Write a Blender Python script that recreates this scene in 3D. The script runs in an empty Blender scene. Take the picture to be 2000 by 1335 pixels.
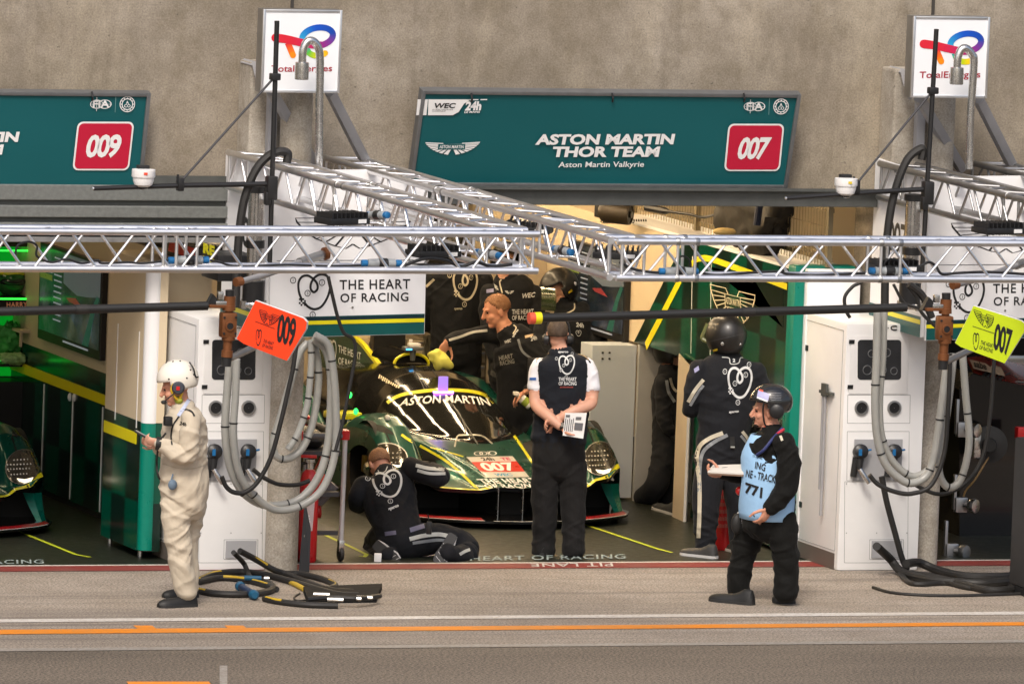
import bpy, bmesh, math, random
import numpy as np
from mathutils import Vector, Matrix, kdtree, noise
from mathutils.bvhtree import BVHTree
random.seed(7); rng = np.random.default_rng(7)
SC = bpy.context.scene; COL = SC.collection
# ------------------------------------------------------------------ camera (measured from the photograph)
_A, _E, _R, _D, _S = math.radians(19.5), math.radians(5.8), math.radians(2.15), 80.0, 252.0
Dv = np.array([math.cos(_E)*math.sin(_A), math.cos(_E)*math.cos(_A), -math.sin(_E)])
_r0 = np.array([math.cos(_A), -math.sin(_A), 0.0]); _u0 = np.cross(_r0, Dv)
Rv = math.cos(_R)*_r0 + math.sin(_R)*_u0; Uv = -math.sin(_R)*_r0 + math.cos(_R)*_u0
Cc = np.array([0, 0, 1.75]) - _D*Dv; FP = _S*_D
cam = bpy.data.cameras.new('camera'); camo = bpy.data.objects.new('camera', cam); COL.objects.link(camo)
cam.sensor_width = 36; cam.lens = FP/2000*36; cam.clip_start = 1; cam.clip_end = 2000
_m = Matrix.Identity(4)
for i in range(3):
    _m[i][0], _m[i][1], _m[i][2], _m[i][3] = Rv[i], Uv[i], -Dv[i], Cc[i]
camo.matrix_world = _m; SC.camera = camo
# ------------------------------------------------------------------ sky, sun, exposure
wd = bpy.data.worlds.new('World'); SC.world = wd; wd.use_nodes = True
_bg = wd.node_tree.nodes['Background']; _sk = wd.node_tree.nodes.new('ShaderNodeTexSky')
SUN_EL, SUN_AZ = math.radians(50), math.radians(-152)
_sk.sky_type = 'NISHITA'; _sk.sun_disc = False; _sk.sun_elevation = SUN_EL; _sk.sun_rotation = SUN_AZ; _sk.dust_density = 5; _sk.air_density = 1.0; _sk.ozone_density = 0.6
wd.node_tree.links.new(_sk.outputs[0], _bg.inputs[0]); _bg.inputs[1].default_value = 0.13
_sd = bpy.data.lights.new('sun', 'SUN'); _sd.energy = 1.5; _sd.angle = math.radians(14); _sd.color = (1, .95, .87)
_so = bpy.data.objects.new('sun', _sd); COL.objects.link(_so)
_dir = Vector((math.sin(SUN_AZ)*math.cos(SUN_EL), math.cos(SUN_AZ)*math.cos(SUN_EL), math.sin(SUN_EL)))
_so.rotation_euler = (-_dir).to_track_quat('-Z', 'Y').to_euler(); _so.location = (0, -20, 30)
SC.view_settings.view_transform = 'Standard'; SC.view_settings.look = 'None'; SC.view_settings.gamma = 1; SC.view_settings.exposure = 0.45
# ------------------------------------------------------------------ photo pixel -> point in the place
def ray(px, py):
    v = Dv*FP + Rv*(px-1000) + Uv*(667.5-py); return v/np.linalg.norm(v)
def W(px, py, Y):            # on the upright plane y = Y
    v = ray(px, py); return Cc + v*((Y-Cc[1])/v[1])
def G(px, py, Z=0.0):        # on the level plane z = Z
    v = ray(px, py); return Cc + v*((Z-Cc[2])/v[2])
def XP(px, py, X):           # on the plane x = X
    v = ray(px, py); return Cc + v*((X-Cc[0])/v[0])
HD = np.array([math.sin(_A), math.cos(_A), 0.0])     # level view direction
HR = np.array([math.cos(_A), -math.sin(_A), 0.0])    # level direction to the right
UP = np.array([0, 0, 1.0])
def VD(px, py, base, dd=0.0):   # at a person's own distance, dd metres further back
    v = ray(px, py); t = ((np.array(base)+HD*dd-Cc)@HD)/(v@HD); return Cc + v*t
# ------------------------------------------------------------------ materials
def lin(r, g, b):
    f = lambda c: (c/255/12.92) if c/255 <= .04045 else ((c/255+.055)/1.055)**2.4
    return (f(r), f(g), f(b))
MATS = {}
def mat(name, col, rough=.5, metal=0.0, var=.08, vs=6.0, bump=0.0, bs=60.0, coat=0.0, spec=.5, emit=0.0, ecol=None, trans=0.0, rv=.08, alpha=1.0, ior=1.45):
    if name in MATS: return MATS[name]
    m = bpy.data.materials.new(name); m.use_nodes = True; nt = m.node_tree; b = nt.nodes['Principled BSDF']
    L = nt.links.new
    tc = nt.nodes.new('ShaderNodeTexCoord'); n = nt.nodes.new('ShaderNodeTexNoise'); n.inputs['Scale'].default_value = vs; n.inputs['Detail'].default_value = 5; n.inputs['Roughness'].default_value = .6
    L(tc.outputs['Object'], n.inputs['Vector'])
    if var > 0:
        mx = nt.nodes.new('ShaderNodeMix'); mx.data_type = 'RGBA'
        mx.inputs[6].default_value = (*[c*(1-var*2) for c in col], 1); mx.inputs[7].default_value = (*[min(1, c*(1+var*2)) for c in col], 1)
        L(n.outputs['Fac'], mx.inputs[0]); L(mx.outputs[2], b.inputs['Base Color'])
    else: b.inputs['Base Color'].default_value = (*col, 1)
    if rv > 0:
        mr = nt.nodes.new('ShaderNodeMapRange'); mr.inputs[3].default_value = max(0, rough-rv); mr.inputs[4].default_value = min(1, rough+rv)
        L(n.outputs['Fac'], mr.inputs[0]); L(mr.outputs[0], b.inputs['Roughness'])
    else: b.inputs['Roughness'].default_value = rough
    b.inputs['Metallic'].default_value = metal; b.inputs['Coat Weight'].default_value = coat; b.inputs['Coat Roughness'].default_value = .04
    b.inputs['Specular IOR Level'].default_value = spec; b.inputs['Transmission Weight'].default_value = trans; b.inputs['IOR'].default_value = ior
    if emit > 0:
        b.inputs['Emission Color'].default_value = (*(ecol or col), 1); b.inputs['Emission Strength'].default_value = emit
    if bump > 0:
        n2 = nt.nodes.new('ShaderNodeTexNoise'); n2.inputs['Scale'].default_value = bs; n2.inputs['Detail'].default_value = 4
        L(tc.outputs['Object'], n2.inputs['Vector']); bp = nt.nodes.new('ShaderNodeBump'); bp.inputs['Strength'].default_value = bump; bp.inputs['Distance'].default_value = .01
        L(n2.outputs['Fac'], bp.inputs['Height']); L(bp.outputs[0], b.inputs['Normal'])
    b.inputs['Alpha'].default_value = alpha
    MATS[name] = m; return m
def node_mat(name, fn):
    if name in MATS: return MATS[name]
    m = bpy.data.materials.new(name); m.use_nodes = True; fn(m.node_tree, m.node_tree.nodes['Principled BSDF']); MATS[name] = m; return m
def ramp(nt, src, stops):
    r = nt.nodes.new('ShaderNodeValToRGB'); e = r.color_ramp.elements
    while len(e) > 1: e.remove(e[-1])
    for i, (p, c) in enumerate(stops):
        el = e[0] if i == 0 else e.new(p)
        el.position = p; el.color = (*c, 1)
    nt.links.new(src, r.inputs[0]); return r.outputs[0]
def noise_n(nt, scale, detail=6, rough=.6, vec=None, stretch=None):
    n = nt.nodes.new('ShaderNodeTexNoise'); n.inputs['Scale'].default_value = scale; n.inputs['Detail'].default_value = detail; n.inputs['Roughness'].default_value = rough
    tc = nt.nodes.new('ShaderNodeTexCoord'); src = tc.outputs['Object']
    if stretch:
        mp = nt.nodes.new('ShaderNodeMapping'); mp.inputs['Scale'].default_value = stretch; nt.links.new(src, mp.inputs[0]); src = mp.outputs[0]
    nt.links.new(src, n.inputs['Vector']); return n.outputs['Fac']
def mixc(nt, fac, a, b, mode='MIX'):
    mx = nt.nodes.new('ShaderNodeMix'); mx.data_type = 'RGBA'; mx.blend_type = mode
    for sock, v in ((0, fac), (6, a), (7, b)):
        if isinstance(v, bpy.types.NodeSocket): nt.links.new(v, mx.inputs[sock])
        else: mx.inputs[sock].default_value = v if not isinstance(v, tuple) else (*v, 1)
    return mx.outputs[2]
def bumpn(nt, b, h, s=.3, d=.01):
    bp = nt.nodes.new('ShaderNodeBump'); bp.inputs['Strength'].default_value = s; bp.inputs['Distance'].default_value = d
    nt.links.new(h, bp.inputs['Height']); nt.links.new(bp.outputs[0], b.inputs['Normal'])
# ------------------------------------------------------------------ mesh building
class MB:
    def __init__(s): s.v = []; s.f = []; s.m = []; s.mi = 0
    def add(s, vs, fs):
        o = len(s.v); s.v += [tuple(map(float, p)) for p in vs]; s.f += [tuple(i+o for i in f) for f in fs]; s.m += [s.mi]*len(fs); return s
    def box(s, c, h, R=None, bev=0.0):       # centre, half sizes, axes
        c = np.array(c, float); ax = np.eye(3) if R is None else np.array(R, float)
        if bev > 0:
            bm = bmesh.new(); bmesh.ops.create_cube(bm, size=2)
            for v in bm.verts: v.co = Vector((v.co.x*h[0], v.co.y*h[1], v.co.z*h[2]))
            bmesh.ops.bevel(bm, geom=bm.edges[:], offset=bev, segments=2, profile=.6, affect='EDGES')
            bm.verts.index_update()
            vs = [c+ax.T@np.array(v.co) for v in bm.verts]; fs = [[v.index for v in f.verts] for f in bm.faces]; bm.free(); return s.add(vs, fs)
        vs = [c + ax[0]*h[0]*x + ax[1]*h[1]*y + ax[2]*h[2]*z for x in (-1, 1) for y in (-1, 1) for z in (-1, 1)]
        return s.add(vs, [(0,1,3,2), (4,6,7,5), (0,4,5,1), (2,3,7,6), (0,2,6,4), (1,5,7,3)])
    def bb(s, a, b, bev=0.0):                # box from two corners
        a = np.array(a, float); b = np.array(b, float); return s.box((a+b)/2, np.abs(b-a)/2, None, bev)
    def tube(s, pts, r, n=10, cap=True, r2=None):
        P = [np.array(p, float) for p in pts]; N = len(P); rs = r if hasattr(r, '__len__') else [r]*N
        rings = []; up = None
        for i in range(N):
            t = P[min(i+1, N-1)]-P[max(i-1, 0)]; t = t/(np.linalg.norm(t)+1e-12)
            if up is None:
                up = np.array([0, 0, 1.0]) if abs(t[2]) < .9 else np.array([1.0, 0, 0])
            a = np.cross(t, up); a /= np.linalg.norm(a)+1e-12; b = np.cross(a, t); up = b
            rings.append([P[i]+rs[i]*(a*math.cos(2*math.pi*k/n)+b*math.sin(2*math.pi*k/n)) for k in range(n)])
        return s.rings(rings, cap)
    def rings(s, rings, cap=True, closed=True):
        n = len(rings[0]); vs = [p for r in rings for p in r]; fs = []
        for i in range(len(rings)-1):
            for k in range(n if closed else n-1):
                k2 = (k+1) % n; fs.append((i*n+k, i*n+k2, (i+1)*n+k2, (i+1)*n+k))
        if cap: fs.append(tuple(range(n-1, -1, -1))); fs.append(tuple((len(rings)-1)*n+k for k in range(n)))
        return s.add(vs, fs)
    def cyl(s, a, b, r, n=16, r2=None, cap=True): return s.tube([a, b], [r, r if r2 is None else r2], n, cap)
    def prism(s, outline, axis):             # planar outline (3D points) extruded by a vector
        o = [np.array(p, float) for p in outline]; n = len(o); ax = np.array(axis, float)
        return s.add(o+[p+ax for p in o], [tuple(range(n-1, -1, -1)), tuple(range(n, 2*n))]+[(i, (i+1) % n, n+(i+1) % n, n+i) for i in range(n)])
    def ell(s, c, rad, R=None, nu=20, nv=12, zmin=None):
        c = np.array(c, float); ax = np.eye(3) if R is None else np.array(R, float); rings = []
        for j in range(nv+1):
            th = math.pi*j/nv; z = math.cos(th); q = math.sin(th)
            if j in (0, nv): q = 1e-3
            rings.append([c+ax[0]*rad[0]*q*math.cos(2*math.pi*k/nu)+ax[1]*rad[1]*q*math.sin(2*math.pi*k/nu)+ax[2]*rad[2]*z for k in range(nu)])
        return s.rings(rings[::-1], True)
    def lathe(s, prof, c, axis=(0, 0, 1), n=20, cap=True):   # (radius, height along axis)
        ax = np.array(axis, float); ax /= np.linalg.norm(ax); a = np.cross(ax, [0, 0, 1.0] if abs(ax[2]) < .9 else [1.0, 0, 0]); a /= np.linalg.norm(a); b = np.cross(ax, a); c = np.array(c, float)
        return s.rings([[c+ax*h+r*(a*math.cos(2*math.pi*k/n)+b*math.sin(2*math.pi*k/n)) for k in range(n)] for r, h in prof], cap)
    def build(s, name, mats, parent=None, smooth=True, angle=35):
        me = bpy.data.meshes.new(name); me.from_pydata(s.v, [], s.f)
        for m in (mats if isinstance(mats, (list, tuple)) else [mats]): me.materials.append(m)
        if any(s.m): me.polygons.foreach_set('material_index', s.m)
        me.update(); bm = bmesh.new(); bm.from_mesh(me); bmesh.ops.recalc_face_normals(bm, faces=bm.faces); bm.to_mesh(me); bm.free()
        if smooth:
            me.polygons.foreach_set('use_smooth', [True]*len(me.polygons)); me.set_sharp_from_angle(angle=math.radians(angle))
        o = bpy.data.objects.new(name, me); COL.objects.link(o)
        if parent is not None: attach(o, parent)
        return o
def wloc(o):
    return Vector(o.location) if o.parent is None else wloc(o.parent)+o.matrix_parent_inverse.translation+Vector(o.location)
def attach(o, parent):
    o.parent = parent; o.matrix_parent_inverse = Matrix.Translation(-wloc(parent))
def tag(o, label=None, cat=None, group=None, kind=None):
    for k, v in (('label', label), ('category', cat), ('group', group), ('kind', kind)):
        if v: o[k] = v
    return o
def thing(name, label, cat, loc=(0, 0, 0), group=None):
    o = bpy.data.objects.new(name, None); o.empty_display_size = .1; o.location = [float(c) for c in loc]; COL.objects.link(o)
    return tag(o, label, cat, group)
def copy_tree(o, shift, label=None, parent=None, skip=()):
    c = o.copy(); COL.objects.link(c)
    if parent is None: c.location = Vector(o.location)+Vector([float(x) for x in shift])
    else: inv = o.matrix_parent_inverse.copy(); c.parent = parent; c.matrix_parent_inverse = inv
    if label: c['label'] = label
    for ch in list(o.children):
        if ch.name.split('.')[0] not in skip: copy_tree(ch, shift, None, c, skip)
    return c
def smoothpath(pts, k=8):
    P = [np.array(p, float) for p in pts]; P = [2*P[0]-P[1]]+P+[2*P[-1]-P[-2]]; out = []
    for i in range(1, len(P)-2):
        for j in range(k):
            t = j/k; a, b, c, d = P[i-1], P[i], P[i+1], P[i+2]
            out.append(.5*((2*b)+(c-a)*t+(2*a-5*b+4*c-d)*t*t+(3*b-a-3*c+d)*t**3))
    out.append(P[-2]); return out
# ------------------------------------------------------------------ flat artwork (lettering and marks) as 2D meshes
_TX = {}
def text2d(s, bold=0.0, space=1.0, line=1.0, align='LEFT'):
    key = (s, bold, space, line, align)
    if key in _TX: return _TX[key]
    cu = bpy.data.curves.new('t', 'FONT'); cu.body = s; cu.size = 1; cu.offset = bold; cu.resolution_u = 3; cu.space_character = space; cu.space_line = line; cu.align_x = align; cu.fill_mode = 'FRONT'
    o = bpy.data.objects.new('t', cu); COL.objects.link(o); dg = bpy.context.evaluated_depsgraph_get(); me = bpy.data.meshes.new_from_object(o.evaluated_get(dg))
    v = np.array([(p.co.x, p.co.y) for p in me.vertices]); f = [tuple(p.vertices) for p in me.polygons]
    bpy.data.objects.remove(o); bpy.data.curves.remove(cu); bpy.data.meshes.remove(me)
    mn, mx = v.min(0), v.max(0); v = (v-mn)/(mx-mn); _TX[key] = (v, f); return _TX[key]
def ribbon(pts, w, close=False):
    P = np.array(pts, float); n = len(P); V = []
    for i in range(n):
        t = (P[(i+1) % n]-P[i-1]) if close else P[min(i+1, n-1)]-P[max(i-1, 0)]
        t /= np.linalg.norm(t)+1e-9; nn = np.array([-t[1], t[0]]); ww = w[i] if hasattr(w, '__len__') else w
        V += [P[i]+nn*ww/2, P[i]-nn*ww/2]
    F = [(2*i, 2*i+1, 2*i+3, 2*i+2) for i in range(n-1)]
    if close: F.append((2*n-2, 2*n-1, 1, 0))
    return np.array(V), F
def join2d(parts):
    V = []; F = []
    for v, f in parts:
        o = sum(len(x) for x in V); V.append(np.asarray(v, float)); F += [tuple(i+o for i in q) for q in f]
    return np.vstack(V), F
def circ(c, r, w, n=20, asp=1.0): return ribbon([(c[0]+r*math.cos(2*math.pi*k/n), c[1]+r*asp*math.sin(2*math.pi*k/n)) for k in range(n)], w, True)
def disc(c, r, n=18, asp=1.0): return np.array([(c[0]+r*math.cos(2*math.pi*k/n), c[1]+r*asp*math.sin(2*math.pi*k/n)) for k in range(n)]), [tuple(range(n))]
def rect(x0, y0, x1, y1): return np.array([(x0, y0), (x1, y0), (x1, y1), (x0, y1)], float), [(0, 1, 2, 3)]
def rrect(x0, y0, x1, y1, rx, ry):
    P = []
    for cx, cy, a0 in ((x1-rx, y1-ry, 0), (x0+rx, y1-ry, 90), (x0+rx, y0+ry, 180), (x1-rx, y0+ry, 270)):
        for k in range(6): a = math.radians(a0+18*k); P.append((cx+rx*math.cos(a), cy+ry*math.sin(a)))
    return np.array(P), [tuple(range(len(P)))]
def place(t, box):        # into a box x0,y0,x1,y1 of the unit square
    v, f = t; v = np.asarray(v, float); return np.c_[box[0]+v[:, 0]*(box[2]-box[0]), box[1]+v[:, 1]*(box[3]-box[1])], f
_hp = smoothpath([(.12, .26), (.02, .5), (.0, .76), (.1, .93), (.28, .97), (.45, .88), (.58, .74), (.6, .58), (.49, .49), (.39, .58), (.4, .76), (.53, .93), (.73, 1.0), (.92, .92), (1.0, .68), (.93, .36), (.74, .08), (.52, .0), (.32, .07), (.19, .2)], 5)
def heart(w=.075, marks=True):
    parts = [ribbon(_hp, w)]
    if marks:
        for i, (x, y) in enumerate(((-.17, .84), (.74, .76), (.29, .46), (.86, 1.1), (.46, -.16))):
            parts += [circ((x, y), .085, .022, 14), place(text2d(str(i+1)), (x-(.006 if i == 0 else .02), y-.04, x+(.006 if i == 0 else .02), y+.04))]
        for i in range(4):
            for j in range(4):
                if (i+j) % 2: parts.append(rect(.02+i*.055, .1+j*.055, .075+i*.055, .155+j*.055))
    return join2d(parts)
def wings(w=.018, solid=False, name=True):
    P = []; n = 8
    for s in (-1, 1):
        c = lambda x, y: (.5+s*x, y)
        tips = [(.5, .97), (.485, .84), (.455, .71), (.42, .58), (.375, .45), (.32, .32), (.245, .19), (.15, .08)]
        roots = [(.17, .9), (.17, .82), (.17, .74), (.17, .66), (.17, .58), (.14, .5), (.1, .5), (.055, .5)]
        if solid:
            for i in range(n):
                (x1, y1), (x0, y0) = tips[i], roots[i]; (x2, y2), (x3, y3) = tips[min(i+1, n-1)], roots[min(i+1, n-1)]
                if i == n-1: x2, y2, x3, y3 = .04, .0, .0, .45
                k = .72; P.append((np.array([c(x0, y0), c(x1, y1), c(x1+(x2-x1)*k, y1+(y2-y1)*k), c(x0+(x3-x0)*k, y0+(y3-y0)*k)]), [(0, 1, 2, 3)]))
        else:
            for i in range(1, n): P.append(ribbon([c(*roots[i]), c(*tips[i])], w))
            P.append(ribbon([c(.1, .82), c(.15, .97), (c(.5, .97)), c(.485, .84), c(.42, .58), c(.32, .32), c(.15, .08), c(.06, .0), c(.0, .14)], w))
    P.append(ribbon([(.33, .5), (.67, .5), (.67, .82), (.33, .82)], w, True))
    if name: P.append(place(text2d('ASTON MARTIN', .01), (.345, .57, .655, .75)))
    return join2d(P)
def subdiv2d(t, L):
    v, f = t; bm = bmesh.new(); vs = [bm.verts.new((p[0], p[1], 0)) for p in v]
    for q in f:
        try: bm.faces.new([vs[i] for i in q])
        except ValueError: pass
    bmesh.ops.triangulate(bm, faces=bm.faces[:])
    for _ in range(5):
        e = [e for e in bm.edges if e.calc_length() > L]
        if not e: break
        bmesh.ops.subdivide_edges(bm, edges=e, cuts=1); bmesh.ops.triangulate(bm, faces=[q for q in bm.faces if len(q.verts) > 3])
    bm.verts.index_update(); r = (np.array([(p.co.x, p.co.y) for p in bm.verts]), [tuple(x.index for x in q.verts) for q in bm.faces]); bm.free(); return r
def art(name, t, O, U, V, m, parent, off=.003):     # 2D art on a flat board: origin, edge vectors
    O, U, V = (np.array(x, float) for x in (O, U, V)); n = np.cross(U, V); n /= np.linalg.norm(n)
    if n@Dv > 0: n = -n
    v, f = t; mb = MB(); mb.add([O+U*p[0]+V*p[1]+n*off for p in v], f); return mb.build(name, m, parent, False)
def artq(name, t, q, fn, m, parent, off=.003):      # q: photo pixels of bottom-left, bottom-right, top-left on plane fn
    a, b, c = (fn(*p) for p in q); return art(name, t, a, b-a, c-a, m, parent, off)
def bvh_of(objs):
    V = []; F = []
    for o in objs:
        k = len(V); w = wloc(o); V += [tuple(v.co+w) for v in o.data.vertices] if o.parent is None else [tuple(v.co) for v in o.data.vertices]; F += [tuple(i+k for i in p.vertices) for p in o.data.polygons]
    return BVHTree.FromPolygons(V, F)
def decal(name, t, q, bvh, m, parent, off=.006, L=.12, fold=.12):  # art laid onto a curved surface; q: 4 photo pixels bl, br, tl, (tr)
    v, f = subdiv2d(t, L); q = [np.array(p, float) for p in q]
    if len(q) == 3: q.append(q[1]+q[2]-q[0])
    out = []; last = None
    for x, y in v:
        p = (1-x)*(1-y)*q[0]+x*(1-y)*q[1]+(1-x)*y*q[2]+x*y*q[3]; d = ray(*p)
        h = bvh.ray_cast(Vector(Cc), Vector(d))
        out.append(None if h[0] is None else np.array(h[0])-d*off)
    ff = [q_ for q_ in f if all(out[i] is not None for i in q_)]
    if ff:  # drop faces that would span a fold
        ff = [q_ for q_ in ff if max(np.linalg.norm(out[q_[i]]-out[q_[i-1]]) for i in range(len(q_))) < fold]
    if not ff: return None
    mb = MB(); mb.add([(0, 0, 0) if p is None else p for p in out], ff); return mb.build(name, m, parent, False)
# ------------------------------------------------------------------ palette
def _concrete(nt, b, base=(.39, .342, .28), dark=(.2, .165, .12), streak=True):
    n1 = noise_n(nt, .55, 8, .62); n2 = noise_n(nt, 3.2, 8, .7); n3 = noise_n(nt, 70, 4, .7); n4 = noise_n(nt, 1.0, 7, .65, stretch=(1.6, 1.6, .5))
    c = mixc(nt, ramp(nt, n1, [(.34, (0, 0, 0)), (.66, (1, 1, 1))]), dark, base)
    c = mixc(nt, ramp(nt, n2, [(.3, (.75, .75, .75)), (.55, (0, 0, 0))]), c, (.2, .165, .115))
    c = mixc(nt, ramp(nt, n4, [(.5, (0, 0, 0)), (.72, (.8, .8, .8))]), c, (.44, .38, .29))
    c = mixc(nt, ramp(nt, noise_n(nt, 1.0, 8, .72, stretch=(2.6, 2.6, .3)), [(.57, (0, 0, 0)), (.8, (.6, .6, .6))]), c, (.13, .105, .08))
    c = mixc(nt, ramp(nt, noise_n(nt, 26, 3, .6), [(.68, (0, 0, 0)), (.74, (.7, .7, .7))]), c, (.1, .085, .07))
    c = mixc(nt, .8, c, ramp(nt, n3, [(.34, (.6, .6, .6)), (.66, (1.1, 1.1, 1.1))]), 'MULTIPLY'); c = mixc(nt, .35, c, ramp(nt, noise_n(nt, 6, 7, .75), [(.36, (.6, .58, .54)), (.6, (1.1, 1.1, 1.1))]), 'MULTIPLY')
    nt.links.new(c, b.inputs['Base Color']); b.inputs['Roughness'].default_value = .92; bumpn(nt, b, n3, .35, .006)
M_CONC = node_mat('weathered concrete', _concrete)
M_COL = node_mat('pale column concrete', lambda nt, b: _concrete(nt, b, (.54, .49, .42), (.4, .36, .3)))
def _lane(nt, b):
    g1 = noise_n(nt, 55, 3, .75); g2 = noise_n(nt, .35, 7, .6, stretch=(.35, 1.6, 1)); g3 = noise_n(nt, 2.5, 6, .7)
    c = mixc(nt, ramp(nt, g2, [(.35, (0, 0, 0)), (.65, (1, 1, 1))]), (.35, .297, .24), (.47, .405, .34))
    c = mixc(nt, ramp(nt, g3, [(.3, (.5, .5, .5)), (.6, (0, 0, 0))]), c, (.25, .2, .15))
    c = mixc(nt, 1.0, c, ramp(nt, g1, [(.38, (.3, .29, .27)), (.58, (1.08, 1.08, 1.08))]), 'MULTIPLY')
    c = mixc(nt, ramp(nt, noise_n(nt, .5, 6, .75, stretch=(.14, 4.2, 1)), [(.48, (0, 0, 0)), (.7, (.8, .8, .8))]), c, (.12, .1, .085))
    c = mixc(nt, ramp(nt, noise_n(nt, 7, 4, .7), [(.68, (0, 0, 0)), (.78, (.6, .6, .6))]), c, (.11, .09, .075))
    nt.links.new(c, b.inputs['Base Color']); b.inputs['Roughness'].default_value = .9; bumpn(nt, b, g1, .5, .008)
M_LANE = node_mat('pit lane concrete', _lane)
def _asph(nt, b):
    g1 = noise_n(nt, 48, 3, .8); g2 = noise_n(nt, .6, 6, .6, stretch=(.4, 1.5, 1))
    c = mixc(nt, ramp(nt, g2, [(.35, (0, 0, 0)), (.65, (1, 1, 1))]), (.14, .118, .096), (.215, .182, .15))
    c = mixc(nt, 1.0, c, ramp(nt, g1, [(.4, (.22, .2, .18)), (.6, (1.25, 1.2, 1.1))]), 'MULTIPLY')
    nt.links.new(c, b.inputs['Base Color']); b.inputs['Roughness'].default_value = .9; bumpn(nt, b, g1, .6, .01)
M_ASPH = node_mat('coarse asphalt', _asph)
def _worn(name, col, under, thr=.42, rough=.7):
    def fn(nt, b):
        n = noise_n(nt, 30, 5, .75); n2 = noise_n(nt, 2.2, 5, .6)
        c = mixc(nt, ramp(nt, n, [(thr-.12, (1, 1, 1)), (thr, (0, 0, 0))]), col, under)
        c = mixc(nt, ramp(nt, n2, [(.35, (.35, .35, .35)), (.6, (0, 0, 0))]), c, under)
        nt.links.new(c, b.inputs['Base Color']); b.inputs['Roughness'].default_value = rough
    return node_mat(name, fn)
M_WLINE = _worn('worn white paint', (.56, .53, .49), (.33, .28, .23), .49); M_OLINE = _worn('worn orange paint', (.72, .22, .0), (.42, .22, .08), .46)
M_RLINE = _worn('worn red paint', (.2, .022, .018), (.16, .09, .075), .38); M_GLINE = _worn('worn grey paint', (.3, .28, .25), (.21, .175, .14), .53)
M_YLINE = mat('yellow floor tape', (.5, .58, .03), .4); M_FTXT = _worn('scuffed floor lettering', (.3, .36, .35), (.02, .05, .035), .45)
def _floor(nt, b):
    n = noise_n(nt, 1.4, 6, .65); n2 = noise_n(nt, 14, 5, .7)
    c = mixc(nt, ramp(nt, n, [(.35, (0, 0, 0)), (.65, (1, 1, 1))]), (.006, .009, .006), (.012, .015, .009))
    c = mixc(nt, ramp(nt, n2, [(.5, (0, 0, 0)), (.75, (.5, .5, .5))]), c, (.026, .024, .017))
    nt.links.new(c, b.inputs['Base Color']); r = nt.nodes.new('ShaderNodeMapRange'); r.inputs[3].default_value = .28; r.inputs[4].default_value = .55
    nt.links.new(n2, r.inputs[0]); nt.links.new(r.outputs[0], b.inputs['Roughness'])
M_FLOOR = node_mat('dark green garage floor', _floor)
M_WHITE = mat('white powder coat', (.76, .755, .75), .42, var=.05, vs=2.5, rv=.12); M_PANEL = mat('white laminate panel', (.78, .78, .79), .35, var=.02, vs=1.2)
M_BEIGE = mat('beige laminate', (.6, .5, .35), .5, var=.03, vs=1.5); M_GALV = mat('galvanised steel', (.3, .3, .3), .5, .7, var=.2, vs=14)
M_GREYP = mat('grey painted steel', (.33, .33, .345), .5, .2, var=.06); M_DKSTEEL = mat('dark door steel', (.1, .105, .1), .55, .5, var=.15, vs=8)
M_ALU = mat('mill aluminium', (.82, .82, .83), .36, 1.0, var=.05, vs=9, rv=.1); M_ALUD = mat('dull aluminium', (.42, .42, .42), .42, 1.0, var=.12, vs=7, rv=.12)
M_STEEL = mat('brushed stainless', (.6, .59, .57), .26, 1.0, var=.05, vs=20); M_BLACK = mat('black plastic', (.014, .014, .015), .4, var=.1); M_RUB = mat('black rubber', (.018, .017, .016), .55, var=.2, vs=12)
M_CF = mat('matt carbon', (.012, .012, .012), .5, var=.1, vs=30); M_BRONZE = mat('bronze casting', (.2, .075, .028), .42, .5, var=.15, vs=14); M_BLUE = mat('blue plug plastic', (.01, .13, .33), .45)
M_GREYPL = mat('grey plug plastic', (.3, .32, .33), .45); M_TEAL = mat('teal banner print', (.0, .088, .1), .55, var=.06, vs=.8); M_TXW = mat('white print', (.8, .8, .8), .5, var=0); M_TXK = mat('black print', (.012, .012, .013), .5, var=0)
M_CRIM = mat('crimson print', (.5, .008, .04), .5, var=.03); M_DKRED = mat('dark red print', (.35, .01, .03), .5, var=0); M_TXB = mat('cream print', (.7, .62, .45), .5, var=0)
M_TEALP = mat('deep teal vinyl', (.0, .075, .07), .4, var=.04); M_NAVYP = mat('navy vinyl', (.0, .02, .028), .4, var=.04); M_YEL = mat('lime yellow vinyl', (.74, .66, .008), .4, var=.03)
M_ORNG = mat('orange cap rubber', (.75, .1, .05), .5); M_RED = mat('red enamel', (.5, .012, .014), .3, var=.05, coat=.3); M_GREYD = mat('charcoal strut', (.05, .05, .055), .5, .2)
M_GLASSD = mat('dark window', (.02, .022, .026), .12, var=.3, vs=5, rv=.04, coat=.4); M_SOCK = mat('recess grey', (.35, .35, .36), .5, var=.06); M_GOLD = mat('golden beige board', (.62, .5, .33), .6, var=.05)  # M_GOLD is the tool cupboard's plain golden beige
M_MESH = mat('zinc mesh wire', (.35, .28, .17), .45, .6); M_TARP = mat('black tarpaulin', (.014, .012, .01), .6, var=.2, bump=.5, bs=9)
def _hose(nt, b):
    tc = nt.nodes.new('ShaderNodeTexCoord'); n = noise_n(nt, 9, 4, .6)
    nt.links.new(mixc(nt, n, (.32, .32, .30), (.46, .46, .43)), b.inputs['Base Color']); b.inputs['Roughness'].default_value = .32; b.inputs['Transmission Weight'].default_value = .25
M_HOSE = node_mat('clear reinforced hose', _hose)
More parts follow.
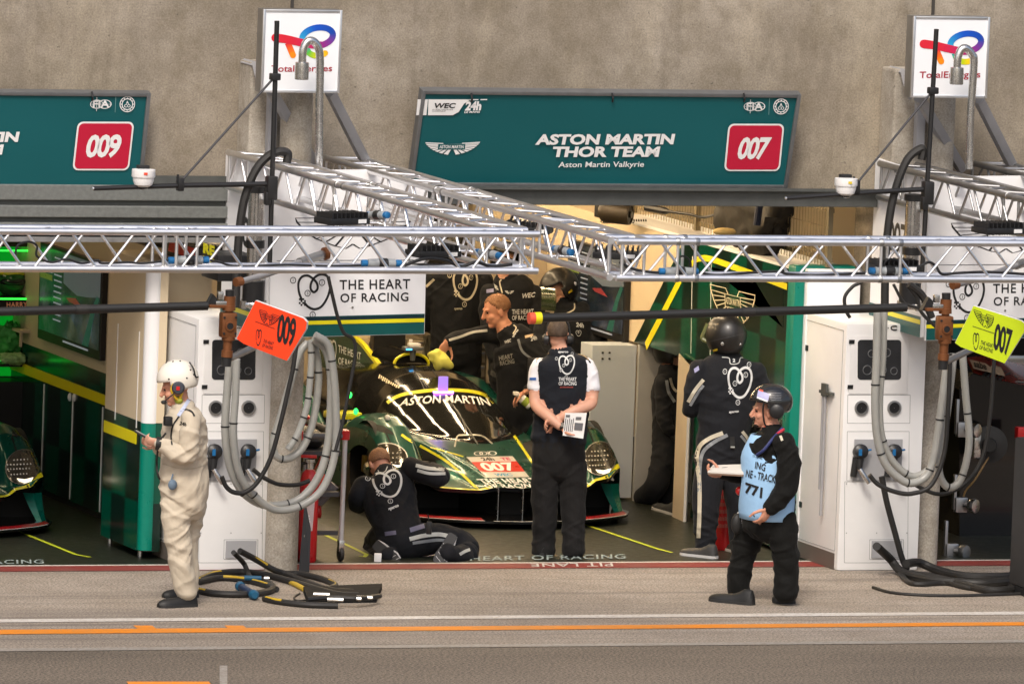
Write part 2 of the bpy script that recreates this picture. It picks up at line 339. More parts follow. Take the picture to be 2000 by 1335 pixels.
def checker(name, A, B, sx, sy, rough=.18, coat=.0):
    def fn(nt, b):
        tc = nt.nodes.new('ShaderNodeTexCoord'); mp = nt.nodes.new('ShaderNodeMapping'); mp.inputs['Scale'].default_value = (1, 1/sx, 1/sy); mp.inputs['Location'].default_value = (.5, .37, .3)
        nt.links.new(tc.outputs['Object'], mp.inputs[0]); sep = nt.nodes.new('ShaderNodeSeparateXYZ'); nt.links.new(mp.outputs[0], sep.inputs[0])
        ck = nt.nodes.new('ShaderNodeTexChecker'); ck.inputs['Scale'].default_value = 1.0; cb = nt.nodes.new('ShaderNodeCombineXYZ'); cb.inputs[0].default_value = .5
        nt.links.new(sep.outputs[1], cb.inputs[1]); nt.links.new(sep.outputs[2], cb.inputs[2]); nt.links.new(cb.outputs[0], ck.inputs['Vector'])
        nt.links.new(mixc(nt, ck.outputs['Fac'], A, B), b.inputs['Base Color']); b.inputs['Roughness'].default_value = rough
    return node_mat(name, fn)
M_GCHK = checker('green checked gloss board', (.0, .06, .034), (.004, .017, .012), .36, .62); M_GREEN = mat('racing green gloss', (.0, .055, .033), .2, var=.04, vs=2)
M_GREENL = mat('bright teal edge', (.0, .18, .125), .3, var=.03)
# ------------------------------------------------------------------ ground
def sheet(name, x0, y0, x1, y1, z, m, kind='structure', parent=None):
    mb = MB(); mb.add([(x0, y0, z), (x1, y0, z), (x1, y1, z), (x0, y1, z)], [(0, 1, 2, 3)]); o = mb.build(name, m, parent, False)
    if kind: o['kind'] = kind
    return o
LY = lambda px, py: G(px, py)[1]
yw = LY(700, 1207); yo = LY(700, 1228); yg = LY(700, 1265)
sheet('pit_lane', -60, yg, 60, .0, 0, M_LANE); sheet('track_asphalt', -300, -260, 300, yg, 0, M_ASPH)
sheet('garage_floor', -16, 0, 12, 12, 0, M_FLOOR)
sheet('white_lane_line', -60, yw-.085, 60, yw+.085, .004, M_WLINE)
def orange():
    mb = MB(); w0 = LY(1000, 1221.5); 
    mb.add([(-20, yo-.19, .004), (20, yo-.04, .004), (20, yo+.04, .004), (-20, yo+.15, .004)], [(0, 1, 2, 3)])
    for px in (282, 460):
        a = G(px-22, 1221.5); b = G(px+15, 1221.5); c = G(px+24, 1228.5); d = G(px-12, 1228.5); mb.add([(*p[:2], .0045) for p in (a, b, c, d)], [(0, 1, 2, 3)])
    a = G(247, 1331); b = G(408, 1331); mb.add([(a[0], a[1], .0045), (b[0], b[1], .0045), (b[0]-.2, b[1]-1, .0045), (a[0]-.2, a[1]-1, .0045)], [(0, 1, 2, 3)])
    return mb.build('orange_lane_line', M_OLINE, None, False)
orange()['kind'] = 'structure'
sheet('grey_lane_line', -60, yg-.02, 60, yg+.13, .004, M_GLINE)
a, b = G(429, 1300), G(444, 1300); c, d = G(444, 1345), G(429, 1345); mb = MB(); mb.add([(*p[:2], .005) for p in (a, b, c, d)], [(0, 1, 2, 3)]); mb.build('grey_grid_mark', M_GLINE, None, False)['kind'] = 'structure'
sheet('red_threshold_band', -16, -.16, 12, .14, .004, M_RLINE); sheet('white_threshold_edge', -16, .14, 12, .2, .0045, M_WLINE)
def floor_text(s, q, m, name='floor_lettering', flip=False):
    t = text2d(s, .01, 1.1); v, f = t; v = v.copy()
    if flip: v = 1-v
    p = [G(*x) for x in q]; o = art(name, (v, f), p[0], p[1]-p[0], p[2]-p[0], m, None, .006); o['kind'] = 'structure'
floor_text('PIT LANE', [(1038, 1107.5), (1198, 1106.3), (1036, 1101)], M_WLINE, 'pit_lane_lettering', True)
floor_text('HEART OF RACING', [(918, 1096), (1222, 1091.5), (918, 1087)], M_FTXT, 'floor_lettering')
floor_text('HEART OF RACING', [(-200, 1104), (86, 1101), (-200, 1096)], M_FTXT, 'floor_lettering')
def fline(px, w=.035, name='yellow_floor_line'):
    P = [G(*p) for p in px]; v, f = ribbon([p[:2] for p in P], w); mb = MB(); mb.add([(x, y, .004) for x, y in v], f); mb.build(name, M_YLINE, None, False)['kind'] = 'structure'
fline([(1120, 1017), (1225, 1052), (1285, 1072), (1312, 1079)]); fline([(560, 1000), (620, 1038), (690, 1070), (716, 1083), (711, 1088), (703, 1086)]); fline([(-40, 1005), (30, 1035), (148, 1083), (176, 1088)])
# ------------------------------------------------------------------ facade
def facade():
    mb = MB(); zl = 2.84
    mb.bb((-16, .3, zl), (16, .8, 9))
    for x0, x1 in ((-8.2, -7.4), (-2.1, -1.9), (3.12, 3.3), (8.4, 9.2)): mb.bb((x0, .302, 0), (x1, .79, zl))
    mb.mi = 1
    for px in (570, 1822):
        w = W(px, 15, .3); mb.bb((w[0]-.012, .29, 4.3), (w[0]+.012, .31, 9))
    o = mb.build('facade_wall', [M_CONC, mat('dark joint', (.05, .045, .04), .9)], None, False); tag(o, 'tall weathered beige concrete wall above the garage openings', 'wall'); return o
facade()
def pilaster(px0, px1, lab):
    a = W(px0, 300, .02); b = W(px1, 300, .02); mb = MB(); mb.bb((a[0], .0, 3.1), (b[0], .299, 3.9), .02); tag(mb.build('wall_pilaster', M_COL, None, False), lab, 'pilaster', 'pilasters behind the columns')
pilaster(483, 560, 'pale concrete pilaster on the wall left of the 009 gantry column'); pilaster(1740, 1820, 'pale concrete pilaster on the wall right of the 007 signboard')
# steel lintel over the open garage and roller shutter over the left one
mb = MB(); a = W(835, 397, .2); b = W(1700, 372, .2); mb.bb((a[0]-.5, .16, 2.80), (b[0]+.05, .299, 2.93), .006); mb.bb((a[0]-.5, .1, 2.925), (b[0]+.02, .159, 2.945))
t = tag(mb.build('door_lintel', M_DKSTEEL, None, False), 'dark galvanised steel lintel beam below the 007 signboard', 'lintel')
sh = thing('roller_shutter', 'half raised grey slatted roller shutter under the 009 signboard', 'roller shutter', (-4.6, .2, 2.52))
zs = [2.95, 2.79, 2.66, 2.53]
for i in range(3):
    mb = MB(); mb.bb((-8, .2-.012*i, zs[i+1]+.02), (-2.2, .24, zs[i]-.02), .008); mb.build('slat', mat('shutter zinc', (.19, .2, .19), .5, .4, var=.18, vs=30), sh, False)
mb = MB(); mb.bb((-8, .241, 2.5), (-2.2, .262, 3.0)); mb.build('backing', M_DKSTEEL, sh, False)
mb = MB(); mb.bb((-8, .19, 2.49), (-2.2, .24, 2.53), .004); mb.build('bottom_rail', M_GALV, sh, False)
# ------------------------------------------------------------------ garage shells
XL, XR, YB, ZC = -2.36, 2.55, 8.6, 3.2
def shell():
    mb = MB(); mb.bb((-16, YB, 0), (12, YB+.2, ZC)); mb.build('garage_back_wall', M_BEIGE, None, False)['kind'] = 'structure'
    mb = MB(); mb.bb((-16, .801, ZC), (12, YB+.2, ZC+.2)); mb.build('garage_ceiling', mat('garage ceiling', (.03, .027, .022), .8), None, False)['kind'] = 'structure'
    mb = MB(); mb.bb((-16.2, .8, 0), (-16, YB, ZC)); mb.bb((12, .8, 0), (12.2, YB, ZC)); mb.build('garage_end_wall', M_BEIGE, None, False)['kind'] = 'structure'
shell()
# left partition (its face towards -x is what the photograph shows)
lp = thing('garage_partition', 'beige and green partition wall with a screen in the left garage', 'partition wall', (XL, 3, 0))
mb = MB(); mb.bb((XL, 1.6, .05), (-1.9, 8.58, 1.17)); mb.build('lower_wall', M_GCHK, lp, False)
mb = MB(); mb.bb((XL, 1.6, 1.17), (-1.9, 8.58, 2.28)); mb.build('upper_wall', M_BEIGE, lp, False)
mb = MB(); mb.bb((XL-.012, 1.6, .92), (XL-.001, 5.6, 1.0)); mb.build('yellow_stripe', M_YEL, lp, False)
for px in (82, 139, 198):
    y = XP(px, 900, XL)[1]; mb = MB(); mb.bb((XL-.006, y-.008, .06), (XL-.0005, y+.008, .9)); mb.build('door_gap', M_TXW, lp, False)
for px in (137, 146):
    p = XP(px, 775, XL); mb = MB(); mb.ell(p, (.02, .022, .035)); mb.build('door_handle', M_WHITE, lp)
mb = MB(); mb.bb((XL+.02, 1.6, 0), (-1.92, 8.58, .05)); mb.build('plinth', M_BLACK, lp, False)
nc = thing('corner_cabinet', 'rounded beige over green corner cabinet with yellow stripe beside the man in cream overalls', 'cabinet', (-2.8, 1, 0))
XN = -2.8
def outl(z0, z1, g=0):   # rounded near corner in plan
    P = [(XN-g, 1.55), (XN-g, .62)]+[(XN-g+.1-.1*math.cos(a), .62-(.1+g)*math.sin(a)) for a in np.linspace(.2, math.pi/2, 6)]+[(XN+.16, .52-g), (XN+.16, .8), (-2.2, .8), (-2.2, 1.55)]
    return [(x, y, z0) for x, y in P], (0, 0, z1-z0)
for nme, z0, z1, m, g in (('lower_body', .06, 1.06, M_GCHK, 0), ('upper_body', 1.06, 2.3, M_BEIGE, 0)):
    mb = MB(); mb.prism(*outl(z0, z1, g)); mb.build(nme, m, nc, True, 40)
mb = MB(); mb.bb((XN-.006, .7, .875), (XN-.001, 1.549, .965)); mb.build('yellow_stripe', M_YEL, nc, False)
mb = MB(); mb.cyl((XN+.06, .575, .07), (XN+.06, .575, 1.055), .066, 24); mb.build('edge_post', M_GREENL, nc); mb = MB(); mb.cyl((XN+.06, .575, 1.057), (XN+.06, .575, 2.3), .066, 24); mb.build('edge_post', M_PANEL, nc)
for px in (227, 269):
    y = XP(px, 760, XN)[1]; mb = MB(); mb.bb((XN-.004, y-.006, 1.0), (XN-.0005, y+.006, 1.75)); mb.build('panel_gap', M_TXW, nc, False)
for y in (.7, 1.5): mb = MB(); mb.cyl((XN+.06, y, 0), (XN+.06, y, .06), .02, 10); mb.build('foot', M_STEEL, nc)
# right partition of the open garage
rp = thing('garage_partition', 'green and beige partition with winged badge on the right of the open garage', 'partition wall', (XR, 2.5, 0))
mb = MB(); mb.prism([(XR, .57, 1.30), (XR, 4.2, 1.30), (XR, 3.1, 2.26), (XR, .57, 2.26)], (.5, 0, 0)); mb.build('upper_panel', M_GCHK, rp, False)
mb = MB(); mb.prism([(XR, 4.2, 1.30), (XR, 8.5, 1.30), (XR, 8.5, 2.26), (XR, 3.1, 2.26)], (.5, 0, 0)); mb.build('rear_panel', M_BEIGE, rp, False)
mb = MB(); mb.bb((XR, .7, .03), (3.0, 2.72, 1.30)); mb.build('lower_panel', M_GCHK, rp, False)
mb = MB(); mb.bb((XR-.02, .53, .02), (3.05, .7, 2.3), .03); mb.build('end_post', M_GREENL, rp)
mb = MB(); mb.bb((XR+.06, .46, .02), (3.06, .529, 2.28), .01); mb.build('end_cap', M_PANEL, rp)
mb = MB(); mb.bb((XR-.01, .57, 2.26), (3.0, 4.9, 2.285)); mb.build('top_trim', M_PANEL, rp, False)
mb = MB(); mb.bb((3.0, 2.72, 0), (3.05, 4.05, 1.30)); mb.bb((XR, 4.06, .0), (3.05, 4.1, 1.29)); mb.build('niche_wall', mat('grey niche', (.4, .4, .39), .6), rp, False)
PX = lambda o: (lambda px, py: XP(px, py, XR-o))
f0 = PX(.006)
v = [f0(1235, 676), f0(1252, 676), f0(1333, 553), f0(1323, 553)]
def strip(px, w0, name='yellow_stripe', m=M_YEL, off=.004):
    P = [XP(x, y, XR)[1:] for x, y in px]; vv, ff = ribbon(P, w0); mb = MB(); mb.add([(XR-off, a, b) for a, b in vv], ff); return mb.build(name, m, rp, False)
strip([(1262, 676), (1330, 545)], .075); strip(smoothpath([(1352, 515), (1365, 505), (1390, 506), (1430, 520), (1480, 538), (1538, 560)], 4), .05)
for px in (1350, 1387): strip([(px, 690 if px < 1360 else 760), (px+3, 500)], .012, 'panel_gap', M_TXW, .003)
artq('badge', wings(.022), [(1390, 628), (1478, 650), (1388, 553)], PX(0), M_TXB, rp, .006)
mb = MB(); mb.prism([XP(1385, 520, XR-.0)+np.array([-.001, 0, 0]), XP(1470, 540, XR)+np.array([-.001, 0, 0]), XP(1530, 640, XR)+np.array([-.001, 0, 0]), XP(1530, 555, XR)+np.array([-.001, 0, 0])], (-.0015, 0, 0)); mb.build('dark_motif', mat('black green gloss', (.004, .014, .01), .2), rp, False)
# open door leaf of the niche
dr = thing('locker_door', 'narrow white edged locker door standing open by the partition niche', 'door', (2.5, 2.8, 0))
a0, a1 = G(1313, 1008), G(1334, 1018); mb = MB(); mb.add([], []); 
mb.prism([a0, a1, a1+UP*1.27, a0+UP*1.33], (.02, .03, 0)); mb.build('leaf', mat('beige door laminate', (.5, .42, .31), .35), dr, False)
mb = MB(); mb.prism([a1, a1+HR*.022, a1+HR*.022+UP*1.25, a1+UP*1.27], (.02, .03, 0)); mb.build('edge', M_PANEL, dr, False)
# worktop cabinet at the far end
lk = thing('base_cabinet', 'pale grey base cabinet standing behind the nose of the green racing car', 'cabinet', (2.4, 4.6, 0))
mb = MB(); mb.bb((2.16, 4.12, .02), (2.548, 4.4, 1.28), .004); mb.build('body', mat('pale grey laminate', (.52, .57, .63), .5, var=.04, vs=2), lk, False)
mb = MB(); mb.bb((2.6, 4.105, .03), (2.62, 4.118, 1.27)); mb.build('hinge_strip', M_GREYP, lk, False)
for dx in (0, .06):
    for dz in (0, .05): mb = MB(); mb.cyl((2.25+dx, 4.119, 1.17+dz), (2.25+dx, 4.11, 1.17+dz), .009, 8); mb.build('bolt', M_BLACK, lk)
# ------------------------------------------------------------------ screens
def _screen(nt, b):
    tc = nt.nodes.new('ShaderNodeTexCoord'); v = nt.nodes.new('ShaderNodeTexVoronoi'); v.inputs['Scale'].default_value = 5; nt.links.new(tc.outputs['Object'], v.inputs[0])
    n = noise_n(nt, 3.0, 5, .6); c = ramp(nt, n, [(.3, (.004, .006, .016)), (.45, (.012, .03, .03)), (.55, (.05, .06, .06)), (.7, (.14, .16, .17))])
    nt.links.new(mixc(nt, .35, c, v.outputs['Color'], 'MULTIPLY'), b.inputs['Emission Color']); b.inputs['Emission Strength'].default_value = .35
    b.inputs['Base Color'].default_value = (.01, .01, .012, 1); b.inputs['Roughness'].default_value = .2
M_SCR = node_mat('screen picture', _screen)
def screen(X, y0, y1, z0, z1, lab):
    t = thing('monitor', lab, 'screen', (X, (y0+y1)/2, z0)); mb = MB(); mb.bb((X-.05, y0, z0), (X-.001, y1, z1), .006); mb.build('housing', M_BLACK, t, False)
    def A(u0, v0, u1, v1, m, name, off=.0525):
        mb = MB(); ya, yb = y1+(y0-y1)*u0, y1+(y0-y1)*u1; mb.add([(X-off, ya, z0+(z1-z0)*v0), (X-off, yb, z0+(z1-z0)*v0), (X-off, yb, z0+(z1-z0)*v1), (X-off, ya, z0+(z1-z0)*v1)], [(0, 1, 2, 3)]); return mb.build(name, m, t, False)
    A(.02, .1, .98, .97, M_SCR, 'display')
    E = lambda n, c, e=1.2: mat(n, c, .3, var=0, emit=e)
    y2, z2 = (y1-y0), (z1-z0)
    def poly(pts, m, name):
        mb = MB(); mb.add([(X-.055, y1-y2*u, z0+z2*w) for u, w in pts], [tuple(range(len(pts)))]); mb.build(name, m, t, False)
    poly([(.72, .1), (.82, .1), (.9, .45), (.97, .62), (.93, .65), (.86, .5)], E('screen kerb green', (.015, .07, .05), .4), 'picture_kerb')
    poly([(.4, .66), (.62, .58), (.78, .6), (.98, .64), (.98, .97), (.4, .97)], E('screen haze', (.1, .115, .13), .3), 'picture_sky')
    poly([(.45, .52), (.6, .55), (.72, .47), (.5, .49)], E('screen red', (.2, .03, .03), .3), 'picture_banner')
    mb = MB()
    for i in range(12): mb.add([(X-.056, y1-y2*.25, z0+z2*(.9-.058*i)), (X-.056, y1-y2*.37, z0+z2*(.9-.058*i)), (X-.056, y1-y2*.37, z0+z2*(.885-.058*i)), (X-.056, y1-y2*.25, z0+z2*(.885-.058*i))], [(0, 1, 2, 3)])
    mb.add([(X-.056, y1-y2*.42, z0+z2*.055), (X-.056, y1-y2*.82, z0+z2*.055), (X-.056, y1-y2*.82, z0+z2*.075), (X-.056, y1-y2*.42, z0+z2*.075)], [(0, 1, 2, 3)])
    mb.build('timing_list', E('screen text', (.25, .27, .3), .4), t, False)
    poly([(.02, .72), (.22, .72), (.22, .76), (.02, .76)], E('screen white', (.2, .21, .22), .4), 'picture_bar'); poly([(.02, .64), (.22, .64), (.22, .7), (.02, .7)], E('screen olive', (.12, .16, .03), .3), 'picture_bar')
    return t
screen(XL, 2.99, 4.72, 1.27, 2.05, 'large wall screen showing the race, left garage above the green doors')
screen(XR, 4.32, 5.75, 1.27, 2.0, 'dark wall screen behind the mechanic in the black helmet')
# ------------------------------------------------------------------ lamps in the garage ceiling (their strips reflect in the car)
M_LAMP = mat('warm lamp strip', (1, .74, .42), .4, var=0, emit=34, ecol=(1, .74, .44)); M_LAMPD = mat('warm lamp strip low', (1, .74, .42), .4, var=0, emit=13, ecol=(1, .74, .45))
def strip_lamp(x, y, L, lab, m, along='y', z=3.02):
    t = thing('ceiling_lamp', lab, 'lamp', (x, y, z), 'strip lamps under the garage ceilings'); h = (.04, L/2, .02) if along == 'y' else (L/2, .04, .02)
    mb = MB(); mb.box((x, y, z+.06), (h[0]+.02, h[1]+.02, .035)); mb.build('housing', M_WHITE, t, False); mb = MB(); mb.box((x, y, z), h); mb.build('tube', m, t, False)
for i, (x, y) in enumerate([(x_, y_) for x_ in (-.7, .5, 1.7) for y_ in (1.7, 3.5, 5.3, 7.1)]):
    strip_lamp(x, y, 1.5, 'warm strip lamp under the ceiling of the open garage', M_LAMP)
for x, y in ((3.6, 4.5), (4.6, 6.2)): strip_lamp(x, y, 1.5, 'warm strip lamp behind the mesh in the right garage', M_LAMP)
for x, y in ((-4.2, 2.2), (-5.4, 5.0), (-3.2, 5.4)): strip_lamp(x, y, 1.3, 'strip lamp under the ceiling of the left garage', M_LAMPD)
# ------------------------------------------------------------------ team signboards
def PLN(O, n):
    O = np.array(O, float); n = np.array(n, float)
    def f(px, py):
        v = ray(px, py); return Cc+v*(((O-Cc)@n)/(v@n))
    return f
M_SFRAME = mat('sign frame zinc', (.17, .175, .18), .5, .5, var=.15, vs=10)
def colour_attr(o, cols):
    a = o.data.color_attributes.new('Col', 'FLOAT_COLOR', 'POINT')
    for i, c in enumerate(cols): a.data[i].color = (*c, 1)
def _attr(nt, b):
    a = nt.nodes.new('ShaderNodeVertexColor'); a.layer_name = 'Col'; nt.links.new(a.outputs[0], b.inputs['Base Color']); b.inputs['Roughness'].default_value = .45
M_ATTR = node_mat('printed colours', _attr)
def signboard(lab, px_tr, px_br, xl, num, numbox, box, brand):
    xb = W(*px_br, .24)[0]; br = W(*px_br, .24); tr = XP(*px_tr, xb); n = np.cross([1, 0, 0], tr-br); n /= np.linalg.norm(n)
    if n[1] > 0: n = -n
    t = thing('team_signboard', lab, 'signboard', (( xl+xb)/2, br[1], br[2])); P = PLN(br, n); upv = (tr-br); H = np.linalg.norm(upv); upv /= H
    bl = np.array([xl, br[1], br[2]]); Lx = xb-xl; R = [np.array([1., 0, 0]), -n, upv]
    mb = MB(); c = bl+np.array([Lx/2, 0, 0])+upv*H/2; mb.box(c+(-n)*.028, (Lx/2, .022, H/2), R); mb.build('back_box', M_SFRAME, t, False)
    fr = MB(); w = .015
    for cc, h in ((c-np.array([Lx/2-w, 0, 0]), (w, .022, H/2)), (c+np.array([Lx/2-w, 0, 0]), (w, .022, H/2)), (c+upv*(H/2-w), (Lx/2-2*w, .021, w)), (c-upv*(H/2-w*1.2), (Lx/2-2*w, .021, w*1.2))): fr.box(cc+n*.01, h, R, .004)
    fr.build('frame', M_SFRAME, t)
    # the banner cloth, slightly billowed
    mb = MB(); nx, nz = 60, 16; vs = []
    for j in range(nz+1):
        for i in range(nx+1):
            u, v = i/nx, j/nz; p = bl+np.array([2*w+(Lx-4*w)*u, 0, 0])+upv*(2.2*w+(H-4.6*w)*v); vs.append(p+n*(.014+.004*math.sin(9*u+3*v)*math.sin(3.14*v)))
    mb.add(vs, [(j*(nx+1)+i, j*(nx+1)+i+1, (j+1)*(nx+1)+i+1, (j+1)*(nx+1)+i) for j in range(nz) for i in range(nx)]); mb.build('banner', M_TEAL, t)
    Q = lambda nm, tt, q, m=M_TXW, off=.024: artq(nm, tt, q, P, m, t, off)
    for s, q, b in brand: Q('lettering', text2d(s, b), q)
    # numbered plate
    (bx, by), (rx, ry), (tx, ty) = box
    Q('plate_border', rrect(0, 0, 1, 1, .1, .12), box); 
    Q('number_plate', rrect(.03, .035, .97, .965, .08, .1), box, M_CRIM, .026)
    Q('number', text2d(num, .035, .86), numbox, M_TXW, .029)
    ox = box[2][0]
    fia = join2d([circ((.3, .5), .29, .03, 22, .95), circ((.68, .5), .29, .045, 22, .95), ribbon([(.3, .05), (.3, .95)], .02), ribbon([(.02, .5), (.98, .5)], .02), circ((.3, .5), .14, .02, 16, 1.9), place(text2d('FIA', .03), (.12, .28, .9, .74))])
    aco = join2d([circ((.5, .5), .46, .05, 24), circ((.5, .5), .33, .05, 24), place(text2d('A\nCO', .02, 1, .8, 'CENTER'), (.3, .3, .7, .7))]+[rect(.5+.38*math.cos(a)-.03, .5+.38*math.sin(a)-.03, .5+.38*math.cos(a)+.03, .5+.38*math.sin(a)+.03) for a in np.linspace(0, 6.28, 13)[:-1]])
    dx = tr_off = px_tr[0]-1563; dy = px_tr[1]-182
    fx = 174 if num == '009' else 1450.5; fy = 217 if num == '009' else 221
    Q('emblem', fia, [(fx, fy), (fx+42, fy), (fx+1, fy-30)]); Q('emblem', aco, [(fx+57, fy+1), (fx+88, fy+1), (fx+58, fy-31)]); Q('divider', rect(0, 0, 1, 1), [(fx+48.5, fy+1), (fx+49.6, fy+1), (fx+50, fy-31)], mat('pale teal print', (.15, .3, .3), .5))
    for px in ((870, 918, 1193, 1450) if num == '007' else (177,)):
        if px != 870:
            a = P(px, px_tr[1]-3); b = P(px+1, px_tr[1]+14); mb = MB(); mb.tube([a+n*.03, (a+b)/2+n*.05, b+n*.03], .008, 6); mb.build('cable_tie', M_BLACK, t)
    return t, P, Q
s7, P7, Q7 = signboard('teal signboard with the red 007 plate above the open garage', (1563, 182), (1535, 368), W(797, 370, .24)[0], '007',
    [(1434, 309.5), (1494, 309.5), (1446, 265)], [(1412, 332), (1521, 332), (1421, 239.5)], [('ASTON MARTIN', [(1043, 281), (1313, 280), (1047, 260)], .045), ('THOR TEAM', [(1075, 305), (1284, 304.5), (1079, 284)], .045), ('Aston Martin Valkyrie', [(1088, 328), (1255, 327), (1090, 314)], .012)])
Q7('badge', wings(.02, True), [(827, 301), (934, 300), (829, 275)])
Q7('badge_bar', rect(0, 0, 1, 1), [(853, 290), (906, 290), (854, 279)], M_TEAL, .0255); Q7('lettering', text2d('ASTON MARTIN', .02), [(856, 287.5), (903, 287.5), (857, 281)], M_TXW, .027)
Q7('label_block', rect(0, 0, 1, 1), [(811, 223), (831, 223), (814, 192)]); Q7('label_block', (np.array([(0, 0), (.58, 0), (.72, .2), (.84, .72), (1, 1), (.0, 1)]), [(0, 1, 2, 3, 4, 5)]), [(834, 223), (917, 223), (835, 192)])
Q7('lettering', text2d('WEC', .03), [(844, 209), (886, 209), (847, 199)], M_TXK, .027); Q7('lettering', text2d('FIA WORLD ENDURANCE'), [(842, 213), (882, 213), (843, 210.7)], M_TXK, .027); Q7('lettering', text2d('CHAMPIONSHIP'), [(841.5, 216), (868, 216), (842, 213.7)], M_TXK, .027)
Q7('lettering', text2d('24h', .05), [(906, 214), (937, 213.5), (909, 196)]); Q7('lettering', text2d('LE MANS', .03), [(905, 219), (935, 218.5), (906, 214.8)]); Q7('dash', rect(0, 0, 1, 1), [(912, 194), (932, 193.6), (913, 192)]); Q7('dash', rect(0, 0, 1, 1), [(936, 193.6), (949, 193.4), (937, 191.6)])
s9, P9, Q9 = signboard('teal signboard with the red 009 plate above the grey shutter', (293, 180), (275, 370), -6.6, '009',
    [(162, 307), (229, 306), (171.5, 261)], [(139.5, 331), (250, 331), (150, 236)], [('ASTON MARTIN', [(-235, 276.5), (33, 276), (-231, 256)], .045), ('THOR TEAM', [(-206, 300.5), (2, 300.5), (-202, 280)], .045)])
# ------------------------------------------------------------------ columns and the fuel company signs on them
def column(px0, px1, py, top, lab):
    a = G(px0, py); b = G(px1, py); c = (a+b)/2; r = np.linalg.norm(b-a)/2*.97; mb = MB(); mb.lathe([(r*1.0, 0), (r, .2), (r*.97, 2.6), (r*.97, top)], (c[0], c[1]+r*.6, 0), n=32); tag(mb.build('concrete_column', M_COL, None), lab, 'column', 'concrete columns between garages'); return c, r
cL, rL = column(522, 586, 1117, 3.72, 'round pale concrete column right of the left white fuel cabinet')
cR, rR = column(1781, 1835, 1104, 3.72, 'round pale concrete column right of the right white fuel cabinet')
def fuel_sign(tl, tr, br, bl, lab, logo, dx):
    Y = -.62; P = lambda x, y: W(x, y, Y); a, b, c, d = (P(*q) for q in (tl, tr, br, bl)); t = thing('fuel_company_sign', lab, 'sign', (d+c)/2, 'white signs on the gantry columns')
    mb = MB(); x0, x1, z0, z1 = (a[0]+d[0])/2, (b[0]+c[0])/2, (d[2]+c[2])/2, (a[2]+b[2])/2; mb.bb((x0, Y+.012, z0), (x1, Y+.14, z1), .006); mb.build('box', M_ALUD, t)
    mb = MB(); mb.bb((x0+.02, Y, z0+.02), (x1-.02, Y+.0115, z1-.02)); mb.build('face', mat('white sign face', (.78, .8, .83), .35, var=.015), t, False)
    fr = MB(); 
    for q in (((x0, Y-.008, z0), (x0+.02, Y+.011, z1)), ((x1-.02, Y-.008, z0), (x1, Y+.011, z1)), ((x0+.021, Y-.007, z0), (x1-.021, Y+.01, z0+.02)), ((x0+.021, Y-.007, z1-.02), (x1-.021, Y+.01, z1))): fr.bb(*q, .003)
    fr.build('frame', M_ALU, t)
    ox, oy = logo  # logo origin shift in photo pixels (from the left sign)
    def Rb(name, pts, w, cols, off):
        v, f = ribbon(pts, w); mb = MB(); n = len(pts); q = [P(x+ox, y+oy) for x, y in v]; mb.add([(p[0], Y-off, p[2]) for p in q], f); o = mb.build(name, M_ATTR, t, False); k = len(o.data.vertices)
        cc = [];
        for i in range(n):
            u = i/(n-1)*(len(cols)-1); j = min(int(u), len(cols)-2); cc += [tuple(np.array(cols[j])*(1-(u-j))+np.array(cols[j+1])*(u-j))]*2
        colour_attr(o, cc)
    red, org, blue, cyan, pur, grn, yel = (.62, .01, .03), (.85, .12, .01), (.0, .07, .5), (.02, .35, .6), (.3, .01, .2), (.1, .5, .05), (.85, .6, .0)
    E1 = [(620+30*math.cos(a)-2*math.sin(a)*0, 72-18*math.sin(a)-.12*30*math.cos(a)) for a in np.linspace(3.3, -1.35, 26)]
    Rb('logo_arc', E1, [12]*26, [cyan, blue, (.0, .05, .35), pur], .003)
    Rb('logo_leg', smoothpath([(562, 84), (567, 96), (572, 108)], 4), 12, [red, org, (.88, .25, .0)], .0025)
    Rb('logo_bar', smoothpath([(538, 74), (560, 77), (590, 84), (612, 88), (628, 88)], 4), [17-.22*i for i in range(17)], [red, red, (.5, .01, .1), pur], .0035)
    Rb('logo_tail', smoothpath([(598, 92), (603, 103), (614, 108.5), (626, 108), (635, 104)], 5), 11.5, [(.02, .3, .35), grn, (.5, .6, .0), yel, (.9, .45, 0)], .003)
    for cx, cy, r, col in ((538, 74, 8.3, red), (572, 108, 6, (.88, .25, 0)), (635, 104, 5.6, (.9, .45, 0))):
        v, f = disc((cx, cy), r, 14); mb = MB(); mb.add([(P(x+ox, y+oy)[0], Y-.0028, P(x+ox, y+oy)[2]) for x, y in v], f); o = mb.build('logo_end', M_ATTR, t, False); colour_attr(o, [col]*len(v))
    q = [(529+ox, 144.5+oy), (648+ox, 143.5+oy), (530+ox, 128+oy)]; artq('lettering', text2d('TotalEnergies', .012), q, P, M_DKRED, t, .003)
    # steel mount behind
    mt = MB()
    for p0, p1, yy in (((530, 178), (612, 316), -.3), ((645, 180), (722, 332), -.3)):
        A, B = W(p0[0]+dx, p0[1]+tl[1]-17, Y+.17), W(p1[0]+dx, p1[1]+tl[1]-17, .1); d_ = B-A; d_ /= np.linalg.norm(d_); s = np.cross(d_, [0, 1, 0]); s /= np.linalg.norm(s); mt.box((A+B)/2, (np.linalg.norm(B-A)/2, .04, .035), [d_, np.cross(s, d_), s], .004)
    mt.build('strut', M_GREYP, t)
    mb = MB(); A = W(533+dx, 188+tl[1]-17, -.1); B = W(533+dx, 300, -.1); mb.bb((A[0]-.035, -.12, B[2]), (A[0]+.035, -.05, A[2]+.02), .004); mb.build('post', M_GREYP, t)
    mb = MB(); A = W(500+dx, 128+tl[1]-17, -.05); B = W(512+dx, 175+tl[1]-17, Y+.2); mb.tube([A+np.array([0, .3, .0]), A, B], .03, 4); mb.build('rear_bracket', M_GREYP, t)
    return t
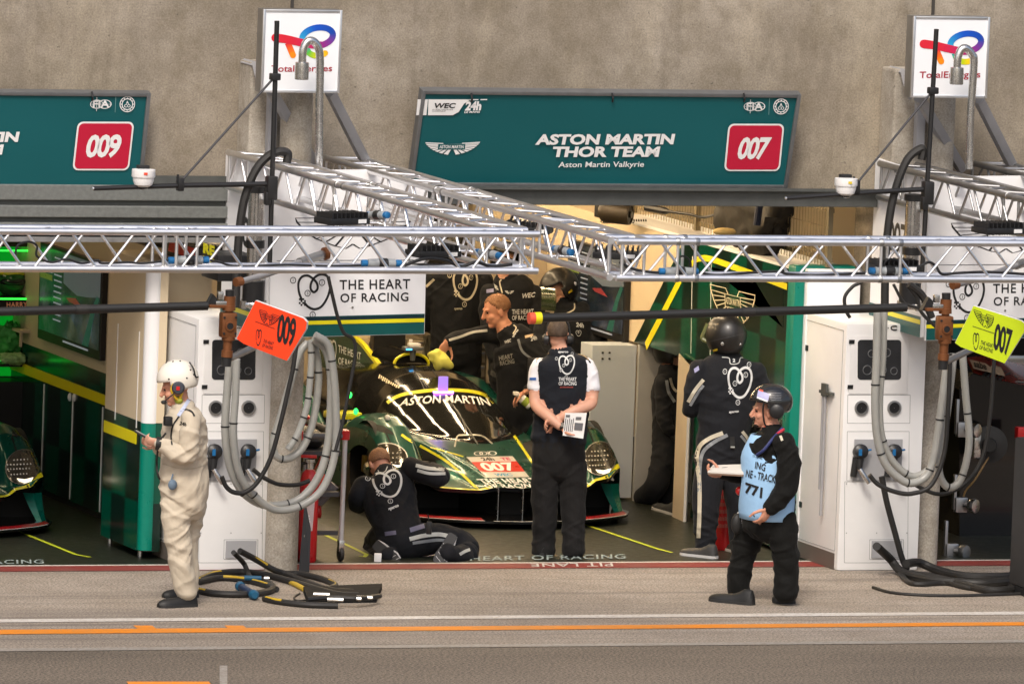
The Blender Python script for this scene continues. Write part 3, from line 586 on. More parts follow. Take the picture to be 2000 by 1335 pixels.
fuel_sign((513, 17), (668, 21), (663, 182), (510, 181), 'white fuel company sign above the left concrete column', (0, 0), 0)
fuel_sign((1785, 31), (1935, 34), (1926, 192), (1777, 191), 'white fuel company sign above the right concrete column', (1266, 12), 1266)
# bent steel pipes in front of the signs
def gooseneck(px, lab):
    Y = -.9; P = lambda x, y: W(x, y, Y); t = thing('vent_pipe', lab, 'pipe', P(*px[0]), 'bent steel vent pipes'); mb = MB(); mb.tube(smoothpath([P(*q) for q in px], 8), .031, 14); mb.build('bent_pipe', M_STEEL, t)
    e = P(*px[-1]); mb = MB(); mb.lathe([(.03, .03), (.052, .025), (.054, 0), (.054, -.1), (.05, -.105), (.02, -.105)], e-np.array([0, 0, .01]), n=20); mb.build('end_cap', M_STEEL, t)
gooseneck([(623, 330), (623.5, 220), (625, 125), (622, 95), (612, 81), (600, 82), (592, 98), (590, 126)], 'bent stainless pipe in front of the left fuel company sign')
gooseneck([(1893, 330), (1896, 220), (1902, 125), (1899, 108), (1888, 95), (1878, 97), (1871, 112), (1869, 136)], 'bent stainless pipe in front of the right fuel company sign')
# ------------------------------------------------------------------ black camera masts
def mast(px, lab, sgn, camlab, clampx):
    Y = -1.3; P = lambda q: W(q[0], q[1], Y); g = px; t = thing('camera_mast', lab, 'mast', P(g['foot']), 'black overhead camera masts')
    mb = MB(); mb.tube([P(g['foot']), P(g['top'])], .02, 8); mb.build('pole', M_BLACK, t)
    mb = MB(); mb.tube([P(g['arm0']), P(g['armk']), P(g['arm1'])], [.02, .02, .018], 10); mb.build('arm', M_BLACK, t)
    mb = MB(); mb.tube([P(g['stay0']), P(g['stay1'])], .0095, 8); mb.build('stay', M_GREYD, t)
    mb = MB(); c = P(g['arm0']); mb.box(c+np.array([.0, 0, -.03]), (.04, .045, .09), None, .012); mb.box(c+np.array([-.03, -.01, -.11]), (.022, .03, .05), None, .008); mb.build('elbow_joint', M_BLACK, t)
    mb = MB(); mb.box(P(g['stay0']), (.038, .035, .026), None, .01); mb.build('top_clamp', M_BLACK, t)
    mb = MB(); c = P(g['stay1']); mb.box(c+np.array([0, 0, -.015]), (.024, .035, .05), None, .01); mb.cyl(c+np.array([-.02, 0, .03]), c+np.array([-.02, 0, .06]), .01, 8); mb.build('arm_clamp', M_BLACK, t)
    mb = MB(); e = P(g['arm1']); mb.cyl(e, e+np.array([-.012, 0, 0]), .012, 10); mb.build('end_plug', M_ALU, t)
    c = thing('dome_camera', camlab, 'camera', P(g['cam']), 'white dome cameras on the masts'); p = P(g['cam'])
    mb = MB(); mb.lathe([(.04, .075), (.088, .07), (.09, .02), (.087, .012)], p, n=28); mb.build('mount_ring', M_WHITE, c)
    mb = MB(); mb.lathe([(.08, .012), (.079, -.012), (.068, -.045), (.045, -.06)], p, n=28); mb.build('housing', M_WHITE, c)
    mb = MB(); mb.ell(p+np.array([0, 0, -.052]), (.045, .045, .032)); mb.build('dome', M_GLASSD, c)
    mb = MB(); mb.box(p+np.array([0, .02, .085]), (.045, .03, .016), None, .006); mb.build('arm_bracket', M_BLACK, c)
    f = p-HD*.0905+np.array([0, 0, .045]); mb = MB(); mb.box(f+HR*(.02 if sgn < 0 else .03), (.014, .002, .009), [HR, HD, UP]); mb.build('label', mat('red sticker', (.7, .06, .02), .5) if sgn < 0 else mat('yellow sticker', (.6, .45, .02), .5), c, False)
mast(dict(foot=(526, 535), top=(541, 41), arm0=(530, 359), armk=(352, 362), arm1=(183, 368), stay0=(537, 150), stay1=(352, 356), cam=(280, 349)), 'black camera mast in front of the left fuel company sign', -1, 'white dome camera below the 009 plate', 0)
mast(dict(foot=(1800, 545), top=(1829, 57), arm0=(1812, 369), armk=(1720, 374), arm1=(1536, 387), stay0=(1822, 177), stay1=(1672, 360), cam=(1652, 366)), 'black camera mast in front of the right fuel company sign', 1, 'white dome camera below the right end of the 007 signboard', 0)
# ------------------------------------------------------------------ aluminium trusses
def truss(lab, p0, p1, w, h, r=.025, br=.0105, pitch=.55, posts=(), couplers=(), m=M_ALU, ends=(1, 1)):
    # p0, p1: near-bottom chord ends; w: vector across (away), h: vector up
    p0, p1, w, h = (np.array(x, float) for x in (p0, p1, w, h)); L = np.linalg.norm(p1-p0); d = (p1-p0)/L; t = thing('truss', lab, 'truss', p0, 'aluminium gantry trusses')
    C = [np.zeros(3), h, w, w+h]
    for c in C: mb = MB(); mb.cyl(p0+c, p1+c, r, 16); mb.build('chord', m, t)
    n = max(2, int(round(L/pitch))); hp = L/n/2
    def brace(a, b, rr=br): mb = MB(); mb.cyl(a, b, rr, 8); mb.build('brace', m, t)
    for k in range(n):
        s0, s1, s2 = k*2*hp, (2*k+1)*hp, (2*k+2)*hp; g = .035
        brace(p0+d*(s0+g), p0+h+d*(s1-g)); brace(p0+h+d*(s1+g), p0+d*(s2-g))
        if n < 40: brace(p0+w+h+d*(s0+g), p0+w+d*(s1-g)); brace(p0+w+d*(s1+g), p0+w+h+d*(s2-g))
        brace(p0+h+d*(s0+g), p0+h+w+d*(s1-g)) ; brace(p0+h+w+d*(s1+g), p0+h+d*(s2-g))
    ps = list(posts)+([.04] if ends[0] else [])+([L-.04] if ends[1] else [])
    for s in ps:
        for a, b in ((C[0], C[1]), (C[2], C[3]), (C[1], C[3]), (C[0], C[2])): brace(p0+a+d*s, p0+b+d*s, br*1.15)
    for s in couplers:
        for c in C: mb = MB(); mb.lathe([(r*1.02, -.09), (r*1.14, -.085), (r*1.14, -.06), (r*.8, -.055), (r*.8, .055), (r*1.14, .06), (r*1.14, .085), (r*1.02, .09)], p0+c+d*s, d, 14); mb.build('coupler', M_ALUD, t)
    return t
YT = -6.3; CH = .262
# cross trusses over the pit lane (front face at y = YT)
a = W(-90, 521, YT); b = W(1050, 532, YT); zl = (a[2]+b[2])/2
truss('bright aluminium truss across the left garage, its end free in mid picture', (a[0], YT, zl), (b[0], YT, zl), (0, CH, 0), (0, 0, CH), couplers=[], posts=[(W(320, 480, YT)-a)[0], (W(345, 480, YT)-a)[0], (W(385, 480, YT)-a)[0]])
a2 = W(1203, 544, YT); b2 = W(2090, 545, YT); zr = (a2[2]+b2[2])/2
truss('bright aluminium truss across the right garage with two bolted joints', (a2[0], YT, zr), (b2[0], YT, zr), (0, CH, 0), (0, 0, CH), couplers=[(W(1340, 545, YT)-a2)[0], (W(1737, 545, YT)-a2)[0]], posts=[(W(1322, 545, YT)-a2)[0], (W(1356, 545, YT)-a2)[0], (W(1719, 545, YT)-a2)[0], (W(1757, 545, YT)-a2)[0]])
# trusses running out from the facade
def arm(lab, x, x2, z, y0, y1, m=M_ALU, w=.27):
    truss(lab, (x, y0, z), (x2, y1, z), (w, 0, 0), (0, 0, CH), posts=[.5, 2.6, 2.9, 5.0], couplers=[2.75], m=m, pitch=.58)
xa = W(1000, 520, YT)[0]; arm('aluminium truss running out from the wall over the left column', -2.33, -2.33, zl, .1, YT+CH+.03)
arm('aluminium truss running out from the wall beside the teal 007 signboard', -1.5, -1.5, zr, .25, YT-.0+CH+.03-.26, M_ALU, .27)
DX = W(1720, 300, .1)[0]-W(447, 285, .1)[0]
arm('dull aluminium truss running out over the right column', -2.33+DX, -2.33+DX, zr, .1, YT+CH+.03, M_ALUD)
arm('dull aluminium truss running out at the right picture edge', -1.5+DX, -1.5+DX, zr, .25, YT, M_ALUD)
# corner pieces closing the frame of each gantry
# ------------------------------------------------------------------ floodlights, plugs and cables on the trusses
def flood(c, yaw, lab):
    c = np.array(c, float); t = thing('flood_light', lab, 'floodlight', c, 'black finned floodlights on the trusses'); ca, sa = math.cos(yaw), math.sin(yaw); ax = [np.array([ca, sa, 0]), np.array([-sa, ca, 0]), UP]
    mb = MB(); mb.box(c, (.17, .11, .022), ax, .006); mb.build('body', M_BLACK, t)
    for i in range(9):
        mb = MB(); mb.box(c+ax[0]*(-.15+.0375*i)+UP*.042, (.005, .1, .02), ax); mb.build('fin', M_BLACK, t, False)
    mb = MB(); mb.box(c-UP*.024, (.15, .09, .003), ax); mb.build('lens', M_GLASSD, t, False)
    mb = MB(); mb.box(c-ax[1]*.111+ax[0]*.1, (.035, .002, .014), ax); mb.build('label', M_WHITE, t, False)
flood(W(668, 430, -5.4), .3, 'finned black floodlight lying on the left truss run below the signboard edge'); flood(W(846, 494, -6.0), .2, 'finned black floodlight under the left cross truss beside the white board')
flood(W(1032, 448, -4.2), -.5, 'finned black floodlight hanging in the middle truss run'); flood(W(1205, 497, -5.7), -.4, 'finned black floodlight by the corner of the right cross truss')
flood(W(1745, 522, -6.1), 0, 'finned black floodlight in the right cross truss above the gun hose'); flood(W(1950, 449, -4.9), .2, 'finned black floodlight at the right picture edge above the truss')
def plug(p, d, lab):
    p = np.array(p, float); d = np.array(d, float); d /= np.linalg.norm(d); t = thing('cable_plug', lab, 'plug', p, 'blue and grey plugs on the trusses')
    mb = MB(); mb.lathe([(.018, -.15), (.026, -.145), (.026, -.11), (.022, -.105)], p, d, 12); mb.build('collar', M_BLUE, t)
    mb = MB(); mb.lathe([(.02, -.105), (.03, -.1), (.033, -.03), (.036, -.025)], p, d, 12); mb.build('grip', M_GREYPL, t)
    mb = MB(); mb.lathe([(.036, -.025), (.037, .04), (.033, .045)], p, d, 12); mb.build('shell', M_BLACK, t)
    mb = MB(); mb.lathe([(.033, .045), (.03, .1), (.02, .105)], p, d, 12); mb.build('grip', M_GREYPL, t); mb = MB(); mb.lathe([(.022, .105), (.026, .11), (.026, .145), (.018, .15)], p, d, 12); mb.build('collar', M_BLUE, t)
    return t
dxv = (1, 0, 0)
for px, py, y, d, lab in ((368, 508, -6.2, (1, 0, .02), 'blue and grey cable plug on the left cross truss above the gun'), (745, 514, -6.2, (1, 0, 0), 'blue and grey cable plug on the left cross truss above the heart logo'),
    (1325, 530, -6.2, (1, 0, 0), 'blue and grey cable plug near the first joint of the right cross truss'), (1735, 529, -6.2, (1, 0, 0), 'blue and grey cable plug at the second joint of the right cross truss'),
    (955, 496, -5.6, (.3, -1, 0), 'blue cable plug in the end of the left truss run'), (1100, 489, -5.2, (.1, -1, -.0), 'blue and black cable plug in the middle truss run above the black helmet'), (738, 420, -3.6, (.2, -1, .1), 'blue cable plug hanging high in the left truss run')):
    plug(W(px, py, y), d, lab)
def cable(px, y, lab, r=.008, m=M_BLACK, cat='cable', group=None):
    pts = [W(p[0], p[1], y if len(p) < 3 else p[2]) for p in px]; mb = MB(); mb.tube(smoothpath(pts, 8), r, 8); return tag(mb.build('cable', m, None), lab, cat, group)
g_ = 'black cables lying in the trusses'
cable([(30, 505), (34, 480), (55, 472), (72, 480), (72, 500), (100, 512), (130, 506), (160, 514), (190, 508), (200, 514), (250, 512), (280, 514), (330, 508)], -6.2, 'thin black cable lying in the far left of the cross truss', group=g_)
cable([(410, 508), (430, 512), (450, 518), (490, 519), (560, 517), (640, 519), (705, 518)], -6.2, 'thin black cable between two plugs of the left cross truss', group=g_)
cable([(790, 518), (830, 505), (870, 508), (900, 520), (930, 512), (960, 520), (1000, 516)], -6.15, 'tangled black cable at the right end of the left cross truss', .012, group=g_)
cable([(1210, 512), (1240, 526), (1280, 532), (1300, 531)], -6.2, 'thin black cable left of the first plug on the right cross truss', .01, group=g_)
cable([(1365, 532), (1400, 537), (1470, 532), (1520, 530), (1540, 535), (1600, 537), (1690, 533)], -6.2, 'thin black cable between the joints of the right cross truss', .01, group=g_)
cable([(1775, 531), (1800, 518), (1815, 512), (1828, 520), (1840, 535), (1870, 533), (1930, 531), (2000, 535)], -6.2, 'thin black cable looping at the right of the right cross truss', .01, group=g_)
cable([(1315, 525), (1320, 508), (1332, 500), (1345, 506), (1350, 525)], -6.2, 'small black cable loop above the first joint plug', .007, group=g_); cable([(1725, 525), (1730, 510), (1748, 507), (1770, 520)], -6.2, 'small black cable loop above the second joint plug', .007, group=g_)
for k, (p, y, lab) in enumerate((((473, 500), -1.2, 'thick black hose arching over the left white board'), ((1745, 470), -1.2, 'thick black hose arching over the right white board'))):
    if k == 0: cable([(460, 600), (464, 500), (470, 430), (480, 380), (498, 335), (520, 308), (545, 296), (562, 300), (560, 318)], -1.25, lab, .034, M_RUB, 'hose', 'thick black hoses arching over the boards')
    else: cable([(1728, 600), (1730, 500), (1738, 420), (1752, 360), (1772, 312), (1795, 292), (1803, 294), (1800, 312)], -1.25, lab, .034, M_RUB, 'hose', 'thick black hoses arching over the boards')
# ------------------------------------------------------------------ white boards over the partitions
def fascia():
    XF, YF = -2.29, -.85; z0, z1 = 1.89, 3.15; t = thing('overhead_board', 'white team board with the black heart logo over the left column', 'board', (XF, YF, z0), 'white team boards over the columns')
    mb = MB(); P = lambda x, y: W(x, y, YF)
    o = [P(531, 333), P(754, 331), P(754.5, 350), P(836, 352), P(829, 652), P(526, 660)]; mb.prism(o, (0, .03, 0)); mb.build('front_board', M_PANEL, t, False)
    q = lambda s: [(XF, .28, z0+s), (XF, -.815, z0+s)]
    mb = MB(); mb.prism([(XF, .28, z0+.0), (XF, -.815, z0), (XF, -.815, 3.15), (XF, .28, 3.19)], (.03, 0, 0)); mb.build('side_board', M_PANEL, t, False)
    A = lambda nm, tt, q, m, off=.003: artq(nm, tt, q, P, m, t, off)
    B = lambda nm, tt, q, m, off=.003: artq(nm, tt, q, lambda x, y: XP(x, y, XF), m, t, off)
    A('green_band', rect(0, 0, 1, 1), [(527, 659), (828, 651), (528, 620)], M_TEALP); A('navy_band', rect(0, 0, 1, 1), [(527, 629), (828.5, 622), (527.4, 621)], M_NAVYP, .005); A('yellow_stripe', rect(0, 0, 1, 1), [(527, 635.5), (828.5, 628.5), (527, 628)], M_YEL, .006)
    a, b = z0, z0+.16
    mb = MB(); mb.add([(XF-.003, .28, a), (XF-.003, -.82, a), (XF-.003, -.82, b), (XF-.003, .28, b)], [(0, 1, 2, 3)]); mb.build('green_band', M_TEALP, t, False); mb = MB(); mb.add([(XF-.005, .28, a+.1), (XF-.005, -.82, a+.1), (XF-.005, -.82, a+.135), (XF-.005, .28, a+.135)], [(0, 1, 2, 3)]); mb.build('yellow_stripe', M_YEL, t, False)
    A('lettering', text2d('THE HEART', .015, 1.12), [(663, 565.5), (801, 563.5), (663, 546.5)], M_TXK); A('lettering', text2d('OF RACING', .015, 1.12), [(664.5, 590.5), (797.5, 588), (664.5, 573)], M_TXK)
    A('heart_logo', heart(.07), [(582, 604), (644, 603), (583, 536)], M_TXK); A('badge', wings(.02), [(575, 486), (802, 484), (577, 424)], M_TXK); A('rule', rect(0, 0, 1, 1), [(540, 509.5), (812, 508), (540, 508.5)], M_TXK)
    p = P(688, 600); mb = MB(); mb.cyl(p, p-np.array([0, .006, 0]), .009, 10); mb.build('bolt', M_STEEL, t)
    B('side_number', text2d('009', .02, .9), [(473, 480), (509, 492), (475, 421)], M_TXK)
    return t, B
fasc, fB = fascia()
DXF = W(1700, 308, .3)[0]-W(431, 295, .3)[0]
fr2 = copy_tree(fasc, (DXF, 0, -.01), 'white team board with the black heart logo at the right picture edge', skip=('side_number',))
artq('side_number', text2d('007', .02, .9), [(1734, 488), (1771, 499), (1736, 429)], lambda x, y: XP(x, y, -2.29+DXF), M_TXK, fr2, .003)
# steel post beside each board
def steel_post(px, y0, y1, lab):
    a = W(px, y1, -1.0); b = W(px+6, y0, -1.0); t = thing('steel_post', lab, 'post', a, 'stainless posts of the fuel rigs'); mb = MB(); mb.cyl((a[0], -1.0, a[2]), (a[0], -1.0, b[2]), .062, 24); mb.build('tube', M_STEEL, t)
    mb = MB(); mb.cyl((a[0], -1.0, b[2]), (a[0], -1.0, b[2]+.05), .075, 24); mb.build('cap', M_BLACK, t); mb = MB(); mb.cyl((a[0]+.0, -1.0, b[2]-.42), (a[0], -1.0, b[2]-.36), .072, 24); mb.build('clamp_band', M_BLACK, t)
    mb = MB(); mb.cyl((a[0], -1.0, a[2]-.16), (a[0], -1.0, a[2]), .085, 20); mb.build('swivel_collar', M_BLACK, t)
    mb = MB(); mb.lathe([(.095, 0), (.1, .01), (.1, .03), (.095, .04)], (a[0], -1.0, a[2]-.2), n=20)
    for k in range(4): mb.box((a[0]+.1*math.cos(k*1.57+.4), -1.0+.1*math.sin(k*1.57+.4), a[2]-.18), (.02, .02, .03))
    mb.build('clamp_ring', M_STEEL, t)
steel_post(496, 376, 548, 'stainless post with black cap in front of the left white board'); steel_post(1778, 392, 552, 'stainless post with black cap in front of the right white board')
# ------------------------------------------------------------------ fuel cabinets
def cabinet(lab, c, w, ox, oy, handle, YF):
    x0, y0 = c; H = 1.94; t = thing('fuel_cabinet', lab, 'cabinet', (x0, y0, 0), 'white fuel cabinets'); P = lambda x, y: W(x+ox, y+oy, y0); S = lambda x, y: XP(x, y, x0)
    mb = MB(); mb.bb((x0, y0, .0), (x0+w, y0+.98, H), .022); mb.build('body', M_WHITE, t)
    mb = MB(); mb.bb((x0-.004, y0+.06, 0.005), (x0+.02, y0+.96, .13)); mb.build('plinth', mat('plinth steel', (.18, .15, .13), .5, .4), t, False)
    def frame(nm, q, m, off=.004, rx=.0):
        v = rrect(0, 0, 1, 1, rx, rx) if rx else rect(0, 0, 1, 1); return artq(nm, v, [(q[0], q[3]), (q[2], q[3]), (q[0]+.6, q[1])], P, m, t, off)
    gap = mat('door gap grey', (.3, .3, .3), .6); 
    def outline(nm, q):
        a, b, cc, d = P(q[0], q[3]), P(q[2], q[3]), P(q[2]+.8, q[1]), P(q[0]+.8, q[1]); mb = MB(); mb.tube([a, b], .0022, 4); mb.tube([b, cc], .0022, 4); mb.tube([cc, d], .0022, 4); mb.tube([d, a], .0022, 4); mb.build(nm, gap, t, False)
    door = MB(); a = P(396, 769); b = P(515, 655); door.bb((a[0], y0-.006, a[2]), (b[0], y0-.001, b[2]), .003); dd = door.build('door', M_WHITE, t)
    frame('window', (413, 663, 498, 741), M_GLASSD, .009, .08)
    for q in ((396, 663, 407, 671), (393, 751, 404, 759)): frame('latch', q, M_BLACK, .011)
    for i, (dx_, dy_, rr) in enumerate(((432, 722, 9), (462, 722, 8), (484, 724, 7), (440, 690, 7), (470, 688, 8))): 
        c_ = P(dx_, dy_); mb = MB(); mb.tube([c_+np.array([rr/252*math.cos(a), -.0105, rr/252*math.sin(a)]) for a in np.linspace(0, 6.283, 17)], .0035, 4); mb.build('gauge', mat('dim gauge ring', (.12, .125, .13), .4), t)
    outline('seam', (394, 771, 516, 826)); outline('seam', (393, 842, 514, 938)); outline('seam', (388, 940, 512, 1098))
    for px in (421, 485):
        p = P(px, 796); mb = MB(); mb.lathe([(.058, 0), (.058, .012), (.044, .013), (.042, .004)], p+np.array([0, -.002, 0]), (0, -1, 0), 24, False); mb.build('port_ring', M_ALUD, t)
        mb = MB(); mb.lathe([(.043, .004), (.043, .006), (.002, .0062)], p+np.array([0, -.002, 0]), (0, -1, 0), 24, False); mb.build('port_mouth', M_BLACK, t)
    # recess with two valves
    a = P(404, 937); b = P(501, 857); mb = MB(); mb.bb((a[0], y0-.012, a[2]), (b[0], y0-.001, b[2])); mb.build('recess_plate', M_SOCK, t, False)
    for px in (415, 481):
        p = P(px, 880)+np.array([0, -.05, 0]); mb = MB(); mb.lathe([(.03, -.04), (.055, -.03), (.062, 0), (.056, .03), (.03, .045), (.01, .05)], p, (0, -1, .2), 18); mb.cyl(p+np.array([0, .0, -.02]), p+np.array([-.01, -.02, -.14]), .035, 12, .022); mb.cyl(p+np.array([-.02, .03, -.05]), p+np.array([-.04, .03, -.2]), .03, 12, .026); mb.build('valve', M_BLACK, t)
        mb = MB(); mb.box(p+np.array([-.02, -.05, .0]), (.012, .006, .025)); mb.cyl(p+np.array([.06, 0, .01]), p+np.array([.09, 0, .015]), .008, 8); mb.build('valve_lever', M_BLUE, t)
        mb = MB(); mb.tube([p+np.array([-.01, -.02, -.13]), p+np.array([.03, -.05, -.2]), p+np.array([.06, -.05, -.24])], [.02, .022, .018], 12); mb.build('coupling', M_STEEL, t)
    a = P(440, 1089); b = P(500, 1055); mb = MB(); mb.bb((a[0], y0-.01, a[2]), (b[0], y0-.001, b[2])); mb.build('outlet_box', M_SOCK, t, False); outline('seam', (437, 1053, 503, 1091))
    for px in (0, .5, 1):
        for pz in (944, 1040): 
            p = P(392+px*118, pz); mb = MB(); mb.cyl(p, p-np.array([0, .004, 0]), .005, 8); mb.build('rivet', M_ALUD, t)
    mb = MB(); p = P(486, 640); mb.tube([p+np.array([.03*math.cos(a)-.0, -.003, .016*math.sin(a)]) for a in np.linspace(.9, 5.4, 10)], .005, 5); mb.build('maker_mark', M_TXK, t); mb = MB()
    for k in range(7): q = P(455+k*3.1, 640.3); mb.box(q+np.array([0, -.002, 0]), (.0035, .001, .004))
    mb.build('maker_mark', M_TXK, t, False)
    for z in (1.66, .42):
        mb = MB(); mb.box((x0-.003, y0+.86, z), (.003, .05, .022)); mb.build('hinge', M_BLACK, t, False)
    mb = MB(); yy0, yy1 = y0+.06, y0+.92
    for q in (((yy0, .15), (yy1, .15)), ((yy1, .15), (yy1, H-.06)), ((yy1, H-.06), (yy0, H-.06)), ((yy0, H-.06), (yy0, .15))): mb.cyl((x0-.001, *q[0]), (x0-.001, *q[1]), .003, 4)
    mb.build('side_door_seam', gap, t, False)
    if handle:
        h = thing('drip_handle', 'long steel T handle hanging on the side of the right fuel cabinet', 'handle', S(1603, 1004)); p = S(1619, 774); e = S(1604, 1004)
        mb = MB(); mb.cyl((x0-.03, p[1], p[2]), (x0-.03, p[1], e[2]), .012, 10); mb.cyl((x0-.03, p[1]+.05, p[2]), (x0-.03, p[1]+.05, e[2]+.2), .01, 10); mb.build('rod', M_GREYP, h); mb = MB(); mb.box((x0-.02, p[1], p[2]+.03), (.02, .12, .012)); mb.box((x0-.03, p[1]+.02, p[2]+.05), (.012, .05, .05)); mb.build('hook', M_DKSTEEL, h)
    return t
cabinet('white fuel cabinet left of the left column, behind the man in cream overalls', (-2.6, -.15), .62, 0, 0, False, -.15)
cabinet('white fuel cabinet with a T handle on its side, left of the right column', (2.62, -.40), .68, 1261, 0, True, -.4)
# ------------------------------------------------------------------ hoses hanging from the rigs
def hose(px, Y, r, lab, m, grp, ring=True):
    P = smoothpath([W(p[0], p[1], Y if len(p) < 3 else p[2]) for p in px], 10); mb = MB()
    if ring:
        Q = []; acc = 0
        for i in range(len(P)-1):
            L = np.linalg.norm(P[i+1]-P[i]); k = max(1, int(L/.009)); Q += [P[i]+(P[i+1]-P[i])*j/k for j in range(k)]
        mb.tube(Q, [r*(1.0 if i % 2 else .94) for i in range(len(Q))], 14)
    else: mb.tube(P, r, 12)
    t = thing('hose', lab, 'hose', P[0], grp); mb.build('tube', m, t, True, 80)
    if ring:
        for u in (.15, .33, .5, .68, .86):
            i = int(u*(len(P)-2)); d = P[i+1]-P[i]; d /= np.linalg.norm(d); mb = MB(); mb.lathe([(r*1.06, -.006), (r*1.1, 0), (r*1.06, .006)], P[i], d, 14, False); mb.build('cable_tie', M_BLACK, t)
    return t
gh = 'clear hoses hanging from the fuel rigs'
hose([(449, 700), (444, 760), (440, 840), (448, 905), (470, 955), (505, 982), (545, 986), (588, 972), (622, 930), (640, 870), (646, 790), (645, 720), (634, 680), (608, 660)], -1.2, .032, 'large outer loop of clear hose in front of the left column', M_HOSE, gh)
hose([(462, 700), (460, 770), (456, 850), (468, 925), (500, 970), (540, 995), (590, 986), (632, 950), (655, 880), (656, 790), (650, 715), (640, 672), (612, 652)], -1.28, .03, 'second large loop of clear hose in front of the left column, hanging lowest', M_HOSE, gh)
hose([(602, 668), (585, 690), (568, 745), (546, 820), (533, 868), (542, 892), (565, 894), (592, 872), (612, 820), (622, 745), (618, 690), (607, 660)], -1.12, .03, 'short inner loop of clear hose against the left column', M_HOSE, gh)
hose([(606, 664), (608, 700), (604, 760), (598, 800), (580, 850), (560, 880)], -1.18, .026, 'thin strand of clear hose inside the left loops', M_HOSE, gh)
gb = 'black fuel hoses on the cabinets'
hose([(433, 930), (442, 950), (458, 961), (480, 960), (505, 938), (530, 890), (548, 825), (562, 765), (573, 715), (580, 660)], -1.35, .018, 'black hose from the left valve of the left cabinet up to the rig', M_RUB, gb, False)
hose([(494, 916), (515, 932), (545, 945), (580, 946), (605, 938)], -.9, .017, 'black hose from the right valve of the left cabinet passing the column', M_RUB, gb, False)
hose([(641, 540), (650, 580), (660, 620), (672, 650), (690, 662), (694, 690), (684, 750), (668, 830), (655, 880)], -1.4, .014, 'thin black hose across the left white board and down past the loops', M_RUB, gb, False)
hose([(1714, 608), (1712, 700), (1709, 783), (1714, 857), (1731, 908), (1763, 938), (1786, 942), (1810, 928), (1823, 895), (1833, 839), (1842, 769), (1851, 695)], -1.5, .032, 'large loop of clear hose in front of the right cabinet', M_HOSE, gh)
hose([(1727, 608), (1724, 700), (1718, 783), (1722, 850), (1742, 898), (1772, 926), (1795, 928), (1822, 905), (1836, 850), (1848, 770), (1857, 690)], -1.42, .029, 'second loop of clear hose in front of the right cabinet, the inner one', M_HOSE, gh)
hose([(1863, 690), (1852, 790), (1842, 857), (1834, 915), (1845, 946), (1862, 950), (1880, 927), (1893, 862), (1886, 769), (1880, 690)], -1.3, .03, 'clear hose loop right of the right column', M_HOSE, gh)
hose([(1698, 927), (1716, 946), (1749, 960), (1782, 963), (1819, 946), (1844, 885), (1852, 792), (1856, 690)], -1.6, .018, 'black hose from the left valve of the right cabinet up to the rig', M_RUB, gb, False)
hose([(1760, 925), (1800, 953), (1842, 964), (1888, 941), (1920, 890), (1935, 800), (1942, 700)], -1.1, .016, 'black hose from the right valve of the right cabinet hanging past the column', M_RUB, gb, False)
hose([(1722, 930), (1732, 980), (1748, 1040), (1762, 1090), (1772, 1112)], -.6, .024, 'black hose running straight down the front of the right cabinet', M_RUB, gb, False)
hose([(1695, 470), (1690, 540), (1665, 560), (1650, 580), (1652, 605), (1660, 620)], -.9, .014, 'black hose bowing out left of the right steel post', M_RUB, gb, False)
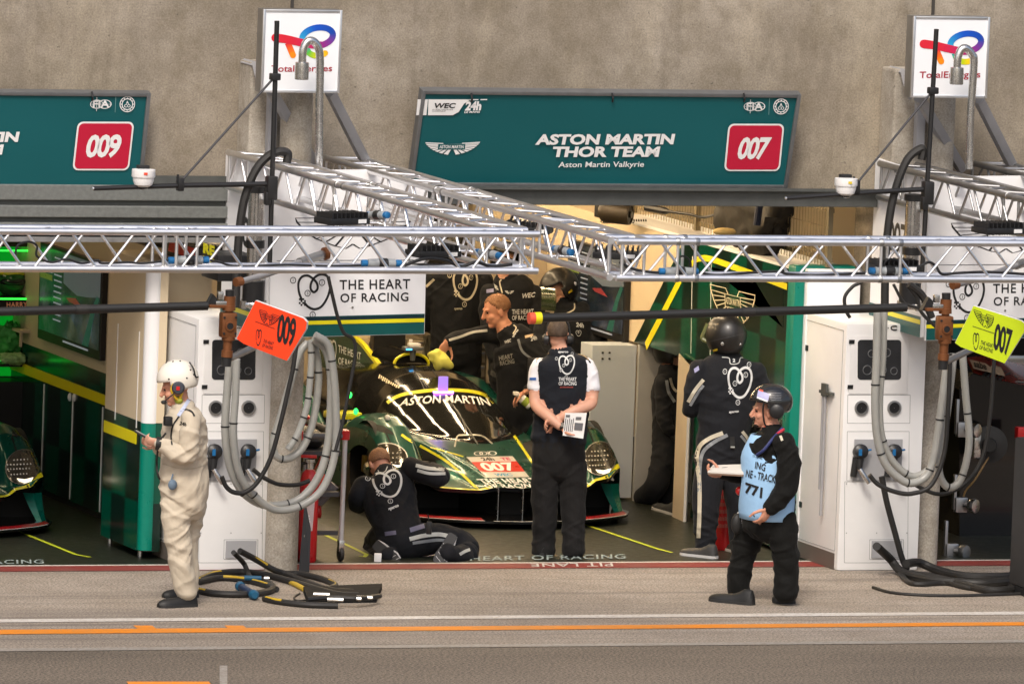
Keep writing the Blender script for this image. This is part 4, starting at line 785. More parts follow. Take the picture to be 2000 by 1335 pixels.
# ------------------------------------------------------------------ air line rigs: castings, booms, number boards
def rig(ox, oy, lab, blab, boardlab, pts, m, num, numq, lines, lq, arm_px, hx):
    Y = -2.3; P = lambda x, y, yy=Y: W(x+ox, y+oy, yy); t = thing('fuel_boom_head', lab, 'boom head', P(443, 712), 'bronze boom heads')
    V = lambda a, b, r, m_, nm, n=16: (lambda mb: (mb.tube([P(*a), P(*b)], r, n), mb.build(nm, m_, t)))(MB())
    V((449, 566), (449, 592), .034, M_BLACK, 'top_cap'); V((449, 578), (448, 600), .044, M_BRONZE, 'collar'); V((448, 600), (447, 622), .03, M_BRONZE, 'neck'); V((447, 596), (447, 606), .05, M_BRONZE, 'collar')
    mb = MB(); p = P(445, 634); mb.box(p, (.06, .05, .095), None, .02); mb.build('valve_body', M_BRONZE, t)
    mb = MB(); mb.lathe([(.036, 0), (.036, .012), (.026, .013), (.024, -.0)], p-np.array([0, .05, .005]), (0, -1, 0), 18, False); mb.build('port_ring', M_BRONZE, t); mb = MB(); mb.lathe([(.026, .008), (.001, .0085)], p-np.array([0, .05, .005]), (0, -1, 0), 18); mb.build('port_mouth', M_BLACK, t)
    for dx in (-.045, .045):
        for dz in (-.06, .06): mb = MB(); mb.cyl(p+np.array([dx, -.05, dz]), p+np.array([dx, -.058, dz]), .009, 8); mb.build('bolt', M_BLACK, t)
    V((446, 655), (446, 664), .05, M_BRONZE, 'collar'); V((445, 664), (444, 684), .034, M_BRONZE, 'neck'); V((444, 684), (443, 697), .043, M_BRONZE, 'collar'); V((443, 695), (442, 715), .036, M_BLACK, 'bottom_cap')
    mb = MB(); mb.box(P(432, 592), (.05, .03, .018), None, .006); mb.box(P(430, 577), (.022, .022, .03), None, .006); mb.build('hose_clamp', M_STEEL, t)
    mb = MB(); mb.prism([P(402, 600), P(425, 599), P(424, 582), (P(416, 574))], (0, .06, 0)); mb.build('boom_socket', M_BLACK, t, False)
    mb = MB(); mb.box(P(424, 597.5), (.07, .035, .012), None, .004); mb.build('bracket', M_BRONZE, t)
    # arms back to the post
    mb = MB(); mb.tube([P(462, 552), P(520, 536, -1.7), P(585, 512, -1.2)], .024, 12); mb.build('upper_arm', M_GREYP, t); mb = MB(); mb.lathe([(.034, -.03), (.036, 0), (.034, .03)], P(466, 550), (1, .4, .1), 14); mb.build('arm_collar', M_BRONZE, t)
    mb = MB(); mb.tube([P(585, 512, -1.2), P(630, 497, -.95)], .035, 12); mb.build('arm_sleeve', M_ALUD, t); mb = MB(); mb.lathe([(.036, 0), (.05, .005), (.05, .03), (.036, .035)], P(632, 496, -.95), (1, .3, .2), 14); mb.build('arm_flange', M_BRONZE, t)
    mb = MB(); mb.tube([P(448, 700), P(525, 664, -1.9)], .026, 12); mb.build('lower_arm', M_ALUD, t)
    # boom
    b = thing('air_line_boom', blab, 'boom', P(425, 597), 'long black air line booms'); mb = MB(); pp = [W(q[0], q[1], Y) for q in arm_px]; mb.tube(pp, .033, 16); mb.build('tube', M_CF, b)
    d = pp[1]-pp[0]; L = np.linalg.norm(d); d /= L; mid = pp[0]+d*L*hx; mb = MB(); mb.lathe([(.034, -.05), (.037, -.048), (.037, .048), (.034, .05)], mid, d, 16, False); mb.build('tape_wrap', M_RUB, b)
    mb = MB(); mb.cyl(pp[0], pp[0]+d*.05, .045, 16); mb.build('end_band', M_YEL, b); mb = MB(); mb.cyl(pp[0]-d*.045, pp[0], .044, 16); mb.build('end_cap', M_ORNG, b)
    # number board
    n = thing('number_board', boardlab, 'number board', W(*pts[5], Y-.05), 'car number boards on the booms'); YB_ = Y-.06; Q = lambda x, y: W(x, y, YB_); o = [Q(*q) for q in pts]
    mb = MB(); mb.prism(o, (.03, .045, 0)); mb.build('board_edge', M_WHITE, n, False); mb = MB(); mb.add([p_-np.array([0, .003, 0]) for p_ in o], [tuple(range(len(o)))]); mb.build('board_face', m, n, False)
    artq('number', text2d(num, .03, .9), numq, Q, M_TXK, n, .006)
    for s, q in zip(lines, lq): artq('lettering' if isinstance(s, str) else 'logo', text2d(s, .01, 1.05) if isinstance(s, str) else s, q, Q, M_TXK, n, .006)
M_NORG = mat('fluorescent orange board', (.9, .055, .008), .5, var=.02); M_NYEL = mat('fluorescent yellow board', (.52, .66, .01), .5, var=.02)
def sk(pts, dx, dy): return [(x+dx, y+dy) for x, y in pts]
B0 = [(499, 587), (592, 621), (599, 629), (597, 643), (560, 704), (476, 671), (462, 661), (478, 628)]
N0 = [(538, 668), (573, 679), (545, 611)]
LQ0 = [[(513, 668), (533, 674.5), (515, 661.5)], [(511, 676.5), (531.5, 683), (513, 670)], [(498, 672), (508, 675), (501, 642)], [(501, 627), (540, 641), (507, 603)], [(498, 627.5), (536, 642), (498.3, 626.5)]]
LL = ['THE HEART', 'OF RACING', heart(.09, False), wings(.035), rect(0, 0, 1, 1)]
rig(0, 0, 'bronze and black boom head in front of the left cabinet', 'black air line boom reaching out of the left picture edge', 'orange 009 number board on the boom head', B0, M_NORG, '009', N0, LL, LQ0, [(-60, 610), (405, 597)], .47)
# right set: measured separately
B1 = [(1901, 597), (1994, 626), (2003, 634), (2000, 648), (1962, 709), (1876, 677), (1865, 669), (1883, 634)]
N1 = [(1938, 682), (1972, 697), (1944, 629)]
LQ1 = [[(1914, 671.5), (1940, 679.5), (1916, 664)], [(1911.5, 681), (1937.5, 689), (1913.5, 673.5)], [(1899, 680), (1910, 683), (1901, 649)], [(1905, 632), (1944, 646), (1901, 603)], [(1899, 637), (1941, 651), (1899.3, 636)]]
rig(1399, 6, 'bronze and black boom head right of the right cabinet', 'black air line boom with an orange end cap crossing in front of the helmets', 'yellow 007 number board on the boom head', B1, M_NYEL, '007', N1, LL, LQ1, [(1044, 621), (1770, 600)], .57)
# cable tangle by the right collar
for i, px in enumerate(([(1775, 555), (1800, 575), (1812, 600), (1820, 620)], [(1745, 555), (1765, 590), (1790, 600), (1810, 605)], [(1775, 560), (1790, 580), (1800, 610), (1830, 640)])):
    cable(px, -1.6, ('black cable bundle by the collar right of the 007 fuel post', 'thin black line running from the right collar to the boom head', 'lowest black line hanging between the right collar and the boom head')[i], (.03, .012, .014)[i], M_RUB, 'cable', 'black lines at the right boom head')
# ------------------------------------------------------------------ hoses and kit on the ground
def ghose(px, r, lab, m=M_RUB, zs=None, grp='black air lines lying on the pit lane', stripe=None):
    P = [G(p[0], p[1], (p[2] if len(p) > 2 else r)) for p in px]; sp = smoothpath(P, 8); t = thing('air_line', lab, 'hose', sp[0], grp); mb = MB(); mb.tube(sp, r, 10); mb.build('tube', m, t)
    if stripe:
        a, b = stripe; i0, i1 = int(a*len(sp)), int(b*len(sp)); mb = MB(); mb.tube([p-HD*r*.55+UP*r*.5 for p in sp[i0:i1]], r*.5, 8); mb.build('yellow_sleeve', mat('yellow hose sleeve', (.5, .33, .02), .5), t)
    return t
ghose([(388, 1132), (420, 1120), (470, 1116), (520, 1122), (570, 1135), (620, 1150), (660, 1160), (700, 1162)], .026, 'upper black air line arc on the ground right of the man in cream', stripe=(.0, .2))
ghose([(386, 1136), (430, 1128), (480, 1132), (520, 1142), (540, 1150)], .024, 'short black air line under the upper arc', stripe=(.3, .8))
ghose([(386, 1152), (420, 1158), (470, 1160), (510, 1157), (532, 1150), (528, 1140), (500, 1130)], .026, 'lowest black air line loop on the ground beside the cream trousers', stripe=(.0, .12))
ghose([(468, 1075, .22), (500, 1092, .14), (535, 1112, .06), (565, 1122), (610, 1140), (650, 1152), (690, 1155)], .024, 'black air line coming out of the left cabinet outlet box', stripe=(.05, .3))
ghose([(456, 1078, .2), (475, 1098, .1), (482, 1112, .05), (486, 1122), (492, 1130)], .02, 'short black pipe hanging from the left outlet box')
ghose([(552, 1120), (585, 1120), (630, 1130), (655, 1142), (640, 1150)], .024, 'black air line curving behind the left column foot', stripe=(.6, .85))
ghose([(516, 1168), (545, 1174), (600, 1180), (660, 1182)], .024, 'black air line running to the black mat', stripe=(.05, .4))
ghose([(520, 1120), (565, 1135), (595, 1150)], .02, 'yellow sleeved air line in front of the column foot', mat('yellow hose sleeve', (.5, .33, .02), .5))
ghose([(585, 1158), (575, 1165), (580, 1172), (605, 1170), (618, 1164)], .008, 'thin black cable loop beside the black mat')
p0, p1 = G(467, 1143, .04), G(498, 1162, .04); t = thing('hose_coupling', 'blue ribbed hose coupling lying on the black air lines', 'coupling', p0); d = (p1-p0); L = np.linalg.norm(d)
mb = MB(); mb.lathe([(.03, 0), (.038, .02), (.038, .06), (.028, .07)], p0, d, 16); mb.build('end_collar', mat('dull blue coupling', (.006, .075, .15), .5), t); mb = MB(); mb.lathe([(.028, L-.07), (.038, L-.06), (.038, L-.02), (.024, L)], p0, d, 16); mb.build('end_collar', mat('dull blue coupling', (.006, .075, .15), .5), t); mb = MB(); mb.lathe([(.024+.006*(i % 2), .07+i*(L-.14)/12) for i in range(13)], p0, d, 16); mb.build('ribbed_body', mat('dark blue rubber', (.01, .03, .08), .5), t)
p = G(490, 1128, .05); t = thing('hose_coupling', 'blue plug by the column foot half hidden in the black air lines', 'coupling', p); mb = MB(); mb.cyl(p-HR*.05, p+HR*.08, .02, 14); mb.build('body', mat('dull blue coupling', (.006, .075, .15), .5), t); mb = MB(); mb.cyl(p+HR*.1, p+HR*.14, .02, 12); mb.build('nose', M_STEEL, t)
t = thing('wheel_gun_case', 'flat black case with steel fittings at the end of the air lines', 'case', G(690, 1170)); a, b, c_, d_ = G(592, 1156), G(746, 1150), G(735, 1176), G(600, 1178)
mb = MB(); mb.prism([a, b, c_, d_], (0, 0, .045)); mb.build('body', mat('case black', (.009, .009, .009), .85, bump=.6, bs=25, spec=.2), t, False); mb = MB(); mb.tube(smoothpath([G(600, 1170, .06), G(650, 1166, .07), (G(700, 1168, .07)), G(742, 1163, .06)], 5), .02, 8); mb.build('handle_rail', M_CF, t)
for px, py in ((628, 1160), (655, 1170), (690, 1168), (712, 1166)): mb = MB(); q = G(px, py, .07); mb.cyl(q-HR*.06, q+HR*.06, .016, 8); mb.build('fitting', M_STEEL, t)
g3 = 'black air lines at the right cabinet'
ghose([(1712, 1066, .25), (1738, 1090, .12), (1760, 1115), (1800, 1128), (1860, 1135), (1930, 1138), (2010, 1128)], .034, 'thick black line from the right outlet box along the ground', grp=g3)
ghose([(1770, 1100, .1), (1795, 1098, .08), (1830, 1112), (1880, 1124), (1950, 1126), (2010, 1120)], .034, 'thick black line behind, passing the right column foot', grp=g3)
ghose([(1757, 1118), (1775, 1136), (1800, 1140), (1850, 1138), (1900, 1148), (2010, 1150)], .02, 'black line bending forward right of the right cabinet', grp=g3)
ghose([(1705, 1146), (1740, 1156), (1800, 1161), (1880, 1162), (2010, 1158)], .012, 'thin black line with a free end in front of the right cabinet', grp=g3)
ghose([(1780, 1120), (1830, 1128), (1880, 1140), (1940, 1152), (2010, 1145)], .03, 'black line lying between the others at the right edge', grp=g3)
t = thing('equipment_case', 'tall black equipment case standing at the right picture edge', 'case', G(2000, 1165)); a = G(2012, 1168); mb = MB(); mb.bb((a[0], a[1], 0.06), (a[0]+.5, a[1]+.45, 1.2), .02); mb.build('body', mat('charcoal case', (.03, .03, .032), .6, var=.1), t)
mb = MB(); mb.bb((a[0]-.004, a[1]-.004, 0.0), (a[0]+.5, a[1]+.45, .06)); mb.build('base', M_BLACK, t, False)
# dark wedge in front of the column
t = thing('column_guard', 'black rubber guard leaning at the foot of the left column', 'guard', G(600, 1118)); mb = MB(); mb.prism([G(583, 1120), G(604, 1122), G(604, 1122)+UP*.35, G(590, 1122)+UP*.58], (.02, .06, 0)); mb.build('body', mat('charcoal rubber', (.035, .036, .04), .6), t, False); mb = MB(); mb.cyl(G(594, 1121)+UP*.3-HD*.02, G(594, 1121)+UP*.3, .012, 8); mb.build('fixing', M_STEEL, t)
# ------------------------------------------------------------------ extinguishers and trolley
def extinguisher(base, h, r, lab, txt):
    b = np.array(base, float); t = thing('fire_extinguisher', lab, 'extinguisher', b, 'red fire extinguishers'); mb = MB(); mb.lathe([(r*.9, 0), (r, .02), (r, h-.1), (r*.8, h-.03), (r*.4, h)], b, n=24); mb.build('cylinder', M_RED, t)
    mb = MB(); mb.lathe([(.03, h), (.03, h+.05), (.04, h+.055), (.04, h+.08)], b, n=14); mb.build('valve', M_STEEL, t); mb = MB(); mb.box(b+UP*(h+.1)-HR*.04, (.09, .014, .012), [HR, HD, UP], .004); mb.build('handle', M_RED, t)
    mb = MB(); mb.tube(smoothpath([b+UP*(h+.06), b-HR*.08+UP*(h+.02), b-HR*(r+.02)+UP*(h-.15), b-HR*(r+.03)+UP*.25], 6), .013, 8); mb.build('hose', M_RUB, t)
    bv = bvh_of([t.children[0]]); 
    return t, bv
def proj_px(p):
    v = np.array(p, float)-Cc; z = v@Dv; return 1000+FP*(v@Rv)/z, 667.5-FP*(v@Uv)/z
e1, bv = extinguisher(G(594, 1096)+np.array([.02, .0, 0]), .72, .075, 'red fire extinguisher between the left column and the tool trolley', 'x')
x, y = proj_px(G(594, 1096)); decal('label', rect(0, 0, 1, 1), [(x-2, y-60), (x+16, y-60), (x+3, y-118)], bv, mat('pale label', (.6, .5, .5), .5), e1, .004, .2)
for i in range(2): decal('print', join2d([rect(.08*k, .1*(k % 3), .08*k+.055, 1) for k in range(12)]), [(x+6+i*6, y-28), (x+6+i*6, y-95), (x+1+i*6, y-28)], bv, M_TXW, e1, .005)
e2, bv = extinguisher(G(1416, 1072), .6, .1, 'dull red fire extinguisher behind the mechanic in the black helmet', 'x')
x, y = proj_px(G(1416, 1072))
for i in range(5): decal('print', join2d([rect(.08*k, .1*(k % 3), .08*k+.055, 1) for k in range(12)]), [(x-20, y-50-i*14), (x+20, y-50-i*14), (x-20, y-42-i*14)], bv, mat('faded red print', (.4, .12, .1), .5), e2, .004)
tr = thing('tool_trolley', 'tool trolley on castors with red corner joints beside the car', 'trolley', G(640, 1090)); YT0 = .35; T = lambda x, y, yy=YT0: W(x, y, yy); S_ = lambda *a: (lambda mb: (mb.tube(a[0], a[1], a[4] if len(a) > 4 else 10), mb.build(a[3], a[2], tr)))(MB())
b1 = T(665, 1078); t1 = np.array([b1[0]+.005, b1[1], .98]); dep = np.array([0, .95, 0]); wid = np.array([-.38, 0, 0])
mp = mat('trolley tube white', (.55, .55, .57), .35, .4)
for o in (np.zeros(3), dep, wid, dep+wid): S_([b1*np.array([1, 1, 0])+UP*.16+o, t1+o], .02, mp, 'post', 12); mb = MB(); mb.lathe([(.034, -.03), (.036, 0), (.036, .04), (.0, .055)], t1+o, n=14); mb.build('corner_joint', M_RED, tr)
for a_, b_ in ((np.zeros(3), dep), (wid, wid+dep), (np.zeros(3), wid), (dep, dep+wid)): S_([t1+a_, t1+b_], .024, mat('grey rail grip', (.12, .12, .125), .5), 'top_rail', 12)
for z in (.22, .52, .84):
    mb = MB(); q = np.array([b1[0], b1[1], z]); mb.box(q+(wid+dep)/2, (.17, .46, .018)); mb.build('shelf', mat('shelf steel', (.045, .045, .05), .5), tr, False)
for o in (np.zeros(3), dep, wid, dep+wid):
    q = np.array([b1[0], b1[1], .06])+o; mb = MB(); mb.lathe([(.03, -.016), (.055, -.014), (.06, 0), (.055, .014), (.03, .016)], q, (1, 0, 0), 18); mb.build('castor', M_RUB, tr); mb = MB(); mb.box(q+UP*.06, (.022, .03, .045), None, .006); mb.build('castor_fork', M_STEEL, tr)
kit = 'tools lying on the trolley shelves'
def kitp(nm, lab, cat, fn, m):
    mb = MB(); fn(mb); o = mb.build(nm, m, None); tag(o, lab, cat, kit)
q = np.array([b1[0]-.2, b1[1]+.25, .26]); kitp('jack_cup', 'red jack wheel on the lowest trolley shelf', 'jack', lambda mb: (mb.lathe([(.05, -.09), (.1, -.07), (.1, -.02), (.06, 0), (.06, .1), (.03, .11)], q+UP*.1, (1, -.3, .1), 20)), M_RED)
kitp('grey_pipe', 'grey plastic pipe leaning on the lowest trolley shelf', 'pipe', lambda mb: mb.tube([q+UP*.12+HR*.02, q+UP*.22+HR*.12, q+UP*.32+HR*.2], .045, 14), mat('grey pipe', (.16, .16, .17), .5))
for i in range(5):
    qq = np.array([b1[0]-.22+.05*i, b1[1]+.1+.14*i, .56]); kitp('tool', ('orange handled tool', 'dark green box tool', 'black ratchet tool', 'grey spanner tool', 'red torque tool')[i]+' on the middle trolley shelf', 'tool', lambda mb: (mb.cyl(qq, qq+np.array([.1, -.03, .1+.03*i]), .02+.004*i, 10), mb.box(qq+UP*.02, (.06, .05, .02), None, .006)), (M_ORNG, M_GREEN, M_BLACK, M_STEEL, M_RED)[i])
kitp('tool_bag', 'black bag on the upper trolley shelf', 'bag', lambda mb: (mb.ell((b1[0]-.2, b1[1]+.4, .92), (.14, .3, .09))), M_RUB)
p = G(738, 1088, .03); mb = MB(); mb.box(p, (.028, .028, .032), [HR, HD, UP], .004); tag(mb.build('small_box', M_WHITE, None), 'small white box on the floor by the kneeling mechanic', 'box')
# ------------------------------------------------------------------ racing car
def paint(name, col, metal=.35, rough=.28): return mat(name, col, rough, metal, var=.05, vs=3, coat=1.0, rv=.04)
C_GRN = mat('metallic racing green', (.0, .062, .043), .28, .35, var=.05, vs=3, coat=.45, rv=.04); C_BLK = mat('gloss black carbon', (.005, .005, .005), .14, var=.05, coat=.3, rv=.03); C_GLS = mat('windscreen tint', (.012, .012, .011), .09, var=.2, coat=1, rv=.03)
C_TEAL = paint('metallic teal', (.0, .16, .115)); C_VOID = mat('car void black', (.005, .005, .005), .7); C_YEL = mat('car yellow', (.72, .68, .01), .35, var=.03, coat=.6)
def itp(x, pts): return np.interp(x, [p[0] for p in pts], [p[1] for p in pts])
def sst(a, b, x): t = np.clip((x-a)/(b-a), 0, 1); return t*t*(3-2*t)
def smax(a, b, k): h = np.clip(.5+.5*(a-b)/k, 0, 1); return b*(1-h)+a*h+k*h*(1-h)
CX, CY = 1.02, 2.23
LIP = [(0, .3), (.25, .33), (.6, .46), (.85, .58), (1.0, .74)]
def body_h(s, l):
    al = np.abs(l)
    zc = itp(s, [(.3, .295), (.5, .365), (.8, .445), (1.1, .505), (1.4, .555), (2, .6), (3, .6), (5, .62)])
    wn = itp(s, [(.3, .24), (.5, .26), (1.0, .42), (1.6, .58), (3, .6), (5, .5)])
    lip = .275+.09*sst(.35, 1.0, s)+.0*al
    lip = np.where(s > .95, lip-.17*sst(.95, 1.2, s)*sst(0, .12, al-wn+.05), lip)
    z = lip+(zc-lip)*(1-sst(-.07, .10, al-wn))
    F = itp(s, [(.4, .3), (.6, .35), (.75, .47), (.9, .60), (1.08, .71), (1.3, .765), (1.55, .765), (1.8, .73), (2.1, .62), (2.4, .46), (2.7, .34), (3.1, .42), (3.5, .68), (3.9, .80), (4.3, .80), (4.8, .68), (5, .6)])
    inner = sst(.53, .73, al); outer = np.sqrt(np.clip(1-np.clip((al-.78)/.30, 0, 1)**2.4, 0, 1))
    fz = .2+(F-.2)*inner*(.25+.75*outer)
    z = np.where(al > .42, smax(z, fz, .035), z)
    hc = itp(s, [(1.25, .5), (1.38, .55), (1.6, .655), (1.8, .745), (2.0, .825), (2.18, .895), (2.4, .955), (2.6, .99), (2.85, 1.005), (3.1, .995), (3.5, .95), (4.2, .88), (5.0, .78)])
    w = np.maximum(itp(s, [(1.25, .02), (1.33, .1), (1.4, .22), (1.5, .34), (1.7, .48), (2.0, .575), (2.4, .63), (2.9, .64), (3.5, .58), (4.2, .48), (5, .38)]), .01)
    q = np.clip(np.abs(l)/w, 0, 1); dome = .42+(hc-.42)*(1-q**2.5)**.62
    return np.where((al < w) & (s > 1.3), smax(z, dome, .012), z)
def make_car(lab):
    t = thing('racing_car', lab, 'racing car', (CX, CY+2.5, 0), 'green racing cars in the garages'); Wd = lambda s, l, z: (CX+l, CY+s, z)
    nl, ns = 230, 430; ls = np.linspace(-1.0, 1.0, nl); T = np.linspace(0, 1, ns)
    ls = np.sign(ls)*(np.abs(ls)**.94); Lg, Tg = np.meshgrid(ls, T, indexing='ij'); s0 = itp(np.abs(Lg), LIP); Sg = s0+(5.0-s0)*Tg**1.15
    Z = body_h(Sg, Lg)
    for _ in range(3): Z[1:-1, 1:-1] = (Z[1:-1, 1:-1]*2+Z[:-2, 1:-1]+Z[2:, 1:-1]+Z[1:-1, :-2]+Z[1:-1, 2:])/6
    V = np.stack([CX+Lg, CY+Sg, Z], -1).reshape(-1, 3); F = []; M = []
    sb = lambda l: 1.38+1.25*l*l; stp = lambda l: 2.2+.35*l*l
    for i in range(nl-1):
        for j in range(ns-1):
            F.append((i*ns+j, (i+1)*ns+j, (i+1)*ns+j+1, i*ns+j+1)); s = Sg[i, j]; l = abs(Lg[i, j]); z = Z[i, j]
            w = itp(s, [(1.25, .02), (1.33, .1), (1.4, .22), (1.5, .34), (1.7, .48), (2.0, .575), (2.4, .63), (2.9, .64), (3.5, .58), (4.2, .48), (5, .38)])
            m = 0
            if l < w+.015 and s > 1.3: m = 2 if (sb(l)+.02 < s < stp(l) and l < .56) else 1
            elif s > 2.05 and l < .66: m = 1
            elif 1.0 < s < 2.3 and .46 < l < .66 and z < .42: m = 5
            elif s-itp(l, LIP) < .042 and l > .23: m = 3
            elif 2.1 < s < 3.2: m = 1
            M.append(m)
    mb = MB(); mb.v = [tuple(p) for p in V]; mb.f = F; mb.m = M
    body = mb.build('body', [C_GRN, C_BLK, C_GLS, C_YEL, C_TEAL, C_VOID], t, True, 50)
    # lip underside, side skins and wheel arches
    for sd in (0, nl-1):
        mb = MB()
        for j in range(0, ns-1, 3):
            a, b = V[sd*ns+j], V[sd*ns+min(j+3, ns-1)]; s = a[1]-CY; arch = .82 < s < 1.86 or 3.5 < s < 4.6
            zb = .13 if not arch else max(.13, .1+.42*math.sqrt(max(0, 1-((s-1.34)/.53)**2)) if s < 2 else .1+.44*math.sqrt(max(0, 1-((s-4.05)/.56)**2)))
            zb2 = min(zb, a[2]-.01); mb.mi = 0 if s < 2.1 else 1; mb.add([a, b, (b[0], b[1], zb2), (a[0], a[1], zb2)], [(0, 1, 2, 3)])
        mb.build('side_skin', [C_GRN, C_BLK], t)
    mb = MB(); und = []
    for i in range(0, nl, 2):
        a = V[i*ns]; und.append([a, a+np.array([0, .01, -.03]), np.array([a[0], a[1]+.12, a[2]-.05])])
    mb.rings(und, False, False); mb.build('lip_underside', C_BLK, t)
    for sgn in (-1, 1):
        for sc in (1.34, 4.05):
            mb = MB(); mb.lathe([(.0, 0), (.385, .0), (.385, .26)], Wd(sc, sgn*.72, .34), (sgn, 0, 0), 28, False); mb.build('wheel_arch', C_VOID, t)
            wh = MB(); c = np.array(Wd(sc, sgn*.93, .335))
            if sc > 2 or sgn > 0:
                wh.lathe([(.2, -.14), (.31, -.14), (.335, -.1), (.335, .02), (.31, .05), (.22, .05)], c, (sgn, 0, 0), 32, False); tyre = wh.build('tyre', M_RUB, t)
                mb = MB(); mb.lathe([(.22, .045), (.2, .02), (.06, .0), (.05, .03), (.001, .03)], c, (sgn, 0, 0), 24, False); mb.build('rim', M_CF, tyre)
            else:
                hub = MB(); hub.lathe([(.05, -.1), (.06, .03), (.035, .05), (.001, .05)], c, (sgn, 0, 0), 18); hub = hub.build('wheel_hub', M_STEEL, t)
                mb = MB(); mb.lathe([(.07, -.05), (.19, -.05), (.19, -.015), (.07, -.015)], c, (sgn, 0, 0), 32); mb.build('brake_disc', mat('carbon disc', (.05, .05, .055), .4, .3), hub); mb = MB(); mb.box(c+np.array([-.02*sgn, .17, .02]), (.03, .04, .07), None, .012); mb.build('caliper', mat('gold caliper', (.35, .22, .05), .35, .8), hub)
                mb = MB()
                for dz in (-.12, .1): mb.tube([c+np.array([-.03*sgn, .0, dz]), Wd(sc-.2, sgn*.5, .34+dz*.6)], .016, 8); mb.tube([c+np.array([-.03*sgn, 0, dz]), Wd(sc+.2, sgn*.5, .34+dz*.6)], .016, 8)
                mb.build('wishbone', M_BLACK, hub)
    # splitter with coloured edge
    SP = [(-1.06, .66), (-.95, .42), (-.75, .24), (-.5, .1), (-.25, .025), (0, 0), (.25, .025), (.5, .1), (.75, .24), (.95, .42), (1.06, .66)]
    sp = smoothpath([(l, s, 0) for l, s in SP], 4); front = [Wd(s, l, .045) for l, s, _ in sp]; o = front+[Wd(1.1, 1.06, .045), Wd(1.1, -1.06, .045)]
    mb = MB(); mb.prism(o, (0, 0, .018)); mb.build('splitter', C_BLK, t, False)
    mb = MB(); n = len(sp)
    def band(l0, l1, w0, w1, m, nm):
        P = [(l, s) for l, s, _ in sp if l0 <= l <= l1]
        mb = MB(); R_ = []
        for l, s in P: R_.append([Wd(s+w0, l, .0645), Wd(s+w1, l, .0655+.012*(w1-w0)/.1)])
        mb.rings(R_, False, False); mb.build(nm, m, t, False)
    cred, cwht, cblu = mat('splitter red', (.3, .008, .012), .3, coat=.5), mat('splitter white', (.5, .5, .5), .3), mat('splitter blue', (.01, .03, .2), .3)
    for a, b in ((.33, 1.0), (-1.0, -.33)): band(a, b, .03, .12, cred, 'red_stripe'); band(a, b, .018, .028, cwht, 'white_stripe')
    band(-.33, .33, .004, .012, cwht, 'white_stripe')
    mb = MB(); mb.bb(Wd(.95, -1.0, .06), Wd(1.0, 1.0, .3)); mb.build('intake_void', C_VOID, t, False)
    mb = MB(); mb.prism([Wd(.5, -.1, .064), Wd(.95, -.3, .064), Wd(.95, .3, .064), Wd(.5, .1, .064)], (0, 0, .2)); mb.build('keel', C_VOID, t, False)
    for l in (-.19, .02, .2): mb = MB(); mb.bb(Wd(.30, l-.003, .06), Wd(.34, l+.003, .31)); mb.build('splitter_stay', M_STEEL, t, False)
    for sgn in (-1, 1):
        R_ = []
        for k in range(12):
            u = k/11; z = .285-.225*u; s = .70-.02*u+.02*math.sin(3.14*u); l = 1.0+.035*u; dp = .16-.05*u; R_.append([Wd(s+.02-.02*u, sgn*(l-.17+.075*u), z), Wd(s-.025, sgn*(l-.1+.04*u), z), Wd(s+.0, sgn*(l-.02), z), Wd(s+.12, sgn*(l), z), Wd(s+.3, sgn*l, z)])
        mb = MB(); mb.rings(R_, False, False); mb.build('end_plate', C_TEAL, t)
        mb = MB(); mb.lathe([(.03, 0), (.034, .02), (.02, .045)], Wd(.78, sgn*.98, .0), n=12); mb.build('skid_foot', M_BLACK, t)
    # fin
    fn = lambda x, y: XP(x, y, CX)
    mb = MB(); top = smoothpath([fn(620, 646), fn(660, 648), fn(688, 655), fn(708, 670), fn(726, 693), fn(747, 719)], 5); bot = [fn(742, 745), fn(690, 770), fn(620, 765)]
    mb.prism([p-np.array([.012, 0, 0]) for p in top+bot], (.024, 0, 0)); mb.build('fin', M_GREEN, t, False)
    R_ = [[p+np.array([-.02, -.012, .008]), p+np.array([.02, -.012, .008]), p+np.array([.02, .012, -.016]), p+np.array([-.02, .012, -.016])] for p in top]; mb = MB(); mb.rings(R_); mb.build('fin_edge', C_YEL, t)
    ff = lambda x, y: XP(x, y, CX-.012)
    artq('lettering', text2d('THE HEART', .02), [(661.7, 687.5), (706, 703), (661.7, 673)], ff, M_TXW, t, .004); artq('lettering', text2d('OF RACING', .02), [(661.7, 711), (705, 722), (661.7, 696.5)], ff, M_TXW, t, .004)
    artq('heart_logo', heart(.09, False), [(642.5, 707), (657.5, 711), (642.5, 663)], ff, M_TXW, t, .004)
    # roof scoop, pod, display
    c = np.array(Wd(3.12, 0, .99)); P = [c+np.array([.15*math.cos(a), 0, .085*math.sin(a)]) for a in np.linspace(0, math.pi, 14)]
    mb = MB(); mb.rings([[p+np.array([0, q, 0]) for p in P] for q in (0, .25, .6)], False, False); mb.build('roof_scoop', C_BLK, t); mb = MB(); mb.tube(P, .013, 8); mb.build('scoop_edge', C_YEL, t); mb = MB(); mb.add([p+np.array([0, .05, 0]) for p in P], [tuple(range(len(P)))]); mb.build('scoop_mouth', C_VOID, t, False)
    c = np.array(Wd(3.1, .0, 1.12)); mb = MB(); mb.box(c, (.085, .05, .016), None, .012); mb.cyl(c-UP*.1, c, .02, 10, .03); pod = mb.build('roof_pod', mat('pod grey', (.12, .13, .13), .4), t); mb = MB(); mb.box(c+np.array([.01, 0, .03]), (.05, .03, .014), None, .008); mb.cyl(c+np.array([-.02, 0, .03]), c+np.array([-.02, 0, .075]), .015, 8); mb.build('antenna', M_WHITE, pod); mb = MB(); mb.box(c+np.array([-.05, -.051, -.002]), (.025, .003, .006)); mb.build('blue_light', mat('blue lamp', (.05, .4, .9), .3, var=0, emit=3), pod)
